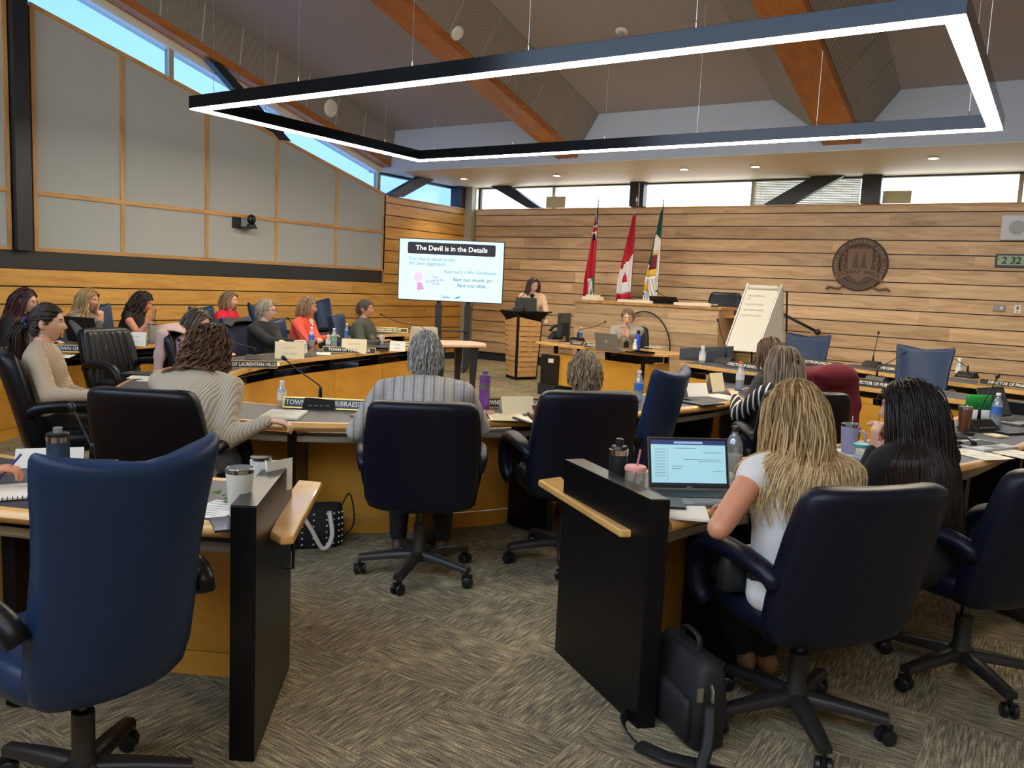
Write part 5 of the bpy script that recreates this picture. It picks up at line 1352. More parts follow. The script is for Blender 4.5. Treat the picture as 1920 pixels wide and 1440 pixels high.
lathe_thing('soda_can', 'patterned white and red drinks can before the man in dark green', 'can', 716, 646, [
    ('can_body', [(0.026, 0), (0.032, 0.008), (0.032, 0.112), (0.027, 0.122)], mat('can_print', (206, 186, 186), .3, metal=0.3, var=0.5, vscale=60)),
    ('can_lid', [(0.027, 0.122), (0.024, 0.120), (0.004, 0.120)], M_STEELB)])
laptop(700, 656, 'closed dark laptop lying before the man in dark green', 40, 4, M=M_BLKPL, keys=False)
paper(600, 663, 'white sheet before the person in coral', 45); paper(440, 682, 'white sheet left of the LAURENTIAN HILLS nameplate', 50); paper(500, 683, 'white sheet under the first cream card', 50); paper(760, 648, 'white sheet near the small white card', 40)
slab('folder', 'grey folder beside the LAURENTIAN HILLS microphone', 'folder', 465, 680, 0.3, 0.22, 0.012, mat('grey_folder', (92, 92, 94), .5), 50)
slab('tablet', 'black tablet lying on the inner desk by the empty channelled chair', 'tablet', 268, 702, 0.26, 0.19, 0.012, M_BLKPL, 35)
paper(300, 712, 'white sheet left of the beige-sweatered person', 30); paper(275, 706, 'second white sheet by the black tablet', 45)
slab('computer_mouse', 'black computer mouse on white paper left of the beige-sweatered person', 'mouse', 312, 710, 0.06, 0.1, 0.03, M_BLKPL, 40, bev=0.012)
mic(356, 690, 336, 638, 'microphone just left of the curly brown hair', 40, 0.9)
# ---------------------------------------------------------------- outer left desk
laptop(15, 672, 'grey laptop at the left edge before the person with dark red hair', -65, 105, M=mat('silver_lid', (128, 128, 126), .4, metal=.4))
laptop(172, 640, 'dark brown laptop before the blonde in grey', 210 - 90 + 75, 100, M=mat('dark_brown_lid', (44, 36, 34), .4), w=0.4)
nameplate(150, 660, 'nameplate before the dark laptop on the outer left desk', 50, 'TOWN OF ARNPRIOR', 0.45)
tent(252, 648, 'white printed card left of the pale tumbler', 42, 0.24, 0.14, M_PAPER, ('Township', 'of Horton'))
tent(322, 640, 'white folded card right of the pale tumbler', 40, 0.2, 0.12, M_PAPER)
tumbler(286, 642, 'pale grey tumbler with a straw on the outer left desk', (158, 154, 134), 0.21, 0.036, 0.046)
p = at(286, 642); t = thing('straw', 'dark straw standing in the pale grey tumbler', 'straw', p)
mb = MB(); mb.tube([(0, 0, 0.03), (0.03, 0.02, 0.36)], 0.004, 6); build(mb, 'tube', M_BLKPL, t)
paper(330, 636, 'white sheet before the brunette in black', 40); paper(110, 668, 'white sheet beside the grey laptop', 50)
nameplate(728, 622, 'nameplate with letters VALLEY on the outer desk behind the man in green', 30, 'BONNECHERE VALLEY', 0.6)
t = lathe_thing('red_cup', 'red drinking cup on the outer left desk beside the red sweater', 'cup', 455, 640, [('cup_body', [(0.034, 0), (0.042, 0.11), (0.04, 0.112)], mat('red_cup', (190, 30, 40), .4)), ('cup_rim', [(0.043, 0.108), (0.043, 0.114)], M_WHITE)])
# ---------------------------------------------------------------- front-right desk
lathe_thing('thermos', 'black insulated bottle with a loop lid behind the right black end panel', 'bottle', 1156, 922, [
    ('bottle_body', [(0.034, 0), (0.037, 0.006), (0.037, 0.165), (0.035, 0.175)], mat('matte_black_enamel', (24, 24, 28), 0.45)),
    ('steel_collar', [(0.0385, 0.152), (0.0385, 0.172), (0.036, 0.173)], M_STEELB),
    ('lid', [(0.036, 0.172), (0.03, 0.186), (0.016, 0.19), (0.016, 0.212), (0.012, 0.215)], M_BLKPL)])
t = thing('glass_tumbler', 'clear glass tumbler with a pink lid and pink straw', 'cup', at(1188, 940))
mb = MB(); mb.lathe([(0.034, 0), (0.037, 0.004), (0.040, 0.125)], 24); build(mb, 'glass_body', clear('glitter_glass', (226, 228, 220), gloss=0.16, alpha=0.86), t, smooth=True, auto=40)
mb = MB(); mb.lathe([(0.042, 0.122), (0.043, 0.130), (0.038, 0.138)], 24); build(mb, 'lid', mat('pink_lid', (224, 150, 146), .45), t, smooth=True, auto=40)
mb = MB(); mb.tube([(-0.012, 0, 0.01), (0.010, 0.01, 0.20)], 0.0042, 8); build(mb, 'straw', mat('pink_straw', (206, 110, 108), .4), t, smooth=True)
t, quad, lp, bez = laptop(1310, 938, 'open laptop in use before the blonde person, showing a pale mail window', 40, 108, w=0.335, d=0.225, screen=emit('mail_window', (160, 204, 214), 0.30))
hd = 0.335 * 0.62; w = 0.335
quad(-w / 2 + 0.012, w / 2 - 0.012, hd - 0.030, hd - 0.012, 'title_bar', emit('mail_title', (44, 62, 112), 0.2), -0.002)
quad(-0.06, 0.06, hd - 0.026, hd - 0.017, 'search_box', emit('mail_search', (150, 180, 214), 0.25), -0.0024)
quad(-w / 2 + 0.012, w / 2 - 0.012, 0.016, 0.024, 'task_bar', emit('mail_task', (28, 34, 48), 0.1), -0.002)
ln = [(-0.14 + 0.0, -0.095, hd - 0.05 - 0.012 * k, 0.0016) for k in range(10)] + [(-0.06, 0.03, hd - 0.045, 0.002), (0.06, 0.14, hd - 0.062, 0.002), (-0.02, 0.13, hd - 0.09, 0.0018), (0.04, 0.14, hd - 0.098, 0.0018), (-0.07, -0.02, hd - 0.118, 0.0018), (-0.07, -0.03, hd - 0.128, 0.0018), (0.10, 0.14, hd - 0.136, 0.0018)]
for a_, b_, s_, hh in ln: quad(a_, b_, s_, s_ + hh, 'text_line', emit('mail_text', (80, 110, 140), 0.12), -0.002)
quad(-0.088, -0.0872, 0.03, hd - 0.035, 'divider', MATS['mail_text'], -0.002)
m2 = text_mb('DELL', 0.011, 'CENTER', 0.01); m2.v = [lp(p_[0], 0.008 + p_[2], -0.0016) for p_ in m2.v]; build(m2, 'brand_lettering', M_CHROME, bez)
t = slab('paper_stack', 'stack of white papers in front of the open laptop', 'papers', 1273, 957, 0.20, 0.26, 0.008, M_PAPER, 25)
slab('smartphone', 'black phone lying on the paper stack beside the end panel', 'phone', 1262, 945, 0.075, 0.15, 0.009, M_BLKPL, 30, z=DZ + 0.009)
lathe_thing('clear_bottle', 'large clear bottle with a black cap and white label beside the open laptop', 'bottle', 1371, 906, [
    ('bottle_body', [(0.034, 0), (0.037, 0.006), (0.037, 0.15), (0.034, 0.175), (0.02, 0.205), (0.0135, 0.215), (0.0135, 0.235)], clear('clear_pet', (232, 236, 236), gloss=0.16, alpha=0.84)),
    ('label_band', [(0.0375, 0.062), (0.0375, 0.125)], clear('printed_label', (216, 212, 204), gloss=0.08, alpha=0.35)),
    ('cap', [(0.0155, 0.225), (0.0155, 0.245), (0.014, 0.247)], M_BLKPL)])
paper(1345, 893, 'white sheet standing behind the laptop screen', 45, 0.2, 0.15); paper(1395, 905, 'white sheet behind the clear bottle', 50, 0.18, 0.12)
t = tumbler(1590, 850, 'lilac insulated mug with handle and clear straw', (166, 158, 184), 0.16, 0.036, 0.046)
mb = MB(); mb.tube(spline([(0.044, -0.01, 0.125), (0.075, -0.02, 0.12), (0.078, -0.02, 0.06), (0.042, -0.01, 0.045)], 12), 0.007, 8); build(mb, 'handle', MATS['tumbler_166_158_184'], t, smooth=True)
mb = MB(); mb.tube([(0.0, 0, 0.05), (0.008, 0, 0.20)], 0.004, 6); build(mb, 'straw', M_CLR, t, smooth=True)
t = lathe_thing('teal_cup', 'small clear teal-rimmed cup in front of the lilac mug', 'cup', 1612, 868, [('cup_body', [(0.03, 0), (0.036, 0.085)], M_CLR), ('teal_lid', [(0.037, 0.08), (0.038, 0.095), (0.03, 0.1)], mat('teal_plastic', (96, 176, 172), .4))])
laptop(1765, 812, 'open dark laptop beside the long dark-haired person, screen seen from the side', 64, 100, w=0.33, M=M_BLKPL, screen=mat('teal_screen', (96, 116, 118), 0.2))
tumbler(1806, 812, 'copper coloured tumbler behind the dark-haired person', (150, 100, 74), 0.17, 0.03, 0.041, metal=0.7)
mic(1835, 806, 1870, 707, 'microphone with an upright gooseneck on the right front desk', 55, 1.25)
t = thing('snack_bag', 'green and white snack bag standing on the right front desk', 'snack bag', at(1832, 795), math.radians(35))
rings = []
for v, w_, d_ in ((0, .075, .02), (.08, .085, .035), (.5, .085, .04), (.9, .085, .02), (1.0, .085, .003)): rings.append(sect(w_, d_, 0.02 * math.sin(v * 3), 0.2 * v, 20, .6))
mb = MB(); mb.loft(rings[:3]); build(mb, 'bag_lower', mat('silver_foil', (206, 210, 206), .35, var=.2, vscale=30), t, smooth=True)
mb = MB(); mb.loft(rings[2:]); build(mb, 'bag_upper', mat('green_foil', (40, 150, 60), .35, var=.25, vscale=25), t, smooth=True)
laptop(1905, 792, 'open silver laptop at the right edge behind the water bottle', 66, 112, w=0.36, M=mat('silver_lid', (128, 128, 126), .4, metal=.4))
laptop(1840, 838, 'open laptop with printed sheets, right of the dark-haired person', 62, 175, w=0.33, M=mat('pale_silver', (176, 178, 180), .4, metal=.3))
water_bottle(1866, 798, 'water bottle with blue label at the right edge', 0.22)
slab('sticky_note', 'cream sticky pad on the right front desk', 'note pad', 1868, 818, 0.10, 0.10, 0.008, M_CREAM, 50)
slab('folder', 'long black folder at the right edge under the silver laptop', 'folder', 1905, 812, 0.3, 0.1, 0.012, M_BLKPL, 60)
paper(1832, 852, 'white sheet in front of the flat open laptop', 55); paper(1900, 850, 'printed sheet at the right edge of the front desk', 60)
mic(1790, 838, 1824, 829, 'low microphone lying beside the dark-haired person', 60, 0.6)
paper(1618, 852, 'white sheet behind the lilac mug', 50)
# ---------------------------------------------------------------- staff desks on the right
nameplate(1402, 692, 'white on black nameplate reading DIRECTOR OF DEVELOPMENT', -22, 'DIRECTOR OF DEVELOPMENT', 0.62, gold=False)
nameplate(1655, 728, 'nameplate starting DIRECTOR in front of the bright blue chair', -20, 'DIRECTOR OF PUBLIC WORKS', 0.62, gold=False, left=True)
nameplate(1540, 686, 'nameplate ending LONG-TERM CARE above the maroon jacket', -28, 'DIRECTOR OF LONG-TERM CARE', 0.62, gold=False, left=False)
nameplate(1665, 696, 'nameplate with letters THE beside the bright blue chair', -28, 'THE CLERK', 0.3, gold=False)
nameplate(1895, 727, 'nameplate starting DIRECTOR OF at the right edge', -24, 'DIRECTOR OF FINANCE', 0.62, gold=True, left=False)
mic(1359, 681, 1346, 601, 'microphone with a straight neck left of the flip chart sheet', -20, 1.25)
mic(1642, 718, 1694, 662, 'microphone with bent neck before the bright blue chair', -20, 1.2)
mic(1635, 687, 1647, 625, 'upright microphone on the farther staff desk', -25, 1.2)
mic(1812, 708, 1786, 671, 'microphone on the farther staff desk beside a small bottle', -25, 1.2)
sanitizer(1316, 681, 'small sanitizer bottle before the black box, left of the flip chart', s=1.7)
sanitizer(1797, 705, 'small white bottle behind the microphone on the farther staff desk', s=1.7)
t = thing('black_screen_box', 'low black box screen standing on the staff desk left of the flip chart', 'screen', at(1325, 676), math.radians(20))
mb = MB(); mb.hull8([(-0.32, -0.1, 0), (0.3, -0.06, 0), (0.3, 0.06, 0), (-0.32, 0.1, 0)], [(-0.32, -0.08, 0.13), (0.3, -0.04, 0.19), (0.3, 0.04, 0.19), (-0.32, 0.08, 0.13)]); build(mb, 'case', M_STEEL, t, bevel=0.006)
mb = MB(); mb.box((0, 0.0, 0.004), (0.4, 0.24, 0.008)); build(mb, 'foot', M_BLKPL, t)
# ---------------------------------------------------------------- clerk table
laptop(1149, 658, 'silver laptop with a square logo on the clerk table', 170, 105, w=0.36, M=mat('warm_silver', (150, 146, 140), .35, metal=.5), logo=True)
t = thing('monitor', 'black monitor seen from the back on the clerk table', 'monitor', at(1056, 641), math.radians(-78))
mb = MB(); mb.box((0, 0, 0.25), (0.5, 0.05, 0.34)); build(mb, 'panel', mat('blue_black_plastic', (34, 42, 54), .35), t, bevel=0.01)
mb = MB(); mb.box((0, 0.06, 0.14), (0.06, 0.04, 0.28)); build(mb, 'neck', M_BLKPL, t); mb = MB(); mb.lathe([(0.12, 0), (0.12, 0.01), (0.03, 0.02)], 20, (0, 0.05, 0)); build(mb, 'foot', M_BLKPL, t)
t = thing('desk_phone', 'black desk phone standing behind the monitor on the clerk table', 'phone', at(1040, 636), math.radians(-40))
mb = MB(); mb.hull8([(-0.1, -0.1, 0), (0.1, -0.1, 0), (0.1, 0.1, 0), (-0.1, 0.1, 0)], [(-0.1, 0.0, 0.12), (0.1, 0.0, 0.12), (0.1, 0.1, 0.14), (-0.1, 0.1, 0.14)]); build(mb, 'body', M_BLKPL, t, bevel=0.006)
mb = MB(); mb.tube(spline([(-0.07, -0.06, 0.12), (-0.07, 0.0, 0.19), (-0.07, 0.08, 0.2), (-0.07, 0.11, 0.15)], 10), 0.026, 8); build(mb, 'handset', M_BLKPL, t, smooth=True)
mic(1082, 641, 1134, 604, 'microphone with slanting neck on the clerk table', -10, 1.2)
water_bottle(1088, 640, 'clear water bottle beside the clerk table microphone', 0.22)
lathe_thing('blue_bottle', 'bright blue metal bottle with black cap on the clerk table', 'bottle', 1195, 657, [('bottle_body', [(0.034, 0), (0.036, 0.006), (0.036, 0.19), (0.022, 0.22)], mat('royal_blue_enamel', (30, 66, 190), .3)), ('cap', [(0.024, 0.22), (0.024, 0.265), (0.018, 0.27)], M_BLKPL)])
sanitizer(1190, 658, 'small white bottle before the blue bottle on the clerk table', s=1.3)
for k, (x, y) in enumerate(((1083, 648), (1110, 652), (1130, 655))): nameplate(x, y, ['leftmost of three cream nameplates along the clerk table', 'middle one of three cream nameplates along the clerk table', 'rightmost of three cream nameplates along the clerk table'][k], -13, ' '.join(['COUNTY']), 0.26, gold=True)
paper(1225, 651, 'white sheet at the right end of the clerk table', 10); paper(1075, 643, 'white sheet under the monitor on the clerk table', -10)
laptop(1200, 662, 'flat black tablet keyboard in front of the clerk', -15, 5, M=M_BLKPL, keys=False, w=0.3)
t = thing('computer_tower', 'black computer case under the clerk table', 'computer', (-5.95, 10.35, 0), math.radians(-13))
mb = MB(); mb.box((0, 0, 0.37), (0.3, 0.4, 0.42)); build(mb, 'case', M_BLKPL, t, bevel=0.006); mb = MB(); mb.box((0, 0, 0.08), (0.34, 0.44, 0.16)); build(mb, 'plinth', M_STEEL, t); mb = MB(); mb.box((0.05, -0.205, 0.5), (0.1, 0.004, 0.06)); build(mb, 'sticker', M_CREAM, t)
pts = [ony(x, y, 12.15) for x, y in ((1165, 618), (1185, 592), (1207, 584), (1230, 592), (1248, 615), (1256, 645), (1252, 672), (1240, 690))]
t = thing('black_cable', 'black cable looping in an arc down the front of the dais', 'cable', (-5.0, 12.15, 0))
mb = MB(); mb.tube(spline([tuple(p_) for p_ in pts] + [(pts[-1].x - 0.1, 12.1, 0.3), (pts[-1].x - 0.2, 12.05, 0.02)], 40), 0.012, 8); build(mb, 'cord', M_BLKPL, t, smooth=True, world=True)
# ---------------------------------------------------------------- lectern and dais
DT = 1.347
p = ond(1001, 585, 13.3); t2, *_ = laptop(0, 0, 'grey laptop open on the lectern', 0, 105, w=0.34, M=mat('slate_lid', (66, 72, 76), .4)); t2.location = (-7.28, 11.56, 1.128); t2.rotation_euler = (0, 0, math.radians(205))
t = thing('gooseneck_microphone', 'thin microphone standing on the lectern console', 'microphone', (-7.44, 11.46, 1.185), 0, GM)
hp = ond(985, 546, 13.6) - Vector((-7.44, 11.46, 1.185))
mb = MB(); mb.tube(spline([(0, 0, 0), (0, 0, 0.1), tuple(hp * 0.7), tuple(hp)], 12), 0.006, 8); build(mb, 'gooseneck', M_BLKPL, t, smooth=True)
mb = MB(); mb.ell(tuple(hp), 0.014, 10, 8); build(mb, 'windscreen', M_BLKPL, t, smooth=True)
for (x, y, lab, rz) in ((-5.75, 12.5, 'white papers on the dais in front of the middle flag', 5), (-4.75, 12.45, 'low white tray of papers at the right end of the dais', -4)):
    t = thing('paper_tray', lab, 'papers', (x, y, DT), math.radians(rz))
    mb = MB(); mb.box((0, 0, 0.02), (0.6, 0.3, 0.04)); build(mb, 'stack', M_PAPER, t); mb = MB(); mb.box((0.1, -0.02, 0.045), (0.2, 0.25, 0.01)); build(mb, 'loose_sheet', M_CREAM, t)
t = thing('cap_box', 'small white box on the left end of the dais below the ensign', 'box', (-6.55, 12.45, DT))
mb = MB(); mb.box((0, 0, 0.03), (0.3, 0.2, 0.06)); build(mb, 'carton', M_PAPER, t, bevel=.004); mb = MB(); mb.box((0, 0, 0.075), (0.2, 0.15, 0.03)); build(mb, 'lid', M_CREAM, t)
t = thing('laptop', 'low black laptop on the dais right of the flags', 'laptop', (-5.25, 12.55, DT), math.radians(180), 'laptops on the desks')
mb = MB(); mb.box((0, 0, 0.01), (0.5, 0.28, 0.02)); build(mb, 'base', M_BLKPL, t); mb = MB(); mb.hull8([(-0.25, 0.14, 0.02), (0.25, 0.14, 0.02), (0.25, 0.15, 0.02), (-0.25, 0.15, 0.02)], [(-0.23, 0.22, 0.12), (0.23, 0.22, 0.12), (0.23, 0.23, 0.12), (-0.23, 0.23, 0.12)]); build(mb, 'lid', M_BLKPL, t)
for (x, hx, lab) in ((-5.05, -0.35, 'microphone lying low on the dais left of the paper tray'), (-4.45, 0.25, 'microphone on the dais in front of the navy chair')):
    t = thing('gooseneck_microphone', lab, 'microphone', (x, 12.4, DT), 0, GM)
    mb = MB(); mb.box((0, 0, 0.012), (0.14, 0.12, 0.024)); build(mb, 'base', M_BLKPL, t, bevel=.004)
    mb = MB(); mb.tube(spline([(0, 0, 0.02), (0, 0, 0.06), (hx * 0.6, 0, 0.13), (hx, 0, 0.2)], 12), 0.006, 8); build(mb, 'gooseneck', M_BLKPL, t, smooth=True); mb = MB(); mb.ell((hx, 0, 0.2), 0.016, 10, 8); build(mb, 'windscreen', M_BLKPL, t, smooth=True)
# ---------------------------------------------------------------- bags on the floor
p = onz(588, 1022, 0)
t = thing('tote_bag', 'black polka-dot bag with white handles on the carpet left of the aisle', 'bag', p, math.radians(50))
mb = MB(); rings = [sect(w_, d_, 0, z_, 24, .7) for z_, w_, d_ in ((0, .15, .07), (.02, .165, .085), (.12, .17, .08), (.22, .16, .05), (.25, .15, .02))]; mb.loft(rings); body = build(mb, 'bag_body', mat('black_canvas', (26, 25, 27), .8), t, smooth=True)
for i in range(9):
    for j in range(6):
        a_ = -2.7 + i * 0.28; z_ = 0.03 + j * 0.035
        mb = MB(); mb.ell((0.168 * sgn(math.cos(a_), .7) , 0.083 * sgn(math.sin(a_), .9) , z_), (0.006, 0.006, 0.006), 6, 4); build(mb, 'dot', M_WHITE, body)
for y_ in (-0.075, 0.06):
    mb = MB(); mb.tube(spline([(-0.08, y_, 0.22), (-0.10, y_ * 1.8, 0.26), (-0.03, y_ * 2.4, 0.16), (0.04, y_ * 2.6, 0.04), (0.09, y_ * 2.2, 0.1), (0.08, y_, 0.22)], 24), 0.014, 6, 0.3); build(mb, 'handle', mat('cream_strap', (200, 196, 184), .7), t, smooth=True)
mb = MB(); mb.tube(spline([(0.14, 0, 0.2), (0.2, 0.0, 0.3), (0.23, 0.02, 0.12), (0.16, 0.0, 0.03)], 20), 0.01, 6, 0.4); build(mb, 'shoulder_strap', MATS['black_canvas'], t, smooth=True)
p = onz(1262, 1372, 0)
t = thing('messenger_bag', 'black laptop bag with a shoulder strap leaning on the right end panel', 'bag', (p.x + 0.02, p.y + 0.06, 0), math.radians(-40))
MC = mat('black_nylon', (24, 25, 27), .65, bump=.2, bscale=500)
mb = MB(); rings = [sect(w_, d_, 0, z_, 28, .35) for z_, w_, d_ in ((0, .16, .055), (.015, .175, .07), (.15, .178, .075), (.28, .17, .055), (.31, .155, .03))]; mb.loft(rings); body = build(mb, 'bag_body', MC, t, smooth=True)
mb = MB(); rings = [sect(w_, d_, -0.075, z_, 24, .35) for z_, w_, d_ in ((.03, .14, .01), (.05, .15, .02), (.16, .15, .02), (.18, .14, .01))]; mb.loft(rings); build(mb, 'front_pocket', MC, t, smooth=True)
mb = MB(); mb.tube(spline([(-0.17, -0.02, 0.22), (-0.1, -0.03, 0.30), (0.1, -0.03, 0.30), (0.18, -0.03, 0.2)], 20), 0.004, 6); build(mb, 'zip', mat('zip_black', (50, 50, 52), .3, metal=.6), t)
mb = MB(); mb.tube(spline([(-0.06, 0, 0.30), (-0.05, 0, 0.36), (0.05, 0, 0.36), (0.06, 0, 0.30)], 14), 0.012, 6, 0.5); build(mb, 'carry_handle', MC, t, smooth=True)
mb = MB(); mb.tube([(0.185, -0.02, 0.25), (0.2, -0.02, 0.23), (0.2, -0.02, 0.2), (0.19, -0.02, 0.18)], 0.006, 6); build(mb, 'clip', M_STEELB, t)
mb = MB(); mb.box((0.185, -0.06, 0.22), (0.008, 0.02, 0.05)); build(mb, 'zip_pull', M_STEELB, t)
mb = MB(); mb.tube(spline([(0.19, -0.02, 0.18), (0.24, -0.05, 0.08), (0.30, -0.10, 0.012), (0.36, -0.02, 0.01), (0.30, 0.0, 0.012), (0.16, -0.2, 0.012), (-0.05, -0.22, 0.012), (-0.16, -0.1, 0.02)], 40), 0.02, 6, 0.12); build(mb, 'shoulder_strap', MC, t, smooth=True)
mb = MB(); mb.tube([(0.10, -0.23, 0.016), (0.2, -0.17, 0.02), (0.27, -0.06, 0.016)], 0.035, 8, 0.3); build(mb, 'shoulder_pad', MC, t, smooth=True)
# ---------------------------------------------------------------- garments hung over chair backs
def drape(name, label, x, y, head, M, w=0.31, top=1.0, fall=0.5, hood=False, d0=-0.33):
    """garment over the back of a chair at (x, y) facing head."""
    t = thing(name, label, 'jacket', (x, y, 0), math.radians(head - 90))
    mb = MB(); n, m_ = 30, 26; rings = []
    for j in range(m_):
        s_ = j / (m_ - 1); r = []
        for i in range(n):
            u = -1 + 2 * i / (n - 1)
            ww = w * (1 + 0.06 * s_)
            if s_ < 0.2: yy = d0 + 0.13 - 0.26 * (s_ / 0.2); zz = top + 0.03 * math.sin(PI * s_ / 0.2)
            else: yy = d0 - 0.13 - 0.02 * (s_ - 0.2) ; zz = top - (s_ - 0.2) / 0.8 * fall
            yy += 0.022 * math.sin(u * 9 + 3 * s_) * (0.3 + s_) + 0.05 * u * u; zz += -0.05 * abs(u) ** 3 + 0.02 * math.sin(u * 4) * s_
            r.append((u * ww, yy, zz))
        rings.append(r)
    mb.loft(rings, cap=False, close=False)
    o = build(mb, 'cloth', M, t, smooth=True); sd = o.modifiers.new('thick', 'SOLIDIFY'); sd.thickness = 0.012; sd.offset = 1
    for sx in (-1, 1):
        mb = MB(); mb.tube(spline([(sx * w * 0.95, d0 - 0.02, top - 0.03), (sx * w * 1.08, d0 - 0.04, top - 0.2), (sx * w * 1.05, d0 - 0.08, top - fall - 0.1)], 14), [0.05 + 0.012 * math.sin(k * 1.7) for k in range(14)], 10, 0.7); build(mb, 'sleeve', M, t, smooth=True)
    if hood:
        mb = MB(); mb.ell((0.05, d0 - 0.12, top - 0.03), (0.19, 0.09, 0.09), 18, 12); build(mb, 'hood', M, t, smooth=True)
    return t
drape('maroon_jacket', 'maroon fleece jacket with hood hung over a dark chair', -1.70, 6.50, 145, mat('maroon_fleece', (104, 20, 38), .9, bump=.2, bscale=90), 0.30, 1.03, 0.62, True)
drape('pink_cardigan', 'pale pink cardigan hung over a chair beside the curly brown hair', -6.47, 4.88, 30, mat('pale_pink_knit', (206, 172, 166), .9, bump=.2, bscale=120), 0.23, 1.03, 0.6, False, -0.33)
drape('black_jacket', 'black jacket hung over the chair of the person in the black cardigan', -7.26, 6.07, 18, mat('black_jacket_cloth', (30, 32, 38), .7, bump=.2, bscale=60), 0.28, 1.02, 0.5, False, -0.33)
drape('padded_jacket', 'black padded jacket bundled over the armrest beside the person in stripes', -1.3, 5.55, 60, mat('black_quilt', (28, 28, 30), .5, bump=.5, bscale=30), 0.22, 0.72, 0.3, False, -0.1)
# ================================================================== people
def skin_mat(k, col):
    n = 'skin_%d' % k
    if n in MATS: return MATS[n]
    m = mat(n, col, 0.48, var=0.06, vscale=40, bump=0.04, bscale=300)
    b = m.node_tree.nodes['Principled BSDF']; b.inputs['Subsurface Weight'].default_value = 0.08; b.inputs['Subsurface Radius'].default_value = (0.02, 0.008, 0.005)
    return m
SKINS = [(222, 172, 146), (208, 150, 120), (228, 184, 162), (214, 146, 112)]
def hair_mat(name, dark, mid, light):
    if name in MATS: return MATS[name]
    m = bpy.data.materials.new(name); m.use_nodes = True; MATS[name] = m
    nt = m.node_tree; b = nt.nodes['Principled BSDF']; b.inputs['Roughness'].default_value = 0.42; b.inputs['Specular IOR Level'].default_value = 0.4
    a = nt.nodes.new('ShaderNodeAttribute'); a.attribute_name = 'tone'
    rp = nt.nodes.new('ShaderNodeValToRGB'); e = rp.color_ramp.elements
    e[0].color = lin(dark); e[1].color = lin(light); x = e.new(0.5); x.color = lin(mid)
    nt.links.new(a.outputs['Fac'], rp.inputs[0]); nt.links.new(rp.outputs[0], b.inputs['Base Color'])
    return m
def knit_mat(name, col, scale=130, strength=0.6, direction='X', col2=None, thr=None):
    if name in MATS: return MATS[name]
    m = bpy.data.materials.new(name); m.use_nodes = True; MATS[name] = m
    nt = m.node_tree; L = nt.links.new; b = nt.nodes['Principled BSDF']; b.inputs['Roughness'].default_value = 0.9
    tc = nt.nodes.new('ShaderNodeTexCoord'); w = nt.nodes.new('ShaderNodeTexWave'); w.inputs['Scale'].default_value = scale / 20; w.bands_direction = direction
    w.inputs['Distortion'].default_value = 0.6; w.inputs['Detail'].default_value = 1
    L(tc.outputs['Object'], w.inputs['Vector'])
    rp = nt.nodes.new('ShaderNodeValToRGB'); a = lin(col)
    c2 = lin(col2) if col2 else tuple(v * 0.74 for v in a[:3]) + (1,)
    rp.color_ramp.elements[0].color = c2; rp.color_ramp.elements[1].color = a
    if thr: rp.color_ramp.interpolation = 'CONSTANT'; rp.color_ramp.elements[1].position = thr
    else: rp.color_ramp.elements[0].position = 0.1; rp.color_ramp.elements[1].position = 0.55
    L(w.outputs['Fac'], rp.inputs[0]); L(rp.outputs[0], b.inputs['Base Color'])
    bp = nt.nodes.new('ShaderNodeBump'); bp.inputs['Strength'].default_value = strength; bp.inputs['Distance'].default_value = 0.006
    L(w.outputs['Fac'], bp.inputs['Height']); L(bp.outputs[0], b.inputs['Normal'])
    return m

def cable_mat():
    """light grey wool with vertical cable columns and stitched scallops between them."""
    m = mat('cable_knit', (178, 174, 167), 0.92); nt = m.node_tree; L = nt.links.new; b = nt.nodes['Principled BSDF']
    tc = nt.nodes.new('ShaderNodeTexCoord'); mp = nt.nodes.new('ShaderNodeMapping'); mp.inputs['Rotation'].default_value = (0, 0, math.radians(-38)); L(tc.outputs['Object'], mp.inputs[0])
    def wv(d, sc, dist, prof='SIN'):
        w = nt.nodes.new('ShaderNodeTexWave'); w.bands_direction = d; w.inputs['Scale'].default_value = sc; w.inputs['Distortion'].default_value = dist; w.inputs['Detail'].default_value = 0; L(mp.outputs[0], w.inputs['Vector']); return w.outputs['Fac']
    col = wv('X', 6.0, 0.0); br = wv('Z', 9.0, 0.0); fine = wv('X', 26.0, 0.3)
    def rmp(o, a, c, lo, hi):
        r = nt.nodes.new('ShaderNodeMapRange'); r.interpolation_type = 'SMOOTHSTEP'; r.inputs['From Min'].default_value = a; r.inputs['From Max'].default_value = c; r.inputs['To Min'].default_value = lo; r.inputs['To Max'].default_value = hi; L(o, r.inputs['Value']); return r.outputs[0]
    def op(o, x, y):
        n = nt.nodes.new('ShaderNodeMath'); n.operation = o; L(x, n.inputs[0]); L(y, n.inputs[1]); return n.outputs[0]
    edge = rmp(col, 0.01, 0.10, 0.0, 1.0); scal = rmp(br, 0.0, 0.12, 0.62, 0.75)
    body_ = op('MULTIPLY', edge, op('MAXIMUM', scal, rmp(col, 0.75, 0.95, 0.0, 1.0)))
    h = op('ADD', body_, rmp(fine, 0, 1, 0, 0.18))
    mx = nt.nodes.new('ShaderNodeMix'); mx.data_type = 'RGBA'; mx.inputs[6].default_value = lin((132, 128, 122)); mx.inputs[7].default_value = lin((186, 182, 175)); L(h, mx.inputs[0]); L(mx.outputs[2], b.inputs['Base Color'])
    bp = nt.nodes.new('ShaderNodeBump'); bp.inputs['Strength'].default_value = 0.8; bp.inputs['Distance'].default_value = 0.006; L(h, bp.inputs['Height']); L(bp.outputs[0], b.inputs['Normal'])
    return m

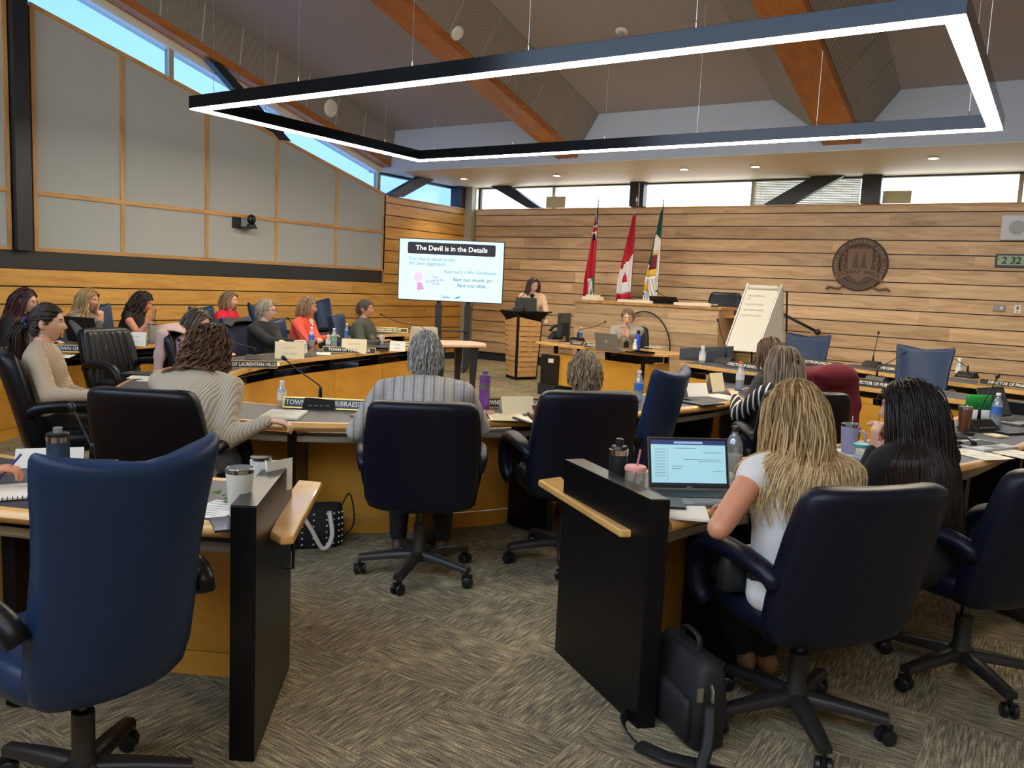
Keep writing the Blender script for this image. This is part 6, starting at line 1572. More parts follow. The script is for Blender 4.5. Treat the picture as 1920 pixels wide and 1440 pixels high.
def head_point(th, ph):
    cx, cz = math.cos(ph), math.sin(ph)
    x = 0.0745 * cx * math.sin(th); y = 0.096 * cx * math.cos(th); z = 0.117 * cz
    if z > 0:  # fuller skull at the back
        if y < 0: y *= 1.04
    else:
        t = min(1.0, max(0.0, (-z - 0.01) / 0.105))
        x *= 1 - 0.26 * t ** 1.3
        if y < 0: y *= 1 - 0.36 * t
        else: y *= 1 + 0.03 * t
    if y > 0:
        fr = max(0.0, math.cos(th)) ** 0.5
        g = lambda dx, dz, sx, sz: math.exp(-((x - dx) / sx) ** 2 - ((z - dz) / sz) ** 2)
        y *= 0.965
        zn = z + 0.026
        y += 0.025 * math.exp(-(x / (0.011 + 0.004 * (zn < 0))) ** 2) * (math.exp(-(zn / 0.030) ** 2) if zn > 0 else math.exp(-(zn / 0.010) ** 2))
        y += 0.004 * g(0, 0.03, 0.06, 0.012)
        for s in (-1, 1): y += -0.008 * g(s * 0.031, 0.010, 0.016, 0.012) + 0.004 * g(s * 0.042, -0.022, 0.02, 0.02)
        y += 0.0065 * g(0, -0.058, 0.024, 0.006) + 0.006 * g(0, -0.070, 0.02, 0.006) - 0.004 * g(0, -0.0640, 0.03, 0.003) + 0.009 * g(0, -0.098, 0.022, 0.014)
    return (x, y, z)
def head_geo(nu=52, nv=44):
    vs = []; fs = []
    for j in range(nv + 1):
        ph = -PI / 2 + PI * j / nv
        for i in range(nu): vs.append(head_point(2 * PI * i / nu, ph))
    for j in range(nv):
        for i in range(nu):
            i2 = (i + 1) % nu; fs.append((j * nu + i, (j + 1) * nu + i, (j + 1) * nu + i2, j * nu + i2))
    return vs, fs
HEADG = head_geo()
def hairline(th):
    a = abs((th + PI) % (2 * PI) - PI)
    return float(np.interp(a, [0, 0.5, 0.85, 1.15, 1.5, 1.9, 2.4, PI], [0.070, 0.066, 0.040, 0.012, -0.005, -0.055, -0.082, -0.088]))
def cap_geo(vol, line=0.0, nu=52, nv=44):
    vs = []; fs = []; keep = {}
    for j in range(nv + 1):
        ph = -PI / 2 + PI * j / nv
        for i in range(nu):
            th = 2 * PI * i / nu; p = head_point(th, ph)
            edge = min(1.0, max(0.0, (p[2] - hairline(th) - line) / 0.03))
            k = 1.0 + (0.02 + vol * edge)
            vs.append((p[0] * k, p[1] * k + (-0.004 * edge), p[2] * (1 + 0.6 * (k - 1)))); keep[(j, i)] = p[2] > hairline(th) + line - 0.004
    for j in range(nv):
        for i in range(nu):
            i2 = (i + 1) % nu
            if keep[(j, i)] and keep[(j + 1, i)] and keep[(j, i2)] and keep[(j + 1, i2)]: fs.append((j * nu + i, (j + 1) * nu + i, (j + 1) * nu + i2, j * nu + i2))
    return vs, fs
def strands(n, length, seed, vol=0.10, back=0.35, part=0.01, wave=0.0, wfreq=22.0, r=0.0042, nseg=16, lvar=0.25, body=None, curl_in=0.0, messy=0.0, grav=0.6, tie=None, front=0.0, lift=0.25):
    """hair locks grown on the scalp, head-local. returns verts, faces, tone list."""
    rg = np.random.RandomState(seed)
    P = []
    while len(P) < n:
        th = rg.uniform(-PI, PI); sz = rg.uniform(-0.75, 1.0); ph = math.asin(sz); p = head_point(th, ph)
        if p[2] > hairline(th) - 0.004: P.append(p)
    P = np.array(P); N = P / np.array([0.0745, 0.096, 0.117]) ** 2; N /= np.linalg.norm(N, axis=1)[:, None]
    lay = rg.uniform(0.3, 1.0, (n, 1)) * vol
    P = P * (1.01 + lay * 0.4)
    side = np.where(P[:, 0] > part, 1.0, -1.0)
    D = N * lift + np.stack([side * 0.55 * np.clip((P[:, 1] + 0.07) / 0.12, 0.12, 1.0), -back * np.ones(n), 0.05 * np.ones(n)], 1) + rg.normal(0, 0.10 + messy, (n, 3))
    D /= np.linalg.norm(D, axis=1)[:, None]
    L = length * rg.uniform(1 - lvar, 1.0, n)
    # lower roots reach as far down, so shorten them
    L = np.maximum(0.35 * L, L - np.maximum(0, (0.10 - P[:, 2])) * 0.75) if length > 0.1 else L
    h = (L / nseg)[:, None]; path = [P.copy()]; ph0 = rg.uniform(0, 6.28, (n, 1))
    E = np.array([0.0745, 0.100, 0.117])
    for k in range(nseg):
        g = np.array([0, 0, -1.0])
        D = D * 0.62 + g * grav * 0.62 + rg.normal(0, 0.03 + messy * 0.5, (n, 3))
        if curl_in and k > nseg * 0.7: D += -np.stack([P[:, 0], P[:, 1], np.zeros(n)], 1) * curl_in
        D /= np.linalg.norm(D, axis=1)[:, None]
        P = P + D * h
        lim = 1.03 + lay
        q = P.copy(); q[:, 2] = np.maximum(q[:, 2], -0.075)  # below the jaw keep a hanging cylinder
        rr = np.linalg.norm((q / E) * np.where(P[:, 2:3] < -0.075, np.array([1, 1, 0.0]), 1), axis=1)[:, None]
        limc = np.where(P[:, 2:3] < -0.075, 0.62 + lay * 2.2, lim)
        f = np.where(rr < limc, limc / np.maximum(rr, 1e-3), 1.0)
        P[:, :2] *= f; P[:, 2:3] = np.where(P[:, 2:3] < -0.075, P[:, 2:3], P[:, 2:3] * np.where(f > 1, 1 + (f - 1) * 0.6, 1))
        # leave the face free
        m = (P[:, 1] > 0.02 + front) & (P[:, 2] < 0.062)
        mx = 0.070 + lay[:, 0] * 0.08
        P[m, 0] = np.where(np.abs(P[m, 0]) < mx[m], np.sign(P[m, 0] + 1e-6) * mx[m], P[m, 0])
        m2 = (P[:, 1] > 0.055 + front) & (P[:, 2] < 0.062); P[m2, 1] = 0.055 + front
        if body is not None:
            for c, rad in body:
                q2 = (P - c) / rad; d = np.linalg.norm(q2, axis=1)[:, None]
                f2 = np.where(d < 1.06, 1.06 / np.maximum(d, 1e-3), 1.0); P = c + (P - c) * f2
        W = P.copy()
        if wave:
            ramp = min(1.0, (k + 1) / nseg * 1.6)
            W[:, 0] += (wave * ramp * np.sin(k / nseg * wfreq + ph0))[:, 0]; W[:, 1] += (wave * ramp * np.cos(k / nseg * wfreq * 0.9 + ph0 * 1.3))[:, 0]
        path.append(W)
    return np.array(path), rg.uniform(0, 1, n), r
def strand_geo(path, tone, r, ns=4):
    K, n, _ = path.shape; vs = []; fs = []; tn = []
    T = np.gradient(path, axis=0); T /= np.maximum(np.linalg.norm(T, axis=2, keepdims=True), 1e-6)
    up = np.array([0.2, 0.9, 0.3]); A = np.cross(T, up); A /= np.maximum(np.linalg.norm(A, axis=2, keepdims=True), 1e-6); B = np.cross(T, A)
    for k in range(K):
        u = k / (K - 1); rk = r * (0.9 + 0.4 * math.sin(PI * min(1, u * 1.2))) * (1 - 0.75 * max(0, (u - 0.7) / 0.3))
        for a in range(ns):
            an = 2 * PI * a / ns
            vs.append(path[k] + A[k] * (rk * math.cos(an)) + B[k] * (rk * 0.7 * math.sin(an)))
    V = np.array(vs).reshape(K, ns, n, 3)
    out = V.transpose(2, 0, 1, 3).reshape(-1, 3)
    per = K * ns
    for i in range(n):
        o = i * per
        for k in range(K - 1):
            for a in range(ns):
                a2 = (a + 1) % ns; fs.append((o + k * ns + a, o + k * ns + a2, o + (k + 1) * ns + a2, o + (k + 1) * ns + a))
    uu = np.repeat(np.linspace(0, 1, K), ns)
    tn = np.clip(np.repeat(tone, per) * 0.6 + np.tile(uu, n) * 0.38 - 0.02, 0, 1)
    return [tuple(p) for p in out], fs, list(tn)

def chain(mb, pts, rads, n=6, M=None):
    for i in range(len(pts) - 1):
        a, b = Vector(pts[i]), Vector(pts[i + 1]); ra, rb = rads[i], rads[i + 1]
        for k in range(n + 1):
            if k == n and i < len(pts) - 2: continue
            t = k / n; c = a.lerp(b, t)
            r = ra + (rb - ra) * t if not isinstance(ra, tuple) else tuple(ra[j] + (rb[j] - ra[j]) * t for j in range(3))
            mb.ell(c, r, 14, 9, M)
def hand_prims(mb, wrist, dirv, palm, side, curl, s=1.0):
    """wrist: Vector, dirv: towards the fingertips, palm: palm normal; side=+1 right, -1 left."""
    y = dirv.normalized(); z = -(palm - y * palm.dot(y)).normalized(); x = y.cross(z)
    R = Matrix((x, y, z)).transposed()
    def W(p): return wrist + R @ (Vector(p) * s)
    def lim(a, b, ra, rb, n=4):
        a, b = W(a), W(b)
        for k in range(n + 1): mb.ell(a.lerp(b, k / n), (ra + (rb - ra) * k / n) * s, 10, 7)
    ts = -side
    for k in range(5):
        u = k / 4; mb.ell(W((0, -0.01 + 0.085 * u, 0)), (0.026 * s + 0.010 * u * s, 0.022 * s, 0.014 * s), 12, 8, R)
    for i, (bx, ln) in enumerate(((-0.030, 0.060), (-0.010, 0.074), (0.010, 0.078), (0.029, 0.070))):
        bx = bx * (-ts) * -1
        p = Vector((bx if ts < 0 else bx, 0.082, 0)); a = curl * 0.55
        for sg in range(3):
            l = ln * (0.45, 0.32, 0.25)[sg]; q = p + Vector((bx * 0.06, math.cos(a) * l, -math.sin(a) * l))
            lim(p, q, 0.0088 - 0.0008 * sg, 0.0082 - 0.0008 * sg, 3); p = q; a += curl
    p0 = Vector((ts * 0.028, 0.012, -0.006)); p1 = p0 + Vector((ts * 0.024, 0.034, -0.012)); p2 = p1 + Vector((ts * 0.006, 0.03, -0.008 - 0.01 * curl))
    lim(p0, p1, 0.013, 0.0105); lim(p1, p2, 0.0100, 0.0085)
def ik(S, W, l1, l2, hint):
    d = W - S; L = d.length
    if L > (l1 + l2) * 0.985: W = S + d.normalized() * (l1 + l2) * 0.985; d = W - S; L = d.length
    if L < 0.12: L = 0.12
    a = (l1 * l1 - l2 * l2 + L * L) / (2 * L); hh = math.sqrt(max(l1 * l1 - a * a, 0.0004))
    e = d.normalized(); o = hint - e * hint.dot(e)
    o = o.normalized() if o.length > 1e-4 else Vector((0, 0, -1))
    return S + e * a + o * hh, W
PK = [0]
BASES = []
def person(label, T, face, head_face=None, pitch=5, roll=0, lean=6, bs=1.0, skin=0, hair=None, top=None, sleeves='long', legs=(40, 42, 52), wr=None, wl=None, standing=False, glasses=False, vox=0.013, inner=None,
           curl=0.5, hint_r=None, hint_l=None, knee=None, shoes=(60, 44, 36), skirt=None, bare_legs=False, collar=None, shirt_len=0.10, ankles=None, palm_r=None, palm_l=None, dir_r=None, dir_l=None, sh_w=0.165, seat=0.55, al=1.0):
    PK[0] += 1; k = PK[0]
    if not isinstance(T, Vector): T = ond(*T)
    hf = math.radians((face if head_face is None else head_face) - 90); tf = math.radians(face - 90)
    RH = Matrix.Rotation(hf, 3, 'Z') @ Matrix.Rotation(math.radians(-pitch), 3, 'X') @ Matrix.Rotation(math.radians(roll), 3, 'Y')
    RT = Matrix.Rotation(tf, 3, 'Z')
    f = RT @ Vector((0, 1, 0)); r = RT @ Vector((1, 0, 0)); up = Vector((0, 0, 1))
    hc = T - RH @ Vector((0, -0.005, 0.128))
    ln = math.radians(lean); t = f * math.sin(ln) + up * math.cos(ln)
    nb = hc - RH @ Vector((0, 0.012, 0.10)) * 1.0 - t * 0.03 - f * 0.02
    S = nb - t * 0.055
    if standing: L = 0.47; P0 = S - t * L
    else:
        L = max(0.34, min(0.56, (S.z - seat) / max(0.5, math.cos(ln)))); P0 = S - t * L
    base = Vector((P0.x, P0.y, 0.0))
    MW = Matrix.Translation(base); MI = MW.inverted()
    sk = skin_mat(skin, SKINS[skin])
    Rt = Matrix((r, t.cross(r) * 1.0, t)).transposed()
    swid = sh_w * bs
    shR, shL = S + r * swid - t * 0.015, S - r * swid - t * 0.015
    l1, l2 = 0.285 * al, 0.25 * al
    def dflt(s): return P0 + r * (s * 0.16) + f * 0.34 + up * 0.20
    WR = ond(*wr) if isinstance(wr, tuple) else (wr if wr is not None else dflt(1)); WL = ond(*wl) if isinstance(wl, tuple) else (wl if wl is not None else dflt(-1))
    eR, WR = ik(shR, WR, l1, l2, hint_r or (r * 0.6 - up - f * 0.3)); eL, WL = ik(shL, WL, l1, l2, hint_l or (-r * 0.6 - up - f * 0.3))
    # ---- torso primitive rings
    def torso(mb, inf, lowest=0.0, hi=True):
        a = [(0.178, 0.125, 0.10), (0.158, 0.118, 0.10), (0.152, 0.116, 0.10), (0.165, 0.122, 0.10), (0.158, 0.10, 0.08), (0.105, 0.07, 0.06)]
        hs = [lowest, 0.30, 0.52, 0.74, 0.92, 1.03]
        for i in range(len(hs) - 1):
            for q in range(5):
                u = q / 4; h = hs[i] + (hs[i + 1] - hs[i]) * u; rr = [(a[i][j] + (a[i + 1][j] - a[i][j]) * u) * (bs if j < 2 else 1) + inf for j in range(3)]
                mb.ell(P0 + t * (L * h), tuple(rr), 18, 10, Rt)
    arm_r = 0.046 * (0.6 + 0.4 * bs); 
    # ---- legs
    hipR, hipL = P0 + r * 0.095, P0 - r * 0.095
    if standing: kR, kL = hipR - up * 0.43 + f * 0.02, hipL - up * 0.43 + f * 0.02; aR, aL = Vector((kR.x, kR.y, 0.085)), Vector((kL.x, kL.y, 0.085))
    else:
        kd = 0.42; kR = hipR + f * kd + up * -0.03 + r * 0.03; kL = hipL + f * kd + up * -0.03 - r * 0.03
        if knee: kR, kL = kR + Vector(knee), kL + Vector(knee)
        aR = Vector((kR.x, kR.y, 0.085)) - f * 0.06; aL = Vector((kL.x, kL.y, 0.085)) - f * 0.04
        if ankles: aR, aL = [Vector(a_) for a_ in ankles]
    # ---- skin body
    mb = MB(); torso(mb, -0.02)
    chain(mb, [nb - t * 0.05, nb + (hc - nb) * 0.5, hc - RH @ Vector((0, 0.012, 0.03))], [0.062 * (0.5 + 0.5 * bs), 0.054, 0.056], 5)
    armi = 0.0 if sleeves != 'long' else -0.008
    for s_, e_, w_ in ((shR, eR, WR), (shL, eL, WL)): chain(mb, [s_, e_, w_], [arm_r + 0.004 + armi, arm_r - 0.006 + armi, 0.026], 8)
    if not standing or bare_legs:
        for h_, k_, a_ in ((hipR, kR, aR), (hipL, kL, aL)): chain(mb, [h_, k_, k_.lerp(a_, 0.35), a_], [0.06, 0.05, 0.052, 0.034], 7)
    body = remesh(mb, vox, 8)
    hm = MB()
    for s_, e_, w_, pn, dv in ((1, eR, WR, palm_r, dir_r), (-1, eL, WL, palm_l, dir_l)):
        d = Vector(dv) if dv else (w_ - e_)
        hand_prims(hm, w_, d, Vector(pn) if pn else -up, s_, curl, 0.95)
    hm = remesh(hm, 0.0052 if depth(T) < 5 else 0.0075, 2)
    body.add(hm.v, hm.f)
    hv, hfs = HEADG
    body.add([tuple(hc + RH @ Vector(p)) for p in hv], hfs)
    for s_ in (-1, 1):
        eb = MB(); eb.ell((0, 0, 0), (0.010, 0.022, 0.032), 12, 8); body.add([tuple(hc + RH @ (Matrix.Rotation(s_ * 0.35, 3, 'Z') @ Vector(p) + Vector((s_ * 0.074, -0.012, -0.008)))) for p in eb.v], eb.f)
    body.v = [tuple(MI @ Vector(p)) for p in body.v]
    o = build(body, 'person', sk, None, smooth=True); o.location = base; tag(o, label, 'person'); reg(o, MW)
    def child(mb_, nm, M, smooth=True, local_head=False):
        if local_head: mb_.v = [tuple(hc + RH @ Vector(p)) for p in mb_.v]
        mb_.v = [tuple(Vector(p) - base) for p in mb_.v]
        return build(mb_, nm, M, o, smooth=smooth)
    # ---- clothes
    tb = MB(); torso(tb, 0.012, -shirt_len)
    for s_ in (shR, shL): chain(tb, [nb - t * 0.045, nb.lerp(s_, 0.55) - t * 0.008, s_], [0.066, 0.062, arm_r + 0.014], 6)
    if sleeves == 'long':
        for s_, e_, w_ in ((shR, eR, WR), (shL, eL, WL)): chain(tb, [s_, e_, e_.lerp(w_, 0.94)], [arm_r + 0.015, arm_r + 0.010, 0.036], 9)
    elif sleeves == 'half':
        for s_, e_ in ((shR, eR), (shL, eL)): chain(tb, [s_, s_.lerp(e_, 0.75)], [arm_r + 0.02, arm_r + 0.014], 6)
    elif sleeves == 'cap':
        for s_, e_ in ((shR, eR), (shL, eL)): chain(tb, [s_ + (S - s_) * 0.25, s_.lerp(e_, 0.10)], [arm_r + 0.012, arm_r + 0.012], 3)
    child(remesh(tb, vox, 7), 'top', top)
    if collar:
        mbc = MB(); ring = [nb - t * 0.012 + (r * (0.062 * math.cos(a)) + f * (0.062 * math.sin(a))) * 1.02 for a in np.linspace(0, 2 * PI, 20)]
        mbc.tube(ring, 0.012, 8); child(mbc, 'collar', collar)
    if inner:
        mbi = MB(); chain(mbi, [S + f * (0.075 * bs) - t * 0.0, P0 + t * L * 0.6 + f * (0.100 * bs), P0 + t * L * 0.2 + f * (0.098 * bs)], [(0.05, 0.035, 0.05), (0.055, 0.038, 0.06), (0.05, 0.04, 0.05)], 7, Rt); child(remesh(mbi, 0.012, 3), 'under_top', inner)
    if not bare_legs or skirt:
        lb = MB()
        M_leg = skirt or mat('trousers_%d_%d_%d' % legs, legs, 0.8, bump=.1, bscale=150)
        for q in range(3): lb.ell(P0 + t * (0.03 * q - 0.02), (0.182 * bs, 0.135 * bs, 0.10), 18, 10, Rt)
        for h_, k_, a_ in ((hipR, kR, aR), (hipL, kL, aL)):
            if skirt: chain(lb, [h_, k_], [0.10, 0.085], 7)
            else: chain(lb, [h_, k_, k_.lerp(a_, 0.5), a_ + (k_ - a_) * 0.06], [0.088 * (0.5 + 0.5 * bs), 0.068, 0.062, 0.052], 8)
        child(remesh(lb, vox, 6), 'skirt' if skirt else 'trousers', M_leg)
    for a_ in (aR, aL):
        sb = MB(); chain(sb, [Vector((a_.x, a_.y, 0.05)) - f * 0.04, Vector((a_.x, a_.y, 0.045)) + f * 0.06, Vector((a_.x, a_.y, 0.035)) + f * 0.15], [(0.036, 0.036, 0.045), (0.04, 0.04, 0.04), (0.034, 0.034, 0.03)], 5)
        child(remesh(sb, 0.009, 3), 'shoe', mat('shoe_%d_%d_%d' % shoes, shoes, 0.5))
    # ---- face parts
    for s_ in (-1, 1):
        m_ = MB(); m_.ell((s_ * 0.031, 0.0695, 0.0095), (0.0125, 0.010, 0.0085), 12, 8); e_o = child(m_, 'eye', mat('eye_white', (226, 220, 214), .2), local_head=True)
        m_ = MB(); m_.ell((s_ * 0.0315, 0.0785, 0.0095), (0.0052, 0.0025, 0.0056), 10, 6); child(m_, 'iris', mat('iris_dark', (54, 44, 38), .2), local_head=True)
        m_ = MB(); m_.tube([(s_ * 0.016, 0.0895, 0.026), (s_ * 0.031, 0.0845, 0.031), (s_ * 0.046, 0.0735, 0.027)], [0.003, 0.0034, 0.002], 6, 0.6); child(m_, 'eyebrow', hair['M'] if hair else M_INK, local_head=True)
    m_ = MB(); m_.ell((0, 0.0835, -0.0585), (0.020, 0.0065, 0.0042), 12, 6); m_.ell((0, 0.0805, -0.067), (0.017, 0.0065, 0.0046), 12, 6); child(m_, 'lips', mat('lips_rose', (176, 94, 88), .4), local_head=True)
    if glasses:
        m_ = MB()
        for s_ in (-1, 1):
            ring = [(s_ * 0.032 + 0.021 * math.cos(a), 0.096, 0.006 + 0.016 * math.sin(a)) for a in np.linspace(0, 2 * PI, 18)]; m_.tube(ring, 0.0018, 6); m_.tube([(s_ * 0.053, 0.095, 0.010), (s_ * 0.077, 0.05, 0.008), (s_ * 0.08, -0.02, 0.004)], 0.0016, 6)
        m_.tube([(-0.011, 0.096, 0.008), (0.011, 0.096, 0.008)], 0.0016, 6); child(m_, 'glasses', mat('glasses_frame', glasses if isinstance(glasses, tuple) else (24, 24, 28), .3), smooth=True, local_head=True)
    # ---- hair
    if hair:
        cv, cf = cap_geo(hair.get('cap', 0.05), hair.get('line', 0.0))
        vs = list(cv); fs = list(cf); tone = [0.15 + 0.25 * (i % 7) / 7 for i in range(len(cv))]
        RHi = RH.inverted()
        bl = None
        if hair.get('collide'):
            inf = 0.012
            bl = []
            for (c_, rad) in ((S - t * 0.02, np.array([0.19 * bs, 0.115, 0.085])), (P0 + t * L * 0.72, np.array([0.175 * bs, 0.135 * bs, 0.20])), (P0 + t * L * 0.45, np.array([0.165 * bs, 0.13 * bs, 0.2]))):
                bl.append((np.array(RHi @ (c_ - hc)), rad))
        for args in hair['s']:
            args = dict(args); tie = args.pop('tie', None)
            path, tn, rr = strands(seed=k * 17 + len(vs) % 13, body=bl, **args)
            if tie is not None:  # pull the ends together at the tie point
                K_ = path.shape[0]
                tp = np.array(tie)
                for q in range(K_):
                    u = (q / (K_ - 1)) ** 1.3; path[q] = path[0] * (1 - u) + tp * u
                    E = np.array([0.0765, 0.102, 0.120]) * 1.045; d = np.linalg.norm(path[q] / E, axis=1)[:, None]; path[q] = np.where(d < 1, path[q] / np.maximum(d, 1e-3), path[q])
            sv, sf, st = strand_geo(path, tn, rr); o_ = len(vs); vs += sv; fs += [tuple(i + o_ for i in q) for q in sf]; tone += st
        if hair.get('tail'):
            tp, ln_, nn, vv = hair['tail']
            rg = np.random.RandomState(k); K_ = 16; path = []
            off = rg.normal(0, 0.014, (nn, 3)); LL = ln_ * rg.uniform(0.75, 1, (nn, 1)); bend = rg.normal(0, 0.012, (nn, 3)); phs = rg.uniform(0, 6, (nn, 1))
            for q in range(K_):
                u = q / (K_ - 1); spread = 0.45 + 1.4 * math.sin(PI * min(1, u * 1.1)) ** 0.8
                c = np.array(tp) + np.array([0.0, -0.05 * math.sin(min(1, u * 3) * PI / 2) + 0.02 * u, 0]) + np.array([[0, 0, -1.0]]) * LL * u
                c = c + off * spread + bend * u
                path.append(c + np.array([[1, 0, 0]]) * (vv * u * np.sin(u * 7 + phs)))
            sv, sf, st = strand_geo(np.array(path), rg.uniform(0, 1, nn), 0.0045); o_ = len(vs); vs += sv; fs += [tuple(i + o_ for i in q) for q in sf]; tone += st
        m_ = MB(); m_.v = vs; m_.f = fs; m_.f = [q for q in m_.f]
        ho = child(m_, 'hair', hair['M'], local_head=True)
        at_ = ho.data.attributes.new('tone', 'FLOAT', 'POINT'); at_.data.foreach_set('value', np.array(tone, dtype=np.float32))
    BASES.append((label[:40], round(base.x, 2), round(base.y, 2), round(P0.z, 2), face))
    return o, dict(hc=hc, RH=RH, P0=P0, S=S, f=f, r=r, t=t, WR=WR, WL=WL, base=base, child=child)
def H(M, *s, **k): d = dict(M=M, s=list(s)); d.update(k); return d
H_BROWN = hair_mat('hair_dark_brown', (26, 18, 14), (52, 37, 28), (92, 66, 48))
H_CHEST = hair_mat('hair_chestnut', (46, 30, 22), (92, 64, 44), (140, 102, 72))
H_BLOND = hair_mat('hair_blonde', (112, 84, 52), (184, 150, 100), (228, 202, 156))
H_DBLON = hair_mat('hair_dark_blonde', (84, 64, 44), (136, 108, 78), (186, 156, 118))
H_GREY = hair_mat('hair_grey', (84, 80, 74), (146, 142, 136), (202, 198, 192))
H_ASH = hair_mat('hair_ash', (96, 88, 74), (160, 148, 126), (208, 198, 176))
H_RED = hair_mat('hair_dark_red', (36, 14, 14), (70, 30, 28), (104, 52, 44))
H_MAN = hair_mat('hair_short_dark', (40, 34, 30), (74, 64, 56), (112, 98, 86))
H_SEAL = hair_mat('hair_long_dark', (16, 12, 11), (38, 27, 22), (78, 56, 42))
def short(M, n=260, l=0.05, vol=0.10, **k): return H(M, dict(n=int(n * 1.5), length=l * 1.15, vol=vol * 0.8, messy=k.pop('messy', 0.05), r=0.0042, nseg=9, grav=0.55, lift=0.12, wave=0.003, wfreq=6, back=k.pop('back', 0.35)), cap=k.pop('cap', 0.06), **k)
def bob(M, n=260, l=0.26, vol=0.16, **k): return H(M, dict(n=n, length=l, vol=vol, r=0.0062, nseg=14, curl_in=k.pop('curl', 1.6), lvar=0.15, back=k.pop('back', 0.25)), cap=0.07, **k)
def longh(M, n=360, l=0.5, vol=0.16, wave=0.006, **k): return H(M, dict(n=n, length=l, vol=vol, r=k.pop('r', 0.0055), nseg=20, wave=wave, wfreq=k.pop('wf', 14), lvar=k.pop('lv', 0.3), back=k.pop('back', 0.3)), cap=0.07, collide=True, **k)
BLACKC = mat('black_cloth', (26, 26, 28), 0.85, bump=.15, bscale=200)
# 1 ponytail
_, pt = person('person with a dark ponytail and navy scrunchie in a beige knit cardigan', (88, 567, 5.22), 50, 52, pitch=3, lean=-4, skin=0, hair=H(H_BROWN, dict(n=320, length=0.2, vol=0.03, r=0.005, nseg=12, tie=(0, -0.118, -0.01)), cap=0.045, tail=((0, -0.118, -0.01), 0.34, 130, 0.01)),
       top=knit_mat('beige_knit', (198, 178, 152), 900, 0.5, 'DIAGONAL'), wr=(176, 742, 5.05), wl=(165, 740, 5.25), legs=(34, 32, 32))
m_ = MB(); m_.tube([(0.030 * math.cos(a), -0.118 - 0.012 * math.sin(3 * a), -0.010 + 0.030 * math.sin(a)) for a in np.linspace(0, 2 * PI, 22)], [0.013 + 0.004 * math.sin(k_ * 2.1) for k_ in range(22)], 10); pt['child'](m_, 'scrunchie', mat('navy_satin', (44, 48, 92), .35), local_head=True)
# 2 beige sweater
person('person in a chunky beige sweater with curly brown hair leaning over the desk', (400, 612, 4.50), 112, 100, pitch=18, lean=26, bs=1.24, skin=0, sh_w=0.17,
       hair=H(H_CHEST, dict(n=420, length=0.30, vol=0.30, r=0.0055, nseg=20, wave=0.014, wfreq=20, lvar=0.35, back=0.2, messy=0.06), cap=0.10, collide=True),
       top=knit_mat('oatmeal_knit', (196, 182, 158), 560, 0.5, 'X'), wr=onz(506, 788, 0.79), dir_r=(0.8, 0.55, -0.12), curl=0.7, wl=(395, 752, 4.95), legs=(96, 104, 120))
# 3 grey-haired
person('person with short grey hair in a light grey cable-knit sweater, back to the camera', (800, 620, 4.46), 128, 128, pitch=8, lean=18, bs=1.2, skin=2, hair=short(H_GREY, 420, 0.055, 0.16, cap=0.10), top=cable_mat(), sh_w=0.175,
       wr=(880, 772, 4.85), wl=(690, 770, 4.7), legs=(24, 26, 32), collar=mat('grey_collar', (160, 158, 152), .9), shoes=(92, 66, 50))
# 4 short-haired
sk_m = mat('patterned_skirt', (70, 58, 50), .85, var=.6, vscale=60)
person('person with short brown-grey hair in a brown striped top, back to the camera', (1098, 656, 4.72), 138, 130, pitch=8, lean=14, bs=1.0, skin=1, hair=short(hair_mat('hair_brown_grey', (78, 62, 48), (134, 112, 86), (186, 164, 132)), 420, 0.062, 0.13, cap=0.09, back=0.2), top=knit_mat('brown_stripe', (112, 96, 80), 420, 0.3, 'Z', (78, 66, 56)),
       wl=(1010, 788, 4.45), wr=(1120, 790, 5.1), skirt=sk_m, bare_legs=True, shoes=(120, 74, 56), ankles=[onz(1010, 958, 0.085) + Vector((0.02, 0.25, 0)), onz(1000, 950, 0.085)])
# 5 row left, half hidden
person('person with streaked dark bob half hidden behind the curly brown hair', (380, 580, 7.6), 30, 28, pitch=22, lean=12, skin=0, hair=bob(hair_mat('hair_streaked', (40, 34, 30), (88, 76, 64), (176, 156, 128)), 240, 0.27, 0.18), top=mat('mauve_top', (150, 120, 124), .9), vox=0.017)
person('person with short ash hair, black glasses and black cardigan, arms folded', (500, 560, 9.0), 18, 30, pitch=4, lean=-2, bs=1.22, skin=2, hair=short(H_ASH, 280, 0.10, 0.16, cap=0.10), top=BLACKC, wr=(552, 640, 8.75), wl=(528, 640, 8.75), glasses=(22, 22, 26), vox=0.017, hint_r=Vector((0.4, -0.6, -0.8)))
person('person in a coral cardigan with blonde-streaked bob', (580, 555, 9.8), 22, 28, pitch=8, lean=4, bs=1.12, skin=1, hair=bob(H_DBLON, 240, 0.24, 0.15), top=mat('coral_knit', (226, 84, 62), .85, bump=.2, bscale=200), wr=(615, 632, 9.6), wl=(600, 640, 9.5), vox=0.017, inner=mat('pale_top', (222, 206, 190), .8))
person('man in a dark green sweater turned towards the screen', (685, 560, 10.4), 28, 30, pitch=2, lean=-6, bs=1.28, skin=1, sh_w=0.18, hair=short(H_MAN, 240, 0.04, 0.06, cap=0.05), top=mat('dark_green_knit', (70, 72, 62), .9, bump=.2, bscale=160), wr=(716, 640, 10.1), wl=(700, 640, 10.2), legs=(128, 104, 72), vox=0.017)
person('person in a bright red sweater with a blonde bob', (432, 545, 10.9), 22, 26, pitch=5, lean=4, bs=1.1, skin=0, hair=bob(H_DBLON, 220, 0.25, 0.15), top=mat('crimson_knit', (206, 20, 54), .85), wr=(452, 625, 10.6), vox=0.018)
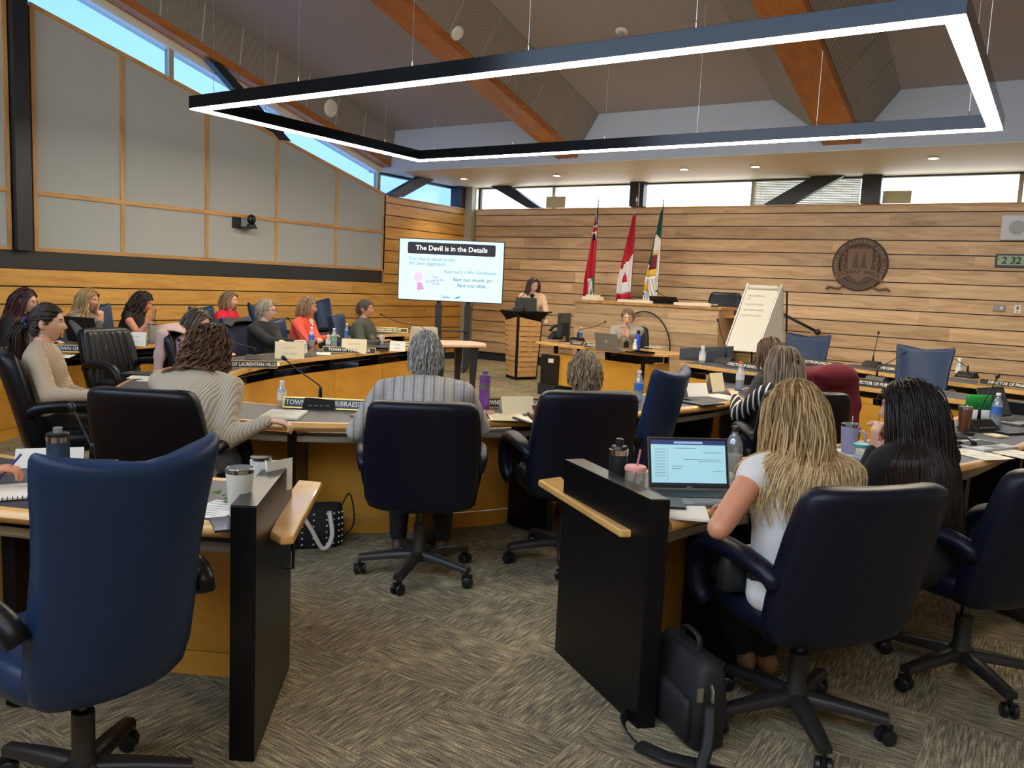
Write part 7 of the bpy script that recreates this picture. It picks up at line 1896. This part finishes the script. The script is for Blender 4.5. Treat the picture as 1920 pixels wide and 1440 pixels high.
person('brunette in a black sleeveless top resting her forehead on her hand', (275, 547, 9.5), 34, 44, pitch=22, lean=14, bs=1.05, skin=3, hair=longh(H_SEAL, 260, 0.34, 0.22, 0.012, r=0.007), top=BLACKC, sleeves='none', wr=(286, 594, 9.22), curl=0.95, dir_r=(0.1, 0.15, 1), wl=(318, 628, 9.15), vox=0.017, hint_r=Vector((0.3, -0.3, -1)))
person('blonde person in a grey coat with a hand at the chin', (168, 540, 8.84), 32, 30, pitch=8, lean=12, bs=1.12, skin=1, hair=longh(H_BLOND, 260, 0.36, 0.18, 0.01, r=0.007), top=mat('grey_coat', (122, 116, 108), .9, bump=.15, bscale=120), wr=(190, 602, 8.62), curl=0.95, dir_r=(-0.1, 0.0, 1), wl=(200, 632, 8.45), vox=0.017, hint_r=Vector((0.3, -0.2, -1)))
person('person with long dark red hair and thin glasses in black at the left edge', (52, 540, 8.28), 38, 40, pitch=14, lean=10, skin=2, bs=1.05, hair=longh(H_RED, 280, 0.46, 0.16, 0.004, r=0.007), top=BLACKC, glasses=(120, 110, 100), vox=0.017)
# clerk and speaker
person('person with short hair in a grey blazer seated at the clerk table, hands raised', (1178, 577, 11.5), -62, -66, pitch=16, lean=4, bs=1.12, skin=2, hair=short(H_DBLON, 260, 0.09, 0.14, cap=0.10), top=mat('grey_blazer', (150, 148, 138), .9, bump=.2, bscale=200), inner=mat('navy_inner', (30, 34, 50), .8), wr=(1168, 628, 11.2), wl=(1176, 629, 11.15), dir_r=(0, -0.2, 1), dir_l=(0, -0.2, 1), glasses=(90, 84, 80), vox=0.017, collar=mat('blazer_collar', (138, 136, 126), .9))
person('standing speaker in a cream blazer and black top behind the lectern', (1002, 521, 14.0), -58, -30, pitch=10, lean=2, bs=1.08, skin=2, hair=bob(hair_mat('hair_plum_brown', (50, 38, 38), (84, 66, 62), (124, 100, 92)), 240, 0.30, 0.14), top=mat('cream_blazer', (222, 190, 160), .85), inner=BLACKC, wr=(990, 600, 13.6), wl=(1026, 610, 13.6), standing=True, glasses=(40, 34, 34), legs=(30, 34, 50), vox=0.017, shirt_len=0.28)
# right side
_, st_ = person('person in a black and white striped top with straight brown hair', (1470, 648, 5.66), 142, 138, pitch=6, lean=16, bs=1.12, skin=2, hair=bob(hair_mat('hair_taupe', (70, 56, 46), (126, 106, 88), (180, 160, 136)), 420, 0.36, 0.13, curl=0.6), top=knit_mat('breton_stripe', (24, 24, 26), 150, 0.1, 'X', (222, 218, 208), 0.20), wl=(1378, 745, 6.0), wr=(1420, 760, 6.2), hint_l=Vector((-0.4, -0.4, -1)), vox=0.014, legs=(40, 52, 80))
m_ = MB(); m_.ell((0.02, -0.128, 0.0), (0.02, 0.012, 0.035), 12, 8); st_['child'](m_, 'hair_clip', M_BLKPL, local_head=True)
person('person in a black vest with brown bob, behind the person in stripes', (1443, 632, 6.55), 160, 168, pitch=6, lean=14, skin=1, hair=bob(H_CHEST, 260, 0.26, 0.15), top=mat('black_vest', (34, 34, 36), .6, bump=.3, bscale=40), vox=0.016)
person('person with long wavy blonde hair in a white sleeveless top at a laptop', (1490, 711, 2.97), 138, 128, pitch=14, lean=10, bs=1.10, skin=3, sh_w=0.16, hair=H(H_BLOND, dict(n=1300, length=0.50, vol=0.17, r=0.0030, nseg=24, wave=0.011, wfreq=11, lvar=0.35, back=0.35, messy=0.02), cap=0.08, collide=True), top=mat('white_blouse', (222, 220, 214), .75, bump=.25, bscale=25), sleeves='cap', wl=(1392, 952, 2.93), dir_l=(-0.75, 0.55, -0.12), wr=(1500, 940, 3.35), hint_l=Vector((-0.25, -0.8, -0.8)), al=0.90, vox=0.010, legs=(26, 26, 28), shoes=(150, 104, 70), shirt_len=0.04,
       ankles=[onz(1435, 1222, 0.085), onz(1395, 1215, 0.085)], curl=0.25)
person('person with very long straight dark hair and fringe in black, hands clasped', (1700, 708, 3.40), 150, 172, pitch=8, lean=8, bs=1.10, skin=0, hair=H(H_SEAL, dict(n=1200, length=0.66, vol=0.16, r=0.0030, nseg=24, wave=0.004, wfreq=9, lvar=0.25, back=0.30), dict(n=60, length=0.075, vol=0.06, r=0.004, nseg=8, back=-0.9, front=0.05, grav=0.7), cap=0.07, collide=True), top=BLACKC, wr=(1652, 838, 3.58), wl=(1640, 842, 3.50), dir_r=(-0.12, 0.05, 1), dir_l=(-0.05, 0.05, 1), palm_r=(-0.6, -0.5, 0), palm_l=(0.6, 0.5, 0), curl=0.9, vox=0.011, legs=(28, 28, 32))
# cut by the frame
person('person at the left edge of whom only the writing hand shows', Vector((-3.22, 1.08, 1.27)), 72, 70, pitch=20, lean=14, skin=3, hair=bob(H_BROWN), top=BLACKC, sleeves='half', wr=Vector((-3.055, 1.365, 0.825)), dir_r=(0.5, 0.75, 0.12), wl=Vector((-3.5, 1.5, 0.80)), curl=0.75, vox=0.013)
person('person at the right edge of whom only a black sleeve shows', Vector((0.22, 4.72, 1.27)), 140, 140, pitch=10, lean=14, skin=0, hair=bob(H_BROWN), top=BLACKC, wl=Vector((0.0, 5.34, 0.80)), wr=Vector((0.2, 5.45, 0.80)), hint_l=Vector((-1.0, 0.1, -0.5)), vox=0.014)
# small things held or worn
t = thing('pen', 'blue pen held in the writing hand at the left edge', 'pen', (-3.05, 1.45, 0.80))
mb = MB(); mb.tube([(-0.03, -0.02, -0.02), (0.02, 0.015, 0.05), (0.035, 0.028, 0.075)], 0.0045, 8); build(mb, 'barrel', mat('pen_blue', (60, 66, 140), .3), t, smooth=True)
t = thing('purse', 'black leather purse with a gold zip wedged on the seat of the big navy chair', 'bag', (-0.83, 2.88, 0.51), math.radians(50))
mb = MB(); rings = [sect(w_, d_, 0, z_, 24, .5) for z_, w_, d_ in ((0, .10, .03), (.01, .115, .045), (.09, .115, .045), (.14, .105, .03), (.16, .09, .012))]; mb.loft(rings); build(mb, 'bag_body', mat('soft_black_leather', (34, 34, 36), .4, bump=.2, bscale=80), t, smooth=True)
mb = MB(); mb.tube(spline([(-0.10, -0.03, 0.13), (0, -0.045, 0.115), (0.10, -0.03, 0.13)], 14), 0.003, 6); build(mb, 'zip', mat('gold_zip', (190, 156, 90), .3, metal=.9), t)
mb = MB(); mb.box((-0.105, -0.035, 0.12), (0.008, 0.004, 0.025)); build(mb, 'zip_pull', MATS['gold_zip'], t)
bpy.data.scenes.remove(TS)
